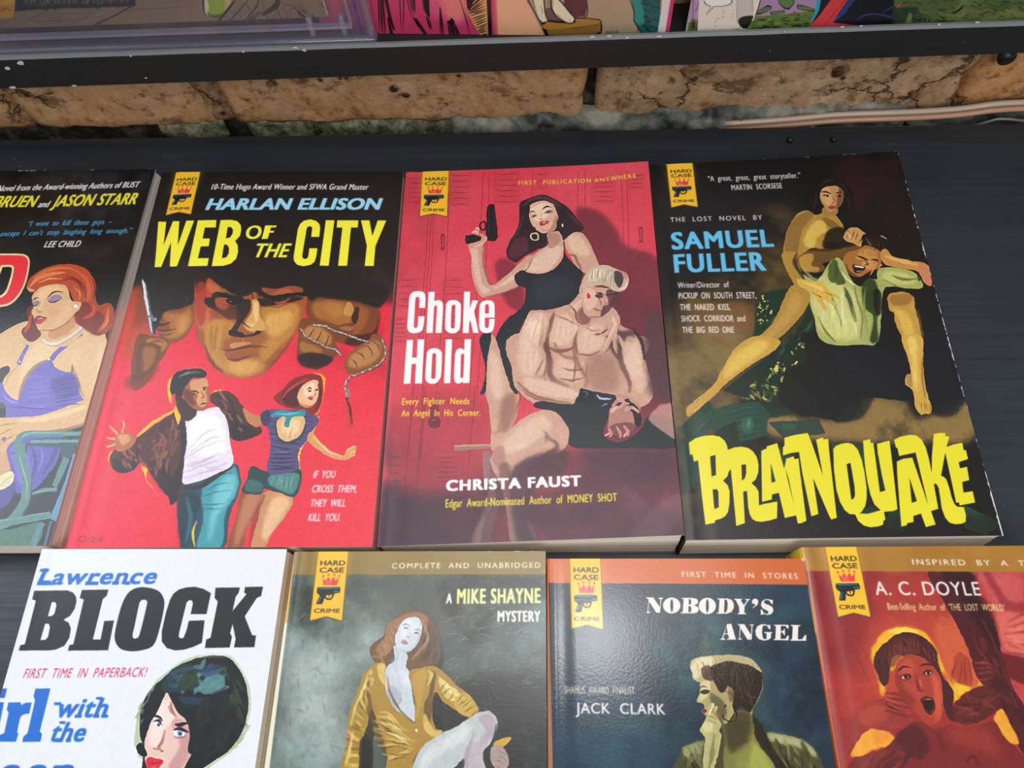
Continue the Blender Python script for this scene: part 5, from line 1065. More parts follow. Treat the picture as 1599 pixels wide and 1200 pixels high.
    s.P(B, '85,525 215,522 222,555 240,540 268,528 330,525 305,640 262,645 225,660 205,700 178,835 192,850 165,934 -30,934 -20,870 38,845 85,630 68,600')
    s.P(B, '370,380 527,378 415,830 440,850 422,934 233,936 245,880 288,845 366,500 350,460'); s.P(B, '-60,380 72,378 48,478 -85,478'); s.P(B, '-130,525 40,522 -20,830 -60,934 -200,934')
    s.t('with', 575, 675, 1122, 675, 195, B, 0.035, 0.2, 1.1, 7); s.t('the', 512, 928, 895, 928, 195, B, 0.035, 0.2, 1.1, 7)
    for q in ('775,684 785,650 855,650 850,684', '968,684 978,650 1040,650 1035,684', '1070,684 1078,650 1130,650 1126,684', '562,522 640,522 635,550 570,555', '1005,468 1070,466 1066,500 1002,492', '580,938 590,900 655,900 650,938', '685,938 692,900 745,900 738,938', '622,722 685,720 680,752 620,745'): s.P(B, q)
    s.t('Green', -780, 1540, 735, 1540, 520, B, 0.035, 0.18, 1.08, 18)
    s.specks(16, 17, 'b8b8b8', 0.4)
    return cv

def art_l2():
    cv = Canvas(106, 171, px_corners(Q['L2']), '5c6a62'); s = cv
    s.V(400, 850, 3.428)
    s.P('2c302a', '100,150 1600,150 1600,1240 60,1240', 0.45, 20)
    s.mottle('8ca09c', '200,240 640,200 760,500 640,900 560,1240 60,1240 100,900', 90, 0.2, 0.7, 0.9, 70, 3)
    s.mottle('b4c0bc', '260,420 640,380 620,700 500,1100 120,1240 130,900', 80, 0.25, 0.75, 0.8, 70, 4); s.mottle('6c8890', '1000,300 1550,300 1560,760 1100,760', 60, 0.3, 0.7, 0.7, 50, 5)
    s.mottle('1c1f1c', '180,170 600,170 420,330 220,500', 40, 0.4, 0.7, 0.5, 30, 6); s.mottle('191b18', '1000,780 1560,720 1560,1260 1100,1260 1000,1000', 60, 0.1, 0.5, 0.9, 50, 7)
    s.mottle('22241e', '1000,170 1540,170 1540,300 1300,360 1200,560 1050,420', 44, 0.35, 0.65, 0.7, 30, 8); s.dabs('3a403c 7c949c 93a8ae 2a2e2a', '1000,330 1550,330 1550,760 1040,760', 120, 60, 6, -12, 3, 0.4, 9, 20)
    s.dabs('9aaaa4 6f7f78 525c54', '200,300 600,300 480,1100 120,1200', 90, 50, 10, 70, 6, 0.3, 10, 40)
    # cast shadow
    s.p('20241f', '900,400 960,420 990,520 1000,640 960,680 900,640', 8, 0.7); s.p('17150f', '940,780 1000,800 1000,960 1010,1020 930,1020', 6, 0.9); s.p('2a2418', '600,880 650,960 620,1080 600,1240 540,1240', 8, 0.85)
    # hair
    s.p('6c4a2c', '640,640 608,570 640,520 680,490 700,430 740,400 790,365 860,356 920,380 970,440 985,500 990,600 960,660 900,660 840,680 800,660 740,600 700,660', 4)
    s.p('9c6e48', '700,430 800,375 870,365 920,400 900,480 880,400 800,410 760,470 730,560 680,600 640,560 690,500', 5, 0.85); s.hatch('c49468', '640,560 700,460 780,390', '680,640 740,540 800,410', 9, 7, 3, 0.6, 6); s.hatch('3c2818', '900,420 960,480 980,600', '840,600 880,640 950,650', 8, 12, 4, 0.7, 8)
    s.p('4c4844', '930,430 985,500 985,600 960,640 930,560', 8, 0.6); s.s('b88860', '890,400 920,500 870,580 830,620', [6, 18, 16, 6], 5, 0.7); s.s('a87c54', '620,600 660,600 690,640', [10, 16, 6], 4, 0.6)
    # face, neck, chest
    SK = 'c4ccd4'
    s.p(SK, '740,540 740,620 700,660 690,720 700,820 760,900 850,950 850,880 830,760 820,680 800,650 810,590', 3); s.p('98a0b0', '700,820 720,760 760,780 770,840 740,880', 7, 0.6); s.s('8c8c98', '770,780 775,830 750,870', [4, 8, 4], 4, 0.7); s.p('dce0e8', '760,660 820,700 830,760 790,740', 8, 0.6)
    s.p('c8d0d8', '780,420 820,392 870,396 890,440 880,500 850,550 810,578 770,565 745,530 750,480', 2.5); s.p('e0e4ec', '790,420 850,410 870,450 820,500 770,500', 8, 0.7); s.s('8c94a4', '880,470 855,540 810,575 765,560', [3, 8, 8, 3], 4, 0.7)
    s.s('5c5450', '785,438 805,428 826,442', [2, 5, 2], 1.5); s.s('5c5450', '845,460 865,456 880,468', [2, 5, 2], 1.5); s.s('4c4c54', '788,455 803,450 820,462', [3, 8, 3], 1.5); s.s('4c4c54', '842,478 858,474 874,486', [3, 8, 3], 1.5); s.s('7c8494', '830,465 822,498 808,496', [2, 4, 3], 2, 0.8); s.s('6c6c74', '806,494 822,500', 4, 1.5, 0.8, 0)
    s.p('b88c90', '776,518 795,512 815,526 804,538 784,532', 2); s.s('7c5860', '778,522 812,528', 3, 1.2, 0.9, 0); s.s('9ca4b0', '745,545 760,600 735,640', [3, 8, 4], 4, 0.6)
    # satin blouse
    Y = 'a8822c'; YL = 'e0c468'; YD = '5c4012'; YW = 'f4e8a8'
    s.p(Y, '640,640 690,630 690,700 700,800 760,900 850,950 940,1010 950,1060 900,1080 840,1150 830,1260 690,1260 700,1150 680,1060 650,960 620,880 600,960 570,1060 560,1260 450,1260 470,1130 490,1000 500,900 560,740 570,700', 3)
    s.p(Y, '820,680 900,660 950,650 1020,700 1080,760 1120,790 1180,880 1160,930 1060,880 1000,840 960,790 940,880 960,980 1000,1000 940,1040 890,980 850,940 860,860 840,780', 3)
    s.p(YD, '940,680 960,700 950,800 940,900 930,960 900,940 900,860 930,780', 6, 0.85); s.p(YD, '600,720 620,860 640,940 690,1060 700,1150 670,1100 620,960 590,880', 5, 0.7); s.s(YD, '700,700 720,800 780,900 850,960', [4, 10, 12, 6], 4, 0.7)
    s.hatch(YL, '640,900 620,1000 700,1150', '760,960 860,1060 830,1110', 9, 14, 5, 0.8, 8); s.hatch(YD, '650,930 640,1020 710,1170', '780,1000 850,1080 820,1140', 8, 9, 3, 0.75, 8, 3); s.hatch(YW, '700,920 720,1000', '800,1040 850,1090', 4, 7, 4, 0.8, 8, 5)
    s.hatch(YL, '590,700 560,800 500,980', '620,720 600,880 570,1050', 8, 16, 6, 0.75, 10); s.hatch(YD, '560,780 510,940 480,1080', '590,860 570,980 560,1100', 7, 9, 4, 0.7, 8, 7); s.s(YW, '600,690 580,760 530,880 505,980', [4, 14, 10, 5], 5, 0.7); s.s(YW, '520,1000 500,1100 480,1180', [5, 16, 8], 6, 0.7)
    s.p(YL, '650,650 690,640 690,700 700,760 660,720', 5, 0.8); s.p('c09838', '840,700 920,680 900,760 880,860 860,940 850,860', 6, 0.7); s.s(YL, '920,670 940,700 920,760', [6, 18, 6], 4, 0.8); s.p(YL, '980,720 1060,770 1120,830 1060,850 1000,800', 7, 0.75)
    s.hatch(YW, '970,710 1040,800', '1040,760 1150,880', 6, 9, 4, 0.7, 8, 9); s.hatch(YD, '970,790 1060,860 1140,920', '1020,760 1100,820 1180,880', 8, 8, 3, 0.75, 6, 11); s.p('c8a440', '1060,840 1120,790 1180,860 1190,900 1150,930 1090,900', 4, 0.8); s.hatch(YD, '1070,850 1150,920', '1120,800 1190,890', 6, 6, 2.5, 0.8, 4, 12)
    s.p(YL, '900,900 950,990 1000,1000 960,1030 900,990', 5, 0.75); s.e(YW, 858, 998, 8, 8, 0, 2); s.hatch(YL, '470,1110 460,1240', '570,1120 560,1240', 6, 12, 5, 0.7, 8, 13)
    # leg
    s.p('b8c0c0', '870,1110 960,1030 1080,970 1160,920 1220,892 1265,900 1290,940 1285,1000 1260,1060 1210,1120 1230,1240 1110,1240 1120,1140 1000,1240 840,1240', 4)
    s.p('d4dad8', '900,1110 1000,1040 1140,960 1120,1040 980,1130 880,1220', 14, 0.8); s.p('b094a4', '1190,930 1250,905 1280,950 1270,1020 1220,1080 1190,1060 1230,1000', 9, 0.75); s.s('2a2828', '1285,960 1275,1060 1250,1240', [6, 26, 30], 6, 0.85); s.s('8c7c88', '1170,1010 1130,1120 1120,1240', [6, 18, 14], 8, 0.7); s.p('b8a0ac', '1120,1100 1200,1060 1220,1160 1230,1250 1120,1250', 10, 0.6)
    s.p('c89c28', '1270,1080 1290,1050 1364,1028 1350,1060 1310,1085', 4); s.p('a89088', '1260,1090 1310,1080 1350,1130 1350,1190 1300,1210 1260,1170', 4); s.hatch('5c4840', '1290,1110 1280,1180', '1345,1140 1320,1200', 4, 5, 2, 0.7, 3)
    s.p('191611', '560,1040 620,1060 620,1260 560,1260', 8, 0.85)
    s.finish(0.8, 10)
    k = 3.428; s.V(400, 850, k)
    s.P('8a7030', '100,-30 1620,-30 1620,163 100,163'); s.mottle('9c8448', '200,0 1500,0 1500,160 200,160', 60, 0.4, 0.7, 0.4, 20, 5)
    s.P('e0a82a', '180,-30 216,-30 205,40 166,422 130,422')
    s.P('e8e4cc', '100,422 166,422 60,1290 20,1290')
    emblem(cv, [(400+332/k, 850+38/k), (400+495/k, 850+38/k), (400+460/k, 850+411/k), (400+288/k, 850+410/k)])
    s.V(400, 850, k); W_ = 'f2efe6'
    s.t('COMPLETE AND UNABRIDGED', 727, 131, 1520, 127, 28, W_, 0.04, 0, 1.3, 1)
    s.t('A', 1018, 318, 1046, 318, 54, W_, 0.02, 0, 1, 2); s.t('MIKE SHAYNE', 1077, 318, 1520, 314, 76, 'f2ec9a', 0.03, 0, 1.15, 2); s.t('MYSTERY', 1294, 414, 1520, 414, 56, W_, 0.02, 0, 1.12, 2)
    s.wear('t', 0.25, 2.0, 51); s.wear('r', 0.1, 1.6, 53, 'd8c0a0'); s.specks(30, 19)
    return cv

def art_l3():
    cv = Canvas(106, 171, px_corners(Q['L3']), '22323e'); s = cv
    s.V(820, 850, 3.428)
    s.mottle('33495c', '120,210 1500,210 1600,700 1500,1240 120,1240', 90, 0.3, 0.75, 0.7, 60, 3); s.mottle('3c6c6a', '680,420 1050,400 1050,700 820,760 700,600', 60, 0.3, 0.65, 0.8, 60, 4)
    s.mottle('2c6068', '1160,240 1520,240 1480,420 1200,420', 60, 0.35, 0.7, 0.6, 50, 5); s.mottle('2f5a60', '330,950 800,900 850,1180 400,1240', 70, 0.35, 0.7, 0.6, 60, 6); s.mottle('161c26', '150,560 700,520 700,760 180,900', 70, 0.35, 0.7, 0.6, 60, 7); s.mottle('151b24', '1300,500 1600,500 1600,1000 1350,960', 60, 0.35, 0.7, 0.6, 50, 8)
    s.mottle('5c7458', '940,480 1040,460 1020,620 940,620', 30, 0.3, 0.7, 0.6, 24, 9)
    s.p('3c5c58', '860,640 900,580 1100,560 1300,640 1290,860 1400,1000 1600,1040 1400,1010 1200,900 1000,700', 22, 0.5)
    # jacket
    s.p('4a4628', '835,1110 860,1080 960,1050 1080,1000 1210,900 1290,1000 1440,1030 1540,1080 1590,1180 1600,1300 830,1300', 4); s.p('a8a870', '840,1100 880,1075 960,1055 940,1120 870,1160', 9, 0.8); s.p('c0bf88', '1300,1010 1440,1032 1530,1080 1560,1140 1440,1080 1330,1060', 10, 0.8)
    s.dabs('262414 5c5a34 77744a 33301c', '880,1130 960,1080 1000,1240 860,1240', 22, 90, 16, 80, 5, 0.7, 4); s.dabs('262414 5c5a34 8a8858 33301c', '1320,1080 1540,1100 1580,1240 1340,1240', 34, 110, 16, 60, 5, 0.7, 5); s.p('201c10', '1210,910 1260,960 1320,1080 1420,1240 1340,1240 1250,1060 1220,980', 6, 0.85)
    # bare back and neck
    s.p('7c7a3c', '1050,900 1200,900 1215,960 1240,1060 1350,1240 1100,1300 1060,1160 1070,1050', 6); s.p('a8a84c', '1220,1060 1280,1120 1330,1240 1180,1260 1200,1140', 14, 0.85); s.p('3a3018', '1060,900 1120,900 1200,900 1200,1040 1130,1120 1080,1080', 14, 0.8); s.s('a87c3c', '1222,960 1215,1080 1190,1200', [3, 4, 3], 1.5, 0.8); s.p('8c8c44', '1120,1120 1190,1080 1200,1220 1140,1240', 14, 0.6)
    # profile
    s.p('ab9c68', '935,760 940,720 990,690 1060,720 1110,800 1120,880 1080,960 1040,940 990,930 952,905 945,885 958,870 945,850 918,845 930,800', 2.5)
    s.p('d8cc94', '940,740 980,720 990,780 970,820 930,845 940,800', 7, 0.85); s.p('5c5434', '990,800 1040,820 1080,880 1060,950 1010,930 1000,870', 9, 0.85); s.p('8a6a48', '1085,780 1110,768 1122,800 1110,840 1092,840', 3); s.s('4c3424', '1095,785 1110,800 1100,830', [2, 5, 2], 2)
    s.s('241c14', '930,772 950,762 975,768', [4, 6, 3], 2); s.p('3c3028', '938,788 965,778 990,786 975,800 945,800', 2.5); s.s('241c14', '936,795 960,800 985,794', [3, 5, 3], 1.5); s.p('7c1c1c', '945,885 962,880 975,893 958,905', 2)
    # hand and cigarette
    s.p('b8ae74', '945,970 960,940 975,900 990,850 1005,858 1000,890 1015,862 1030,870 1020,910 1050,960 1040,1000 1050,1040 1010,1200 960,1250 950,1160 960,1040 935,1000', 3); s.p('e0d498', '950,965 975,950 1000,960 1000,1000 960,1010', 6, 0.7); s.hatch('5c4c28', '985,880 975,940', '1010,900 1035,960', 4, 6, 2, 0.8, 3); s.s('f0e8c8', '1008,850 985,915', 7, 1.5, 1, 0); s.s('6c6840', '1010,1010 1000,1120 980,1220', [6, 22, 10], 7, 0.7); s.p('c85c30', '1020,905 1035,900 1040,925', 3, 0.5)
    # hair
    s.p('2c1e14', '1000,640 1080,620 1200,640 1270,690 1275,760 1250,820 1225,890 1195,900 1150,870 1120,900 1110,840 1120,790 1090,760 1050,800 1010,740 990,690', 4)
    s.p('b8a87c', '882,650 900,615 960,600 1080,592 1170,600 1230,630 1270,690 1200,650 1100,628 1030,640 990,660 960,720 930,740 900,720 890,690', 4); s.p('e8dcb0', '890,650 930,615 1000,605 1010,640 950,680 920,720 900,700', 7, 0.85); s.p('4c2c20', '940,670 980,650 1000,680 1000,730 960,720', 5, 0.85); s.hatch('8c7a50', '900,640 1080,600 1240,640', '930,720 1090,650 1220,700', 16, 6, 3, 0.6, 7)
    s.dabs('4c3420 16100c 5c4028', '1010,680 1200,650 1260,740 1200,880 1120,840 1040,760', 44, 60, 9, 60, 3, 0.6, 6, 30); s.s('c8c090', '1272,700 1265,790 1220,880 1210,910', [3, 6, 6, 10], 3, 0.7)
    s.s('18120c', '1075,855 1058,890 1062,930 1090,948 1120,940 1130,910 1110,860', 7, 1.5); s.s('b89868', '1062,870 1056,910', 4, 1.5, 0.9, 0); s.s('d8b88c', '1125,925 1110,945', 4, 1.5, 0.9, 0)
    s.finish(0.8, 10)
    k = 3.428; s.V(820, 850, k)
    s.P('d06a38', '60,-40 1620,-40 1620,218 1500,218 120,208 60,208'); s.P('c86c34', '60,200 126,200 150,1290 60,1290'); s.P('a8785c', '60,430 128,430 150,1290 60,1290', 0.9)
    emblem(cv, [(820+238/k, 850+71/k), (820+403/k, 850+71/k), (820+417/k, 850+456/k), (820+249/k, 850+453/k)])
    s.V(820, 850, k); W_ = 'f0e6e2'
    s.t('FIRST TIME IN STORES', 840, 176, 1460, 186, 28, W_, 0.03, 0, 1.3, 1); s.t('SHAMUS AWARD FINALIST', 211, 799, 586, 803, 38, 'dcc8a8', 0, 0, 1.05, 1); s.t('JACK CLARK', 272, 905, 750, 911, 56, W_, 0.05, 0, 1.1, 2)
    # fat-face title traced letter by letter
    s.V(1000, 920, 5.922); T = 'f0e6dc'
    s.P(T, '55,80 118,80 180,170 184,95 168,92 168,82 210,82 208,90 194,96 180,222 148,222 80,118 72,210 92,214 92,222 52,222 52,214 64,210 76,95 55,90')
    def O(x0, x1, y0, y1): s.ring(T, [(x0+(x1-x0)/2*(1-math.cos(a)), (y0+y1)/2-(y1-y0)/2*math.sin(a)) for a in np.linspace(0, 6.28, 24, endpoint=False)], [[((x0+x1)/2-0+(x1-x0)*0.085*math.cos(a), (y0+y1)/2-(y1-y0)*0.41*math.sin(a)) for a in np.linspace(0, 6.28, 16, endpoint=False)]], 0.3, 0)
    O(208, 370, 80, 228); O(538, 698, 82, 234)
    s.ring(T, '380,84 480,84 520,92 534,115 525,140 495,152 530,165 540,188 530,215 495,227 372,227 372,218 390,214 398,96 380,92', ['448,94 462,96 470,118 465,140 446,146', '445,158 462,160 472,188 466,212 442,217'], 0.3, 0)
    s.ring(T, '710,88 800,88 845,102 864,140 862,180 840,215 800,230 706,231 706,222 722,218 730,100 710,97', '778,98 798,104 806,140 802,190 790,216 772,221', 0.3, 0)
    s.P(T, '868,92 940,92 940,100 928,104 955,150 985,108 970,102 970,94 1012,94 1012,102 998,106 962,165 960,222 978,226 978,235 898,235 898,226 912,222 912,168 880,104 868,100')
    s.p(T, '1030,115 1045,95 1070,92 1088,110 1085,140 1060,165 1030,178 1062,150 1050,140 1035,135', 0.3)
    s.p(T, '1225,98 1224,140 1212,140 1190,108 1160,102 1140,118 1150,135 1190,150 1222,170 1230,200 1212,232 1175,242 1140,232 1122,240 1112,240 1112,190 1124,190 1140,222 1170,232 1185,222 1178,205 1130,180 1112,150 1122,115 1155,95 1190,96 1212,104', 0.3, 1, 0)
    s.ring(T, '800,325 840,322 880,460 888,470 800,470 800,462 818,458 808,420 775,420 765,455 782,462 782,470 738,470 738,462 752,458', '795,345 806,410 778,410', 0.3, 0)
    s.P(T, '900,325 960,325 1022,425 1026,340 1010,336 1010,328 1048,328 1048,336 1036,340 1028,470 990,470 925,365 920,455 936,460 936,470 904,470 904,460 912,455 918,340 900,334')
    s.p(T, '1200,330 1202,372 1190,374 1170,342 1145,336 1128,350 1124,400 1130,450 1148,466 1165,460 1166,412 1145,408 1145,398 1220,398 1220,406 1208,412 1206,455 1180,472 1140,478 1095,465 1066,430 1062,385 1080,345 1115,328 1150,326 1180,336', 0.3, 1, 0)
    s.P(T, '1236,330 1370,332 1370,368 1360,368 1340,344 1298,342 1298,392 1315,390 1328,370 1336,370 1336,430 1328,430 1314,404 1298,402 1296,462 1340,460 1362,430 1372,430 1370,475 1232,474 1232,464 1246,460 1252,344 1236,340')
    s.P(T, '1390,332 1480,334 1480,343 1460,348 1456,466 1495,464 1522,425 1534,425 1532,480 1386,478 1386,468 1402,464 1408,346 1390,342')
    s.V(820, 850, k)
    s.P('e8d8cc', '1465,68 1500,68 1490,96', 0.9); s.wear('t', 0.0, 1.5, 61); s.wear('l', 0.1, 1.4, 62, 'c89878'); s.specks(16, 23)
    return cv

def art_l4():
    cv = Canvas(106, 171, px_corners(Q['L4']), '9c2a24'); s = cv
    s.V(1200, 840, 3.333)
    s.mottle('7c1626', '180,170 560,170 480,500 340,800 250,500', 80, 0.1, 0.6, 0.7, 60, 3); s.p('c0442c', '540,460 640,400 960,400 1080,640 1120,800 1000,860 560,860 500,700', 40, 0.8)
    s.p('d06038', '860,440 980,430 1060,620 1100,780 960,800 900,640', 16, 0.8); s.p('b43c30', '560,240 840,200 960,420 620,440', 40, 0.6); s.hatch('8c3020', '620,400 1000,480', '700,440 960,460', 4, 4, 2, 0.6, 4); s.s('7c2c20', '340,430 460,620 520,760', [4, 8, 4], 4, 0.7); s.s('7c2c20', '420,420 510,620 560,700', [3, 5, 3], 3, 0.6); s.s('c04c38', '360,860 440,780 620,760', [4, 8, 4], 5, 0.6)
    s.mottle('b83428', '260,700 560,780 480,900 360,1000', 50, 0.3, 0.6, 0.7, 40, 5)
    s.p('8c2a20', '960,640 1000,600 1050,660 1040,790 960,790', 6, 0.5); s.hatch('7c2418', '970,650 1040,650', '940,780 1060,790', 4, 8, 4, 0.7, 5)
    # right figure, pink cloth
    s.p('bc4040', '1040,180 1500,180 1500,1260 1340,1240 1200,760 1180,400', 16); s.p('d0605c', '1060,190 1300,200 1310,340 1200,380 1120,260', 24, 0.7); s.p('e06a5c', '1190,380 1500,420 1500,640 1260,620 1200,520', 20, 0.85); s.p('8c2430', '1110,180 1180,300 1230,380 1400,400 1400,340 1250,330 1150,180', 12, 0.7)
    s.hatch('7c2028', '1220,450 1240,600', '1400,430 1420,640', 6, 12, 6, 0.6, 12); s.hatch('f08c78', '1230,500 1260,560', '1350,480 1360,600', 4, 16, 8, 0.6, 8, 3); s.p('5c141c', '1200,610 1360,640 1500,720 1500,800 1260,740', 8, 0.85)
    # dark beam
    s.p('4c1418', '832,176 1040,176 1080,300 1130,380 1180,480 1220,640 1280,800 1400,1000 1420,1240 1300,1100 1180,900 1100,760 1050,620 980,460 900,320', 4); s.p('2c0c10', '900,180 1060,180 1100,300 1180,440 1200,600 1120,500 1000,330', 16, 0.8); s.dabs('6c2420 7c3028 3c1014', '1050,420 1160,440 1240,700 1320,900 1240,880 1120,660', 22, 120, 12, 62, 5, 0.6, 6, 8)
    # yellow rim glow round the head
    s.p('f0b424', '532,620 560,540 620,480 720,466 800,490 850,540 880,600 910,680 950,760 1010,770 1060,800 1000,850 940,860 900,700 600,700 610,770 590,830 566,720', 9, 0.95); s.p('f8d850', '620,490 700,470 780,490 740,500 660,500', 5, 0.8); s.p('f4c030', '950,740 1030,780 1130,770 1060,640 1090,760 1010,830', 8, 0.7)
    s.p('f2a830', '425,1130 500,1010 600,1005 660,1050 640,1090 540,1110 480,1150', 8, 0.95); s.p('e88430', '540,1020 620,1020 620,1060 560,1080', 8, 0.6); s.p('f0a82c', '1170,960 1210,890 1260,980 1300,1060 1290,1080 1220,1060', 6, 0.95)
    # hair
    s.p('4a1818', '545,660 560,600 620,540 680,500 760,500 830,540 870,590 880,640 900,720 960,800 960,900 990,960 940,950 900,860 880,760 700,620 640,640 620,760 590,770 560,700', 4)
    s.p('6c2a20', '600,610 680,540 760,530 780,600 700,620 640,680', 8, 0.7); s.hatch('8c4030', '620,580 760,520 860,590', '660,640 760,600 870,660', 9, 7, 3, 0.7, 7); s.hatch('2c0c0e', '580,620 640,540 800,520', '590,740 660,600 830,580', 8, 9, 4, 0.7, 8, 4)
    s.p('5c1c1c', '960,880 1040,800 1160,780 1200,860 1140,940 1040,980 980,960', 6); s.dabs('3c1012 7c2c24 8c3428', '970,870 1160,790 1180,880 1040,970', 18, 80, 14, -10, 5, 0.7, 7, 30)
    # face
    s.p('a83a28', '655,690 680,640 740,610 820,640 870,690 900,760 905,860 895,950 850,990 800,960 760,900 700,840 660,770', 3); s.p('c85038', '680,660 740,640 760,700 700,730', 10, 0.7); s.p('d05c3c', '840,700 890,760 895,900 870,960 860,820', 9, 0.8); s.p('7c241c', '660,700 700,760 760,840 740,880 680,800', 10, 0.7); s.p('b8442e', '690,760 770,770 780,840 730,820', 9, 0.6)
    s.s('3c0c0c', '665,705 700,675 745,680', [5, 10, 4], 2.5); s.s('3c0c0c', '785,675 820,660 855,670', [4, 9, 4], 2.5); s.e('4c1410', 712, 728, 30, 18, -8, 3); s.e('d88c78', 710, 730, 20, 11, -8, 2); s.e('280808', 714, 728, 9, 10, 0, 1.5); s.e('4c1410', 828, 708, 27, 17, -8, 3); s.e('d88c78', 830, 710, 18, 10, -8, 2); s.e('280808', 830, 708, 8, 9, 0, 1.5)
    s.s('6c1c14', '765,720 775,780 790,800', [4, 12, 6], 4, 0.85); s.s('e0785c', '785,740 795,780', 8, 4, 0.7, 0); s.s('3c0c0c', '775,800 800,805 815,795', [3, 6, 3], 2)
    s.p('5c100e', '790,845 820,830 855,840 865,880 860,910 840,930 820,915 805,885', 2.5); s.p('2c0606', '800,850 830,842 850,855 850,890 835,910 815,885', 3); s.s('d8a898', '800,850 830,842 850,850', [3, 6, 3], 1.5, 0.8); s.s('c04438', '822,925 845,935 862,905', [3, 8, 3], 2.5, 0.9); s.s('8c2c20', '790,960 840,985 890,965', [4, 12, 5], 5, 0.7)
    # arm, hand, shoulders
    s.p('96302a', '345,1030 400,960 460,900 540,860 600,840 660,900 760,930 740,970 660,985 620,1010 520,1000 440,1100 400,1180 360,1180', 5); s.p('b84434', '470,910 560,870 620,900 600,960 500,980', 12, 0.7)
    s.s('4c1210', '600,850 640,890 720,920', [8, 18, 6], 4, 0.85); s.hatch('7c241c', '600,820 600,900', '720,850 760,930', 4, 20, 4, 0.9, 6); s.hatch('c05040', '600,840 620,900', '690,860 740,920', 3, 8, 3, 0.7, 5, 2); s.s('a03828', '630,985 680,990 720,1000', [20, 16, 6], 3); s.s('e89070', '600,865 606,850', 6, 2, 0.8, 0)
    s.p('7a2220', '690,1010 780,960 860,1000 940,980 1000,990 1100,980 1170,960 1240,1060 1290,1100 1330,1240 640,1260 420,1240 440,1160 560,1120 660,1060', 6); s.p('a03428', '920,990 1100,990 1170,1040 1200,1140 1100,1120 980,1080', 26, 0.7); s.p('4c1416', '660,1040 740,980 800,1010 840,1100 780,1160 700,1120', 12, 0.85); s.dabs('3c1012 8c3428 5c1c1c', '500,1150 700,1060 760,1180 600,1240 480,1220', 22, 100, 16, -30, 6, 0.6, 8); s.s('4c1214', '1020,1180 1060,1140 1100,1200', [6, 16, 6], 7, 0.7); s.s('5c1816', '880,1000 900,1080 940,1140', [6, 20, 8], 9, 0.7)
    # hand on the beam
    s.p('5c1a1c', '1060,650 1120,640 1170,680 1165,740 1130,775 1090,740 1070,700', 4); s.hatch('94382c', '1065,660 1095,740', '1160,670 1165,730', 4, 14, 3, 0.85, 4); s.hatch('2c0c0e', '1062,675 1090,735', '1150,690 1160,745', 3, 5, 2, 0.8, 3)
    s.finish(0.8, 10)
    k = 3.333; s.V(1200, 840, k)
    s.P('a8742a', '100,-30 1640,-30 1640,182 140,174'); s.mottle('bc8636', '200,0 1500,0 1500,170 200,170', 60, 0.4, 0.7, 0.4, 16, 5)
    s.P('e0b428', '100,-30 176,-30 182,60 196,118 120,118', 0.9); s.P('c8602c', '120,174 206,174 300,700 380,1260 300,1260', 0.0); s.P('d08858', '196,118 204,118 262,500 380,1290 352,1290 248,500', 0.8)
    emblem(cv, [(1200+292/k, 840+45/k), (1200+457/k, 840+43/k), (1200+531/k, 840+416/k), (1200+362/k, 840+416/k)])
    s.V(1200, 840, k); W_ = 'f0ece4'
    s.t('INSPIRED BY A TRUE STORY', 750, 141, 1720, 154, 28, W_, 0.03, 0, 1.3, 1)
    s.t('A. C. DOYLE', 560, 300, 1106, 303, 70, W_, 0.0, 0, 1.12, 1)
    s.t('Best-Selling Author of \u2018THE LOST WORLD\u2019', 622, 377, 1232, 384, 34, 'ead88c', 0.01, 0, 1.08, 1)
    s.wear('t', 0.0, 1.5, 71); s.specks(16, 29)
    return cv
book(Q['L1'], 'white paperback with heavy black and blue lettering and a dark beehive-haired woman', art_l1(), ('e8eaee',), 0.34, skew=((0, 0), (2.2, 0), (2.2, 0), (0, 0)))
book(Q['L2'], 'olive-banded paperback with a woman in a gold satin blouse on a grey cover', art_l2(), ('e4dcc0', ('e0a82a', 0, 28)), 0.26, 0.6)
book(Q['L3'], 'orange-banded dark blue paperback with a short-haired woman in profile smoking', art_l3(), ('b8846a', ('c8642c', 0, 30)), 0.17)
book(Q['L4'], 'ochre-banded red paperback with a screaming woman, cut off by the right edge', art_l4(), ('c8602c', ('e8c028', 0, 40)), 0.34)
# ------------------------------------------------------------------ the black board the books lie on
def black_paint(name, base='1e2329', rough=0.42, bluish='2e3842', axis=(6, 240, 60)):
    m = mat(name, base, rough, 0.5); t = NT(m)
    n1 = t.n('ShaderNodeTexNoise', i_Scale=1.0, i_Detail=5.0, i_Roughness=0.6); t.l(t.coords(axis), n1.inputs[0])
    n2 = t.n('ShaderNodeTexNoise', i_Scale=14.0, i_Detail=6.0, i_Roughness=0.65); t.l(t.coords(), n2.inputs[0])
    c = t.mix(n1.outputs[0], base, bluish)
    dust = t.n('ShaderNodeTexVoronoi', feature='F1', i_Scale=170.0, i_Randomness=1.0); t.l(t.coords(), dust.inputs[0])
    d = t.ramp(dust.outputs['Distance'], [(0.0, 1.0), (0.05, 1.0), (0.075, 0.0)])
    sel = t.ramp(n2.outputs[0], [(0.56, 0.0), (0.66, 1.0)])
    dd = t.mix(1.0, d, sel, 'MULTIPLY')
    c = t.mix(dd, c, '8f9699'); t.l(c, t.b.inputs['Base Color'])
    sm = t.ramp(n2.outputs[0], [(0.3, rough-0.12), (0.7, rough+0.1)]); t.l(sm, t.b.inputs['Roughness'])
    t.bump(n1.outputs[0], 0.0006, 0.35)
    return m
BOARD = black_paint('black_board_paint')  # bluish tone puts the board's cool sheen into its paint colour
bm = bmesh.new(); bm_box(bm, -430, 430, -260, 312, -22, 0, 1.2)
bo = Vector((0, 26, -22)); board = bm_obj('display_board', bm, BOARD, None, False, bo); board.location = bo*MM
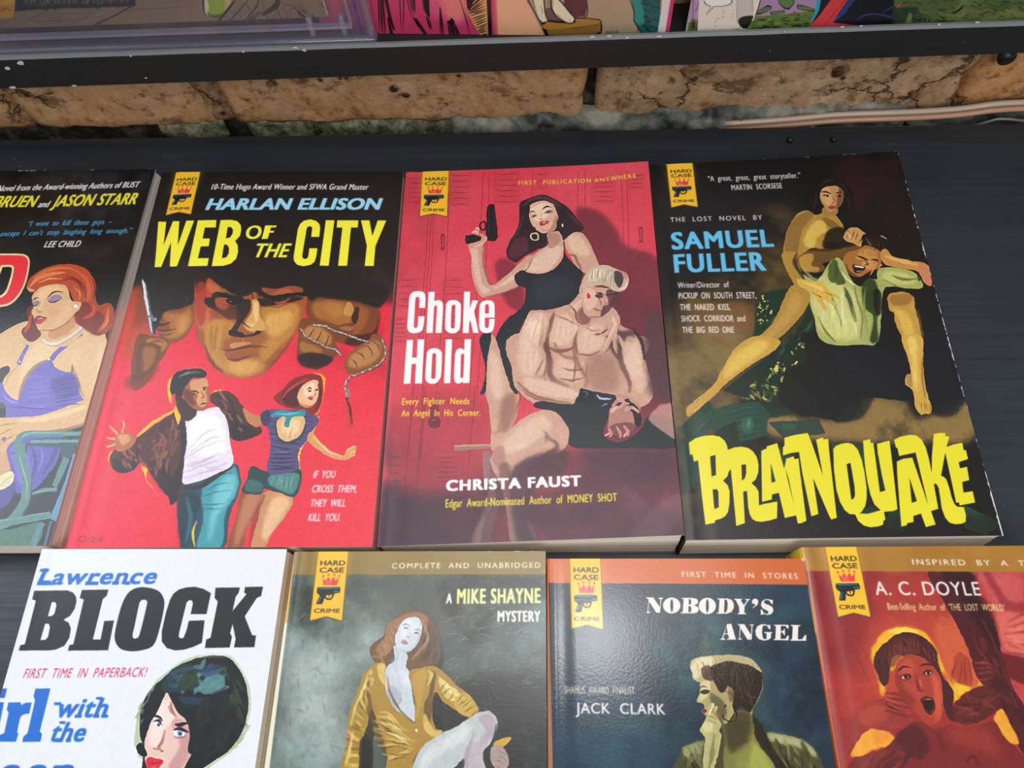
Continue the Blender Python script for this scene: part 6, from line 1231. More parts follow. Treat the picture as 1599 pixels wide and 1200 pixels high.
tag(board, 'wide black painted wooden board on which all the paperbacks lie', 'board')
for i, (px, py, r) in enumerate(((1233, 217, 2.0), (1301, 216, 2.0))):
    p = at(px, py+3, 0); b = bmesh.new()
    bmesh.ops.create_uvsphere(b, u_segments=14, v_segments=8, radius=r)
    for v in b.verts: v.co = Vector((v.co.x, v.co.y, max(v.co.z, -0.2)*1.2))+p
    bm_obj('screw_head', b, mat('screw_black', '15181b', 0.3), board, True, bo)

bm = bmesh.new(); bm_box(bm, -1500, 1500, -1900, 390, -800, -780)
FLM = mat('dark_floor_boards', '3a3230', 0.6); t = NT(FLM); nz = t.n('ShaderNodeTexNoise', i_Scale=3.0, i_Detail=5.0); t.l(t.coords((1, 12, 1)), nz.inputs[0]); t.l(t.ramp(nz.outputs[0], [(0.3, '2c2624'), (0.7, '4a403c')]), t.b.inputs['Base Color'])
fo = Vector((0, 0, -800)); fl_ = bm_obj('floor', bm, FLM, None, False, fo); fl_.location = fo*MM; fl_['kind'] = 'structure'

# ------------------------------------------------------------------ brick wall behind
WY = 330.0
def brick_mat(i, hue):
    m = mat('weathered_brick', 'b98d62', 0.9, 0.2); t = NT(m); co = t.coords((1, 1, 1), (i*0.37, 0, i*0.11))
    a = t.n('ShaderNodeTexNoise', i_Scale=22.0, i_Detail=8.0, i_Roughness=0.7); t.l(co, a.inputs[0])
    b = t.n('ShaderNodeTexNoise', i_Scale=140.0, i_Detail=6.0, i_Roughness=0.7); t.l(co, b.inputs[0])
    v = t.n('ShaderNodeTexVoronoi', feature='SMOOTH_F1', i_Scale=95.0); t.l(co, v.inputs[0])
    c = t.ramp(a.outputs[0], hue)
    c = t.mix(t.ramp(b.outputs[0], [(0.35, 0.0), (0.75, 0.75)]), c, 'd8b48e', 'MIX')
    c = t.mix(t.ramp(b.outputs[0], [(0.30, 0.8), (0.42, 0.0)]), c, '5a4030')
    pit = t.mix(1.0, t.ramp(v.outputs['Distance'], [(0.12, 1.0), (0.22, 0.0)]), t.ramp(a.outputs[0], [(0.5, 0.0), (0.58, 1.0)]), 'MULTIPLY')
    c = t.mix(pit, c, '35261c')
    wn = t.n('ShaderNodeTexNoise', i_Scale=9.0, i_Detail=6.0, i_Roughness=0.65); t.l(co, wn.inputs[0])
    dk = t.n('ShaderNodeTexNoise', i_Scale=42.0, i_Detail=7.0, i_Roughness=0.72); t.l(t.coords((1, 1, 1.6), (i*1.7, 3, 1)), dk.inputs[0])
    c = t.mix(t.ramp(dk.outputs[0], [(0.54, 0.0), (0.62, 0.8)]), c, '6b4a34'); c = t.mix(t.ramp(dk.outputs[0], [(0.33, 0.75), (0.41, 0.0)]), c, 'dcbc98')
    cr = t.n('ShaderNodeTexVoronoi', feature='DISTANCE_TO_EDGE', i_Scale=17.0)
    va = t.n('ShaderNodeVectorMath', operation='MULTIPLY_ADD'); t.l(dk.outputs['Color'], va.inputs[0]); va.inputs[1].default_value = (0.035, 0.035, 0.035); t.l(co, va.inputs[2]); t.l(va.outputs[0], cr.inputs[0])
    crk = t.mix(1.0, t.ramp(cr.outputs[0], [(0.0, 1.0), (0.022, 0.0)]), t.ramp(wn.outputs[0], [(0.50, 0.0), (0.56, 1.0)]), 'MULTIPLY')
    c = t.mix(crk, c, '241610'); pit = t.mix(1.0, pit, crk, 'LIGHTEN')
    t.l(c, t.b.inputs['Base Color'])
    h = t.mix(pit, t.mix(0.5, a.outputs[0], b.outputs[0]), (0, 0, 0, 1)); t.bump(h, 0.0025, 0.7)
    return m
HUES = [[(0.3, '7a4f30'), (0.45, 'b07a48'), (0.6, 'b48b62'), (0.72, 'd0a884')],
        [(0.3, '805432'), (0.45, 'b8834f'), (0.6, 'bc946c'), (0.72, 'c9a685')],
        [(0.3, '694a36'), (0.45, '9f7a58'), (0.6, 'a98b6c'), (0.72, 'c8ac90')],
        [(0.3, '9a5c2c'), (0.45, 'c98646'), (0.6, 'd09556'), (0.72, 'd8a66c')]]
HUES.append([(0.3, '2c1a10'), (0.45, '4c3020'), (0.6, '6a4630'), (0.72, '7c5a40')])
BM = [brick_mat(i, h) for i, h in enumerate(HUES)]
MORT = mat('dark_mortar', '4a443a', 0.95, 0.2); t = NT(MORT)
nz = t.n('ShaderNodeTexNoise', i_Scale=60.0, i_Detail=8.0, i_Roughness=0.7); t.l(t.coords(), nz.inputs[0])
t.l(t.ramp(nz.outputs[0], [(0.35, '0e0c0a'), (0.5, '2a2620'), (0.68, '6a6454')]), t.b.inputs['Base Color']); t.bump(nz.outputs[0], 0.004, 0.8)
bm = bmesh.new(); bm_box(bm, -900, 900, WY+13, WY+60, -780, 330)
wb = Vector((0, WY+30, -780)); wall = bm_obj('wall_back', bm, MORT, None, False, wb); wall.location = wb*MM; wall['kind'] = 'structure'
def brick(x0, x1, z0, z1, mi, seed, y=WY, rough=1.0, leanl=0, leanr=0):
    bm = bmesh.new(); NX = max(6, int((x1-x0)/4)); NZ = 14; G = {}
    for i in range(NX+1):
        for k in range(NZ+1):
            x = x0+(x1-x0)*i/NX; z = z0+(z1-z0)*k/NZ
            d = min(x-x0, x1-x, z-z0, z1-z); yy = y+max(0, 3.0-d)**2*0.35
            nn = noise.fractal(Vector((x*0.045, z*0.06, seed)), 1.0, 2.1, 5)
            yy -= nn*2.2*rough; yy -= noise.noise(Vector((x*0.35, z*0.35, seed)))*0.5
            ex = 1.6*noise.noise(Vector((z*0.09, seed*3.1, 1 if i else 7))); ez = 1.5*noise.noise(Vector((x*0.06, seed*5.7, 2 if k else 9)))
            q = k/NZ
            xx = x+(ex+leanl*(1-q) if i == 0 else ex+leanr*(1-q) if i == NX else 0); zz = z+(ez if k in (0, NZ) else 0)
            G[i, k] = bm.verts.new((xx, yy, zz))
    for i in range(NX):
        for k in range(NZ): bm.faces.new((G[i, k], G[i+1, k], G[i+1, k+1], G[i, k+1]))
    rim = [G[i, 0] for i in range(NX+1)]+[G[NX, k] for k in range(1, NZ+1)]+[G[i, NZ] for i in range(NX-1, -1, -1)]+[G[0, k] for k in range(NZ-1, 0, -1)]
    bk = [bm.verts.new((v.co.x, y+38, v.co.z)) for v in rim]
    for i in range(len(rim)):
        j = (i+1) % len(rim); bm.faces.new((rim[i], bk[i], bk[j], rim[j]))
    bm.faces.new(bk)
    o = bm_obj('brick', bm, BM[mi], wall, True, wb)
def bx_(px, py=170): return atY(px, py, WY).x
xs = [bx_(-260), bx_(30, 180), bx_(330, 170), bx_(921, 150), bx_(1517, 120), bx_(1900, 110)]
zb = -11; zt = 53
brick(xs[0], xs[1]-1.2, zb-1, zt, 0, 1.3, leanr=2)
brick(xs[1]+1.2, xs[2]-12, zb-1, zt, 1, 2.1, leanl=6, leanr=9)
brick(xs[2]-11, xs[2]+3, zb-2, zt, 4, 9.1, y=WY+5, leanr=9, leanl=8)
brick(xs[2]+8, xs[3]-3, zb, zt, 0, 3.7, leanl=10)
brick(xs[3]+4, xs[4]-1.5, zb+1, zt, 2, 4.9, rough=1.4)
brick(xs[4]+1.5, xs[5], zb+4, zt, 3, 5.5, rough=0.4)
k = 10.0
for row, z0 in enumerate((zt+10, zt+85, zt+160)):
    x = -455+(60 if row % 2 == 0 else 0)
    while x < 430:
        brick(x, min(x+205, 460), z0, z0+64, (row+int(k)) % 3, k); x += 216; k += 1.7
# grey paint-smeared mortar squeezed out along the joint, and crumbly dark mortar on the left
SMEAR = mat('smeared_mortar', '6a6c64', 0.55, 0.4); t = NT(SMEAR)
nz = t.n('ShaderNodeTexNoise', i_Scale=45.0, i_Detail=5.0, i_Roughness=0.6); t.l(t.coords((1, 1, 2)), nz.inputs[0])
t.l(t.ramp(nz.outputs[0], [(0.36, '343836'), (0.5, '686c66'), (0.64, '9c9a8e')]), t.b.inputs['Base Color']); t.bump(nz.outputs[0], 0.002, 0.5)
def lumpy(name, p0, p1, h, seed, m, depth=14, amp=1.0, z0=-22):
    """a lumpy ridge between two photo points on its top line"""
    A = atY(p0[0], p0[1], WY-2); B = atY(p1[0], p1[1], WY-2); bm = bmesh.new(); N = int(abs(B.x-A.x)/2.2); M = 10; G = {}
    for i in range(N+1):
        u = i/N; x = A.x+(B.x-A.x)*u; zt_ = A.z+(B.z-A.z)*u; fade = min(1, u*9, (1-u)*9)**0.5
        lump = 0.55+0.45*abs(noise.noise(Vector((x*0.055, seed, 0))))*2
        for k in range(M+1):
            a = k/M*math.pi*0.6; r = depth*lump*fade
            y = WY+5-r*math.sin(a)*1.0; z = zt_-(zt_-z0)*(1-math.cos(a))/1.31
            n_ = noise.fractal(Vector((x*0.11+z*0.04, y*0.09+seed, z*0.1)), 0.9, 2.0, 4)*2.6*amp*fade
            if 0 < k < M: y -= n_; z += n_*0.4
            if k == 0: z += 1.5*noise.noise(Vector((x*0.13, seed, 5)))
            y = max(y, 313.0) if z > -24 else max(y, 313.0)
            G[i, k] = bm.verts.new((x, y, z))
    for i in range(N):
        for k in range(M): bm.faces.new((G[i, k], G[i, k+1], G[i+1, k+1], G[i+1, k]))
    return bm_obj(name, bm, m, wall, True, wb)
lumpy('mortar_smear', (700, 186), (1090, 172), 10, 1.7, SMEAR, 15, 1.3)
lumpy('mortar_smear', (1060, 172), (1445, 158), 10, 4.2, SMEAR, 17, 1.8)
lumpy('mortar_smear', (1440, 172), (1680, 158), 10, 7.2, SMEAR, 9)
GREENM = mat('crumbly_mortar', '6c6e58', 0.95, 0.2); t = NT(GREENM)
nz = t.n('ShaderNodeTexNoise', i_Scale=110.0, i_Detail=6.0, i_Roughness=0.7); t.l(t.coords(), nz.inputs[0])
t.l(t.ramp(nz.outputs[0], [(0.35, '23211a'), (0.5, '68674f'), (0.68, 'a8a68c')]), t.b.inputs['Base Color']); t.bump(nz.outputs[0], 0.003, 0.8)
lumpy('mortar_crumb', (380, 200), (710, 195), 8, 2.9, GREENM, 5, 1.2)
lumpy('mortar_crumb', (238, 201), (345, 200), 8, 5.9, GREENM, 8, 1.2)
# ------------------------------------------------------------------ cable
COPPER = mat('clear_jacket_copper_cable', 'c79a7e', 0.3, 0.6)
pl = [(1130, 206), (1230, 203), (1300, 199), (1370, 194), (1440, 187), (1500, 179), (1550, 172.5), (1599, 169.5), (1720, 166)]
root = None
cp = [atY(x, y, 318.5) for x, y in pl]
for p, dz in zip(cp, (-9, -6, -3.2, -0.8, 0, 0, 0, 0, 0)): p.z = max(p.z, -1.0)+dz; p.y += 0 if dz > -1 else 1.5
cb = tag(empty('speaker_cable', cp[3], 'a', 'b'), 'two-core cable with copper tinted clear jacket lying along the back edge of the board', 'cable')
q = [Vector(v) for v in spline(np.array([tuple(p) for p in cp]), False, 6)]
tube('conductor', q, 1.7, COPPER, cb, cp[3]); tube('conductor', [p+Vector((0, 2.6, 2.2)) for p in q], 1.7, mat('clear_jacket_tin_cable', 'c9b8a4', 0.3, 0.6), cb, cp[3])
wp = [(1490, 200), (1500, 199), (1530, 194), (1560, 186), (1600, 189), (1650, 195)]
cw = [Vector(v) for v in spline(np.array([tuple(atY(x, y, 321)) for x, y in wp]), False, 6)]
o = tube('thin_wire', cw, 0.8, mat('wire_grey', '8f958c', 0.4), None, cw[10]); o.location = cw[10]*MM
tag(o, 'thin grey wire poking out behind the board under the copper cable', 'wire')

# ------------------------------------------------------------------ the picture ledge above
LEDGE = black_paint('black_ledge_paint', '18181a', 0.66, '1d1d1e', (8, 60, 300))
LY = 300.0
L0 = atY(0, 140, LY); L1_ = atY(1599, 84, LY); T0 = atY(0, 91, LY); T1 = atY(1599, 37, LY)
sl = (L1_.z-L0.z)/(L1_.x-L0.x); slt = (T1.z-T0.z)/(T1.x-T0.x)
def zlow(x): return L0.z+sl*(x-L0.x)
def ztop(x): return T0.z+slt*(x-T0.x)
lroot = empty('picture_ledge', (0, LY+15, zlow(0)), 'black painted wooden picture ledge fixed across the brick wall above the books', 'shelf')
lo_ = Vector((0, LY+15, zlow(0)))
def slab(name, y0, y1, f0, f1, m):
    bm = bmesh.new(); xs_ = np.linspace(-440, 440, 60); P = []
    for x in xs_:
        jt = 0.25*noise.noise(Vector((x*0.05, 1, 2)))
        r = [bm.verts.new(v) for v in ((x, y0+0.6, f0(x)), (x, y0, f0(x)+0.6), (x, y0, f1(x)-1.2+jt), (x, y0+1.2, f1(x)+jt), (x, y1-0.8, f1(x)+jt), (x, y1, f1(x)-0.8+jt), (x, y1, f0(x)))]
        P.append(r)
    for a, b in zip(P, P[1:]):
        for k in range(7): bm.faces.new((a[k], a[(k+1) % 7], b[(k+1) % 7], b[k]))
    bm.faces.new(P[0]); bm.faces.new(P[-1][::-1])
    return bm_obj(name, bm, m, lroot, False, lo_)
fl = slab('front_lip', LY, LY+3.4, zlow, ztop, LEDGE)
fl.data.materials.append(mat('grey_lip_top', '6e7276', 0.5))
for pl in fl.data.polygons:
    if pl.normal.z > 0.35: pl.material_index = 1  # upward faces of the lip take a lighter grey
slab('shelf_floor', LY+3.4, WY-1, zlow, lambda x: ztop(x)-4.5, LEDGE)
def chip(px, py, rx, rz, seed, col='c9cdca'):
    p = atY(px, py, LY-0.15); bm = bmesh.new(); vs = []
    for k in range(9):
        a = k/9*6.283; r = 0.6+0.5*abs(noise.noise(Vector((k*1.3, seed, 0)))*2)
        vs.append((p.x+rx*r*math.cos(a), p.z+rz*r*math.sin(a)))
    f = [bm.verts.new((x, LY-0.25, z)) for x, z in vs]; b = [bm.verts.new((x, LY+0.3, z)) for x, z in vs]
    bm.faces.new(f); bm.faces.new(b[::-1])
    for k in range(9): bm.faces.new((f[k], b[k], b[(k+1) % 9], f[(k+1) % 9]))
    return bm_obj('paint_chip', bm, mat('chip_white', col, 0.7), lroot, False, lo_)
for c in ((32, 99, 2.6, 1.4, 1), (12, 107, 2, 1.2, 5), (20, 137, 2.6, 0.9, 2), (116, 134, 1.6, 0.6, 3), (204, 88, 0.6, 0.5, 4), (925, 58.5, 1.8, 0.5, 5), (952, 57, 1.6, 0.5, 6), (980, 59.5, 0.9, 0.4, 7), (1029, 57.5, 1.8, 0.4, 8), (475, 79, 1.2, 0.6, 9), (461, 75, 1.6, 0.5, 10), (1467, 38.5, 0.8, 0.4, 11), (1316, 42.5, 1.3, 0.3, 12), (1345, 41, 0.9, 0.3, 13), (1526, 35.5, 1.2, 0.3, 14), (1225, 50, 0.5, 0.3, 15), (228, 122, 1.0, 0.35, 16), (380, 81.5, 0.6, 0.5, 17)): chip(*c)
# round black stud on the bricks, under the ledge
p = atY(1573, 92, 322); b = bmesh.new()
bmesh.ops.create_cone(b, cap_ends=True, segments=28, radius1=4.3, radius2=4.6, depth=4)
bmesh.ops.rotate(b, verts=b.verts, matrix=Matrix.Rotation(math.pi/2, 3, 'X')); bmesh.ops.translate(b, verts=b.verts, vec=p+Vector((0, 1.5, 0)))
bmesh.ops.bevel(b, geom=[e for e in b.edges if e.is_boundary is False and len(e.link_faces) == 2 and abs(e.calc_face_angle(0)) > 1], offset=0.7, segments=2, affect='EDGES')
cen = p+Vector((0, 8, 0))
o = bm_obj('wall_stud', b, mat('stud_black', '171a1c', 0.35), None, True, cen); o.location = cen*MM
tag(o, 'round black stud head on the orange brick under the ledge at far right', 'stud')
# ------------------------------------------------------------------ comics standing on the ledge
def panel_frame(xl, xr, h, yb, yt, dl=0):
    """world corners tl, tr, br, bl of a sheet standing on the ledge floor between two x"""
    zl, zr = ztop(xl)-4.3, ztop(xr)-4.3
    ux = Vector((xr-xl, 0, zr-zl)).normalized(); up = Vector((-ux.z*h, yt-yb, ux.x*math.sqrt(h*h-(yt-yb)**2)))
    bl = Vector((xl, yb+dl, zl)); br = Vector((xr, yb, zr)); ul = up-Vector((0, dl*0.6, 0))
    return bl+ul, br+up, br, bl
def comic(C, label, cv, th=1.6, group='comics standing on the ledge'):
    base = (C[2]+C[3])/2
    root = empty('comic_book', base, label, 'comic', group)
    n = (C[1]-C[0]).cross(C[3]-C[0]).normalized()
    if n.y > 0: n = -n
    def sheet(name, m, a, b, ins, uv=False):
        cx = sum(C, Vector())/4; V = []
        for d in (a, b):
            for c in C: V.append(c+(cx-c).normalized()*ins+n*d)
        UV = [(0, 1), (1, 1), (1, 0), (0, 0)]*2
        o = mesh_obj(name, V, [(0, 3, 2, 1), (4, 5, 6, 7), (0, 1, 5, 4), (1, 2, 6, 5), (2, 3, 7, 6), (3, 0, 4, 7)], m, root, False, UV if uv else None, base)
        if uv:
            for i, pl in enumerate(o.data.polygons): pl.material_index = 0 if i < 2 else 1
        return o
    sheet('front_cover', [cover_mat('comic_print', cv.image('comic_print'), 0.32, 0.5), CARD], th, th-0.3, 0, True)
    sheet('inner_pages', PAGE, th-0.35, 0.3, 0.6); sheet('backing_board', CARD, 0.28, 0.0, 0.0)
    return root
def inks(s, c, rows, w_, f=0.4):
    for r in rows: s.s(c, r, w_, f, 1, 1)

def art_comic_pink(C):
    cv = Canvas(172, 258, [project(c) for c in C], 'c93a68', 4.0); s = cv; K = '1c1014'
    s.V(560, 0, 6.6625)
    s.p('e0688a', '600,-600 1100,-600 1100,180 880,180 700,60', 60, 0.6); s.p('e88a78', '830,-200 1120,-200 1100,160 930,160', 40, 0.7); s.P('b02c58', '-900,380 1400,330 1400,600 -900,600', 0.5, 30)
    for A, B, n in (('205,-200 250,-200', '220,290 290,350', 9), ('430,-200 470,-200', '455,290 470,300', 2), ('500,-100 520,-100', '560,160 580,170', 2), ('530,-100 580,-100', '560,70 590,120', 6), ('570,165 600,165', '740,400 765,420', 6), ('660,-200 720,-200', '680,100 745,150', 9), ('700,150 730,150', '745,290 768,290', 5),
                    ('845,50 850,50', '860,400 900,400', 4), ('920,200 990,190', '960,420 1085,420', 11), ('1040,-60 1045,-60', '1180,410 1190,412', 1)):
        s.hatch(K, A, B, n, 9, 1, 1, 3, n)
    s.P(K, '255,-100 290,-100 345,160 380,290 365,295 320,180'); s.P(K, '300,160 315,160 365,340 385,450 345,450 330,330'); s.P(K, '170,300 185,300 195,410 215,450 160,455'); s.P(K, '660,-100 720,-100 745,150 720,150 690,90'); s.P(K, '570,162 600,175 650,250 620,260'); s.P(K, '918,200 950,190 970,160 1000,200 985,240 930,225'); s.P(K, '870,360 890,360 900,430 860,430')
    # hatched diagonal shape, peach field, black line
    s.P('e8a868', '1120,-400 1330,-400 1400,440 1310,440 1230,290 1150,140 1120,60'); s.hatch(K, '1130,60 1150,120 1230,300 1290,400', '1300,-160 1330,60 1345,240 1355,420', 22, 12, 1, 1, 3, 5)
    s.P(K, '1120,-60 1150,-60 1200,-20 1160,80 1130,60'); s.P(K, '1315,-400 1360,-400 1395,440 1355,440')
    s.V(800, 0, 6.15); s.P('e8ac84', '-170,-400 60,-400 140,0 360,360 350,420 -130,420'); s.mottle('f0b890', '-150,-200 100,-100 300,400 -120,400', 90, 0.4, 0.7, 0.5, 20, 3)
    for x, y in ((145, 302), (265, 298)): s.e(K, x, y, 3, 3, 0, 1)
    s.P('b0987c', '120,-400 1250,-400 1250,400 350,420 150,0'); s.mottle('a08a70', '500,-300 1200,-300 1200,360 500,360', 70, 0.4, 0.7, 0.5, 20, 4); s.s(K, [(100, -120), (180, 30), (350, 355)], 9, 0.5, 1, 0)
    # feet on a round stool, robes
    s.P('5c3038', '480,60 540,-200 690,-200 718,40 700,130 600,150 540,120', 1, 1.5); s.s(K, '690,-100 720,40 708,135 600,158', [6, 7, 9, 6], 0.6)
    s.ring(K, '282,195 420,170 560,155 700,150 800,160 852,180 856,290 780,322 600,345 360,360', [[(0, 0), (1, 0), (1, 1)]], 0.4, 1)
    s.p('b07c34', '290,195 420,178 560,162 700,158 800,168 846,186 800,215 600,245 330,266', 0.6); s.P('8c6830', '328,270 600,250 800,220 848,196 848,284 770,314 600,336 365,352', 1, 1); s.hatch('a8823c', '340,280 830,220', '370,345 840,280', 16, 5, 2, 0.5, 4)
    s.P('6c5058', '300,60 420,40 460,190 340,190', 1, 1.5); s.p(K, '330,170 460,180 600,175 590,200 460,200 340,185', 1)
    s.p(K, '175,-120 290,-120 320,100 345,180 330,190 275,194', 0.5); s.p('e6dcb4', '185,-120 280,-120 310,100 336,176 320,186 284,188 240,110', 0.5); s.s(K, '270,40 290,80 280,105', 3, 0.5)
    s.p(K, '375,-60 460,-20 560,100 600,150 590,195 550,208 490,190 430,150 370,60', 0.5); s.p('e8deb8', '385,-50 455,-10 550,105 590,150 582,188 550,198 495,180 440,145 385,60', 0.5); s.hatch(K, '425,120 480,180', '445,140 520,190', 7, 3, 0.5, 1, 2); s.s(K, '545,160 560,190', 2, 0.4, 1, 0); s.hatch('6c5058', '330,-60 400,-60', '345,60 385,70', 5, 4, 1)
    s.P('1c6058', '1110,-200 1420,-200 1418,300 1240,312 1190,230 1160,180 1165,90'); s.P('2c8a84', '1120,-200 1210,-200 1260,110 1270,260 1200,210 1165,170 1172,90', 1, 2); s.dabs('0c2c30 164844 103a38', '1240,-60 1410,-60 1400,280 1260,290', 26, 70, 16, 20, 3, 0.8, 5); s.s(K, [(1118, -60), (1166, 90), (1168, 180), (1245, 312)], 7, 0.6, 1, 0); s.s(K, [(1205, 240), (1205, 310)], 5, 0.5, 1, 0)
    s.P('b87048', '1412,-200 1440,-200 1436,90 1418,90')
    s.t('DICK', 900, 304, 1022, 296, 22, '241c1c', 0, 0, 1.2); s.t('GIORDANO', 850, 340, 1165, 322, 24, '241c1c', 0, 0, 1.2)
    s.P('dcd4d6', '1436,-3000 2000,-3000 1462,312 1388,318 1428,60 1450,-300')
    return cv
def art_comic_rocks(C):
    cv = Canvas(174, 258, [project(c) for c in C], '4c5c30', 4.0); s = cv; K = '14160f'
    s.V(1060, 0, 9.4)
    s.P('a884ac', '-600,-2600 4000,-2600 4000,-100 2400,60 1500,220 100,280')
    s.P('b08cb4', '160,-900 400,-900 350,0 250,290 130,300'); s.P('647a38', '140,300 260,280 245,470 120,470'); s.P('241c2c', '400,-900 440,-900 355,0 262,450 235,450 300,100'); s.hatch(K, '175,250 230,250', '160,420 225,420', 5, 12, 2, 1, 6)
    s.s(K, [(205, -40), (200, 330)], 5, 0.6, 1, 0); s.s(K, [(330, -100), (260, 100), (235, 130)], 5, 0.6, 1, 0)
    s.P('e6d8cc', '345,-900 1400,-900 1175,0 1040,415 620,440 262,455')
    s.P('c8d0c8', '262,400 1045,370 1040,420 262,458', 0.5, 8)
    s.ring(K, '360,0 400,45 460,62 395,188 510,68 640,64 740,40 785,0 700,-200 420,-200', ['368,-10 405,38 470,58 408,165 506,60 640,57 735,33 772,0 700,-190 420,-190'], 0.4, 0)
    s.P('f2eae2', '370,-10 407,38 472,58 412,158 505,60 640,56 735,32 770,-5 700,-190 420,-190')
    for i, (x, y) in enumerate(((655, 125), (645, 155), (650, 215), (622, 228), (580, 240), (550, 260), (525, 296), (530, 350), (782, 185), (768, 225))): s.s(K, [(x-12, y), (x+12, y-1)], 5, 0.8, 0.9, 0)
    s.p('c8c0ba', '850,-200 1075,-200 1075,100 1085,205 980,212 870,260 845,200 848,60', 0.6); s.s('6c6660', '850,-60 845,150 850,270 900,370', 6, 0.6); s.s('6c6660', '1068,-60 1080,140', 6, 0.6)
    s.p(K, '865,275 900,230 980,205 1085,205 1070,260 1045,350 1000,385 935,385 890,340', 0.8); s.s(K, '620,438 760,415 900,385', 4, 0.6)
    s.P('ece2d6', '1100,-900 1400,-900 1178,0 1045,415 1030,415 1130,60'); s.P(K, '1392,-900 1410,-900 1172,60 1060,410 1048,414 1160,60')
    s.V(1180, 0, 6.6625)
    s.P('5c7434', '0,150 140,140 640,90 660,260 560,270 0,300 -110,290'); s.dabs('14240f 1c2c14 7c9440 3c5024', '0,160 600,120 560,265 -60,290', 60, 60, 13, -6, 2, 0.9, 5, 12)
    for q in ('5,100 120,30 160,45 150,80 40,130 5,130', '140,100 290,86 300,110 160,136', '420,30 470,30 600,70 610,100 500,90 430,70', '220,-40 400,-40 390,20 340,80 290,70 240,20', '350,130 405,95 410,108 370,135'):
        s.P(K, q); p_ = pp(q); s.P('5c7c44', p_.mean(0)+(p_-p_.mean(0))*np.array([0.9, 0.72]))
    s.P('2c9cc8', '640,-60 680,-60 665,60 620,130 590,190 555,210 600,130'); s.P('14141c', '690,-120 1500,-120 1440,60 1530,225 560,262 600,180 650,100')
    # plain red and blue cloth where the printed figure was
    s.P('d03c44', '800,-60 980,-60 860,110 800,215 1040,240 540,264 640,160'); s.s('8c2030', '940,-40 800,130 700,250', [6, 9, 6], 1.5, 0.8)
    s.P('243c80', '990,-60 1060,-60 960,60 930,110 820,205 800,200 880,90', 1, 1); s.s('2c4488', '1040,190 1120,140 1250,125 1400,160 1530,215', [8, 16, 18, 16, 8], 2, 0.9); s.s('243c80', '1300,110 1400,60 1460,20', [6, 18, 8], 2, 0.8); s.P('d03c44', '1465,-60 1560,-60 1460,75')
    s.V(1400, 0, 8.035)
    s.P('4c6034', '-100,-700 1800,-700 1800,300 -60,270 60,120 60,0 -40,60'); s.mottle('6c8048', '300,-300 1700,-300 1600,250 300,230', 60, 0.35, 0.65, 0.8, 20, 3); s.mottle('7c7c40', '700,100 1500,100 1500,260 700,260', 60, 0.35, 0.65, 0.7, 20, 4); s.P('26342c', '-60,80 250,60 330,240 -60,270', 0.9, 8)
    s.dabs('1c2818 2c3a24 141c14', '80,-300 1600,-300 1560,240 80,250', 190, 90, 8, -4, 1.5, 0.9, 6, 18); s.dabs('7c9450 8c9c58', '200,-300 1600,-300 1560,240 200,240', 60, 70, 7, -8, 2, 0.7, 7, 16); s.P('5c7c38', '150,125 185,150 178,262 95,264'); s.P(K, '690,145 800,60 830,25 815,80 710,155'); s.hatch(K, '330,200 700,225', '330,245 700,245', 12, 14, 2, 0.9, 8, 5)
    s.V(1060, 0, 9.4); s.P('b8cce0', '100,-1500 200,-1500 160,0 115,470 60,470 60,0')
    return cv
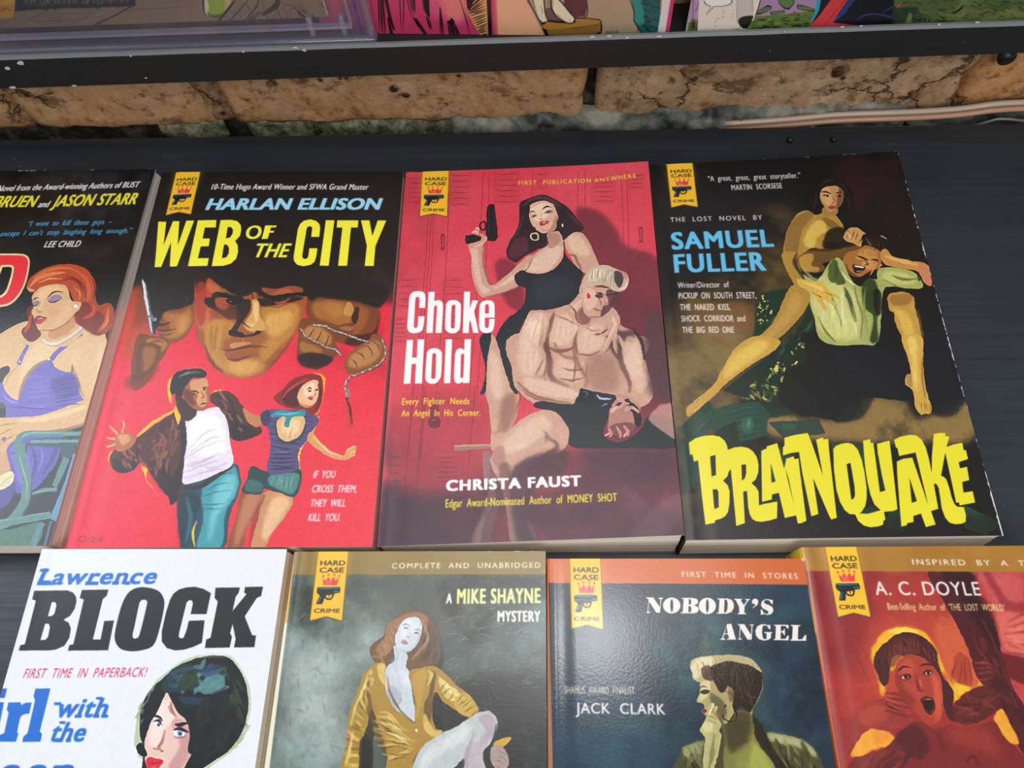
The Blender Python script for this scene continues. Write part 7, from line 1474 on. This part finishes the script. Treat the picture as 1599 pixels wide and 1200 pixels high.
def art_comic_slab(C):
    cv = Canvas(168, 258, [project(c) for c in C], '7c6c5c', 4.0); s = cv; K = '201c1a'
    s.V(0, 0, 5.33)
    s.mottle('8c7c6a', '900,0 1700,0 1700,260 700,260', 90, 0.3, 0.7, 0.7, 40, 3); s.mottle('6c5c50', '0,60 1100,0 900,260 0,260', 90, 0.3, 0.7, 0.6, 40, 4)
    s.P('c8942c', '-200,-900 150,-900 140,0 118,130 -200,140'); s.P('a07c28', '-200,20 136,14 120,130 -200,140', 0.6, 2); s.t('BPL', 4, 76, 112, 70, 32, '6c4a1c', 0, 0, 1.1, 1)
    s.P('24282a', '150,-300 1150,-300 1130,30 760,45 500,48 300,60 132,76'); s.hatch('8c948c', '240,-40 1100,-60', '200,26 1080,6', 60, 7, 1, 0.7, 10, 3); s.hatch(K, '160,40 1100,10', '180,66 1120,24', 30, 20, 2, 0.8, 6)
    s.s(K, [(1145, 8), (960, 110), (665, 250)], [6, 11, 8], 0.8, 1, 0)
    for q in ('410,68 300,120 190,170', '860,55 700,130 560,190', '500,96 640,92 790,84', '280,160 500,150 640,146', '640,146 760,122 880,118', '1060,66 1300,50 1600,38', '500,225 660,216'): s.s('4c3c34', q, [3, 5, 2], 1, 0.8)
    s.V(320, 0, 6.6625)
    s.p(K, '0,-60 240,-60 225,60 200,130 120,155 40,140 -5,100', 1); s.p('dccca8', '5,-60 60,-60 50,130 20,120 5,90', 1); s.p('3c7424', '40,100 205,100 180,138 110,148 50,138', 1); s.p('8cac2c', '40,-60 228,-60 215,80 190,115 100,122 45,110 50,40', 1); s.p('c8ac78', '225,-60 290,-60 250,60 215,110', 1)
    for q, w_ in (('320,-20 240,80 120,230', 26), ('450,-20 340,110 230,230', 12), ('560,-40 540,50 400,210', 16), ('580,100 480,180 440,215', 44), ('770,-40 740,40 600,130', 60), ('440,20 490,100', 8), ('360,120 410,200', 8), ('600,-40 625,80', 5), ('760,60 800,185', 12), ('640,130 680,195', 10), ('700,170 760,90', 8), ('80,180 10,240', 8), ('730,185 780,110', 6)): s.s(K, q, [w_*0.7, w_, w_*0.5], 1, 0.95)
    s.p('5c5c58', '480,130 560,90 570,130 490,170', 3, 0.7)
    for q in ('830,10 850,22 930,40 950,60', '820,50 870,145 800,170', '815,45 840,25', '880,85 935,175', '880,85 945,60 1000,160', '975,0 1000,80 1060,170', '1000,20 1060,100 1130,150', '1190,0 1260,60 1370,100', '930,95 950,130', '1340,0 1390,130'): s.s(K, q, [3, 5, 2], 0.7, 0.9)
    s.s(K, '970,90 1010,130 1060,165', 24, 2, 0.8); s.s(K, '1245,-20 1262,35', 12, 1, 0.9, 0); s.s(K, '1020,80 1060,120', 12, 1, 0.9, 0); s.s(K, '1120,130 1140,155', 14, 1, 0.9, 0)
    s.P('8c2c48', '1360,-60 1430,-60 1420,60 1390,60', 0.5, 3)
    return cv
xr = atY(1043, 56, 306).x
C = panel_frame(xr-174, xr, 258, 306, 326.5, 11); comic(C, 'pink and peach comic with feet on a round golden stool, partly behind the clear case', art_comic_pink(C))
xl = atY(1069, 54, 306).x
C = panel_frame(xl, xl+172, 258, 306, 326.5); comic(C, 'comic with green rubble, lilac sky and a black shoe, standing at the right', art_comic_rocks(C))
# ---- the graded comic in its clear hard case
CXR = atY(588, 64, 304).x; CXL = CXR-203
F_ = panel_frame(CXL, CXR, 330, 312.0, 322.5)
ox = (F_[1]-F_[0]).normalized(); oz = (F_[0]-F_[3]).normalized(); oy = ox.cross(oz)
if oy.y > 0: oy = -oy
cb0 = (F_[2]+F_[3])/2
def thin_plastic(name, tint, body, rough, white, ior=1.45):
    """clear sheet plastic: light passes straight through, the surface mirrors by the Fresnel law, a little of it is milky"""
    m = bpy.data.materials.new(name); m.use_nodes = True; t = m.node_tree; t.nodes.clear(); N = t.nodes.new
    out = N('ShaderNodeOutputMaterial'); tr = N('ShaderNodeBsdfTransparent'); gl = N('ShaderNodeBsdfGlossy'); tl = N('ShaderNodeBsdfDiffuse'); fr = N('ShaderNodeFresnel'); m1 = N('ShaderNodeMixShader'); m2 = N('ShaderNodeMixShader')
    tr.inputs[0].default_value = (*tint, 1); gl.inputs['Roughness'].default_value = rough; tl.inputs[0].default_value = (*white, 1); g = N('ShaderNodeNewGeometry'); mr = N('ShaderNodeMapRange'); mr.inputs['To Min'].default_value = ior; mr.inputs['To Max'].default_value = 1/ior; t.links.new(g.outputs['Backfacing'], mr.inputs['Value']); t.links.new(mr.outputs[0], fr.inputs[0])
    m1.inputs[0].default_value = body; t.links.new(tr.outputs[0], m1.inputs[1]); t.links.new(tl.outputs[0], m1.inputs[2])
    t.links.new(fr.outputs[0], m2.inputs[0]); t.links.new(m1.outputs[0], m2.inputs[1]); t.links.new(gl.outputs[0], m2.inputs[2]); t.links.new(m2.outputs[0], out.inputs[0])
    return m
PL = thin_plastic('clear_plastic', (0.97, 0.96, 0.99), 0.02, 0.12, (0.8, 0.8, 0.9))
RIMM = thin_plastic('clear_plastic_rim', (0.93, 0.91, 0.98), 0.10, 0.14, (0.75, 0.75, 0.92), 1.8)
PF_ = thin_plastic('frosted_plastic', (0.90, 0.88, 0.96), 0.2, 0.2, (0.78, 0.76, 0.92), 1.8)
case = empty('comic_case', cb0, 'clear hard plastic case with rounded corners standing on the ledge at left', 'case')
def cbox(name, x0, x1, z0, z1, y0, y1, m, bev=0.8, parent=None, off=None, seg=3):
    """box in the case's own frame: x along the ledge, z up the case, y towards the viewer"""
    bm = bmesh.new(); bm_box(bm, x0, x1, y0, y1, z0, z1, bev, seg)
    for v in bm.verts: v.co = F_[3]+ox*v.co.x+oy*v.co.y+oz*v.co.z
    return bm_obj(name, bm, m, parent or case, bev > 0, off if off is not None else cb0)
cbox('front_plate', 2, 201, 1.5, 328, 5.8, 7.0, PL, 0.4); cbox('back_plate', 2, 201, 1.5, 328, 0.2, 1.4, PL, 0.4)
cbox('rim_bar', 0, 203, 0.2, 4.6, 0, 8.0, RIMM, 1.9); cbox('rim_bar', 0, 203, 325.4, 329.8, 0, 8.0, RIMM, 1.9)
cbox('rim_bar', 0, 4.4, 4.6, 325.4, 0, 8.0, RIMM, 1.9); cbox('rim_bar', 198.6, 203, 4.6, 325.4, 0, 8.0, RIMM, 1.9)
cbox('inner_rail', 6, 192, 8.4, 9.9, 1.5, 5.7, PF_, 0.5); cbox('inner_rail', 191, 192.5, 9.9, 300, 1.5, 5.7, PF_, 0.4)
cbox('seam_strip', 195.6, 196.6, 6.5, 322, 5.9, 6.7, mat('seam_violet', '4030a0', 0.4), 0.0)
for x in (170, 186): cbox('post', x, x+2.6, 4.6, 15, 2, 5.4, PF_, 0.6)
ci = [F_[3]+ox*a+oz*b_+oy*2.2 for a, b_ in ((13, 272), (181, 272), (181, 14.5), (13, 14.5))]
comic(ci, 'brown comic with a green-skinned figure sealed inside the clear case', art_comic_slab(ci), 1.8)
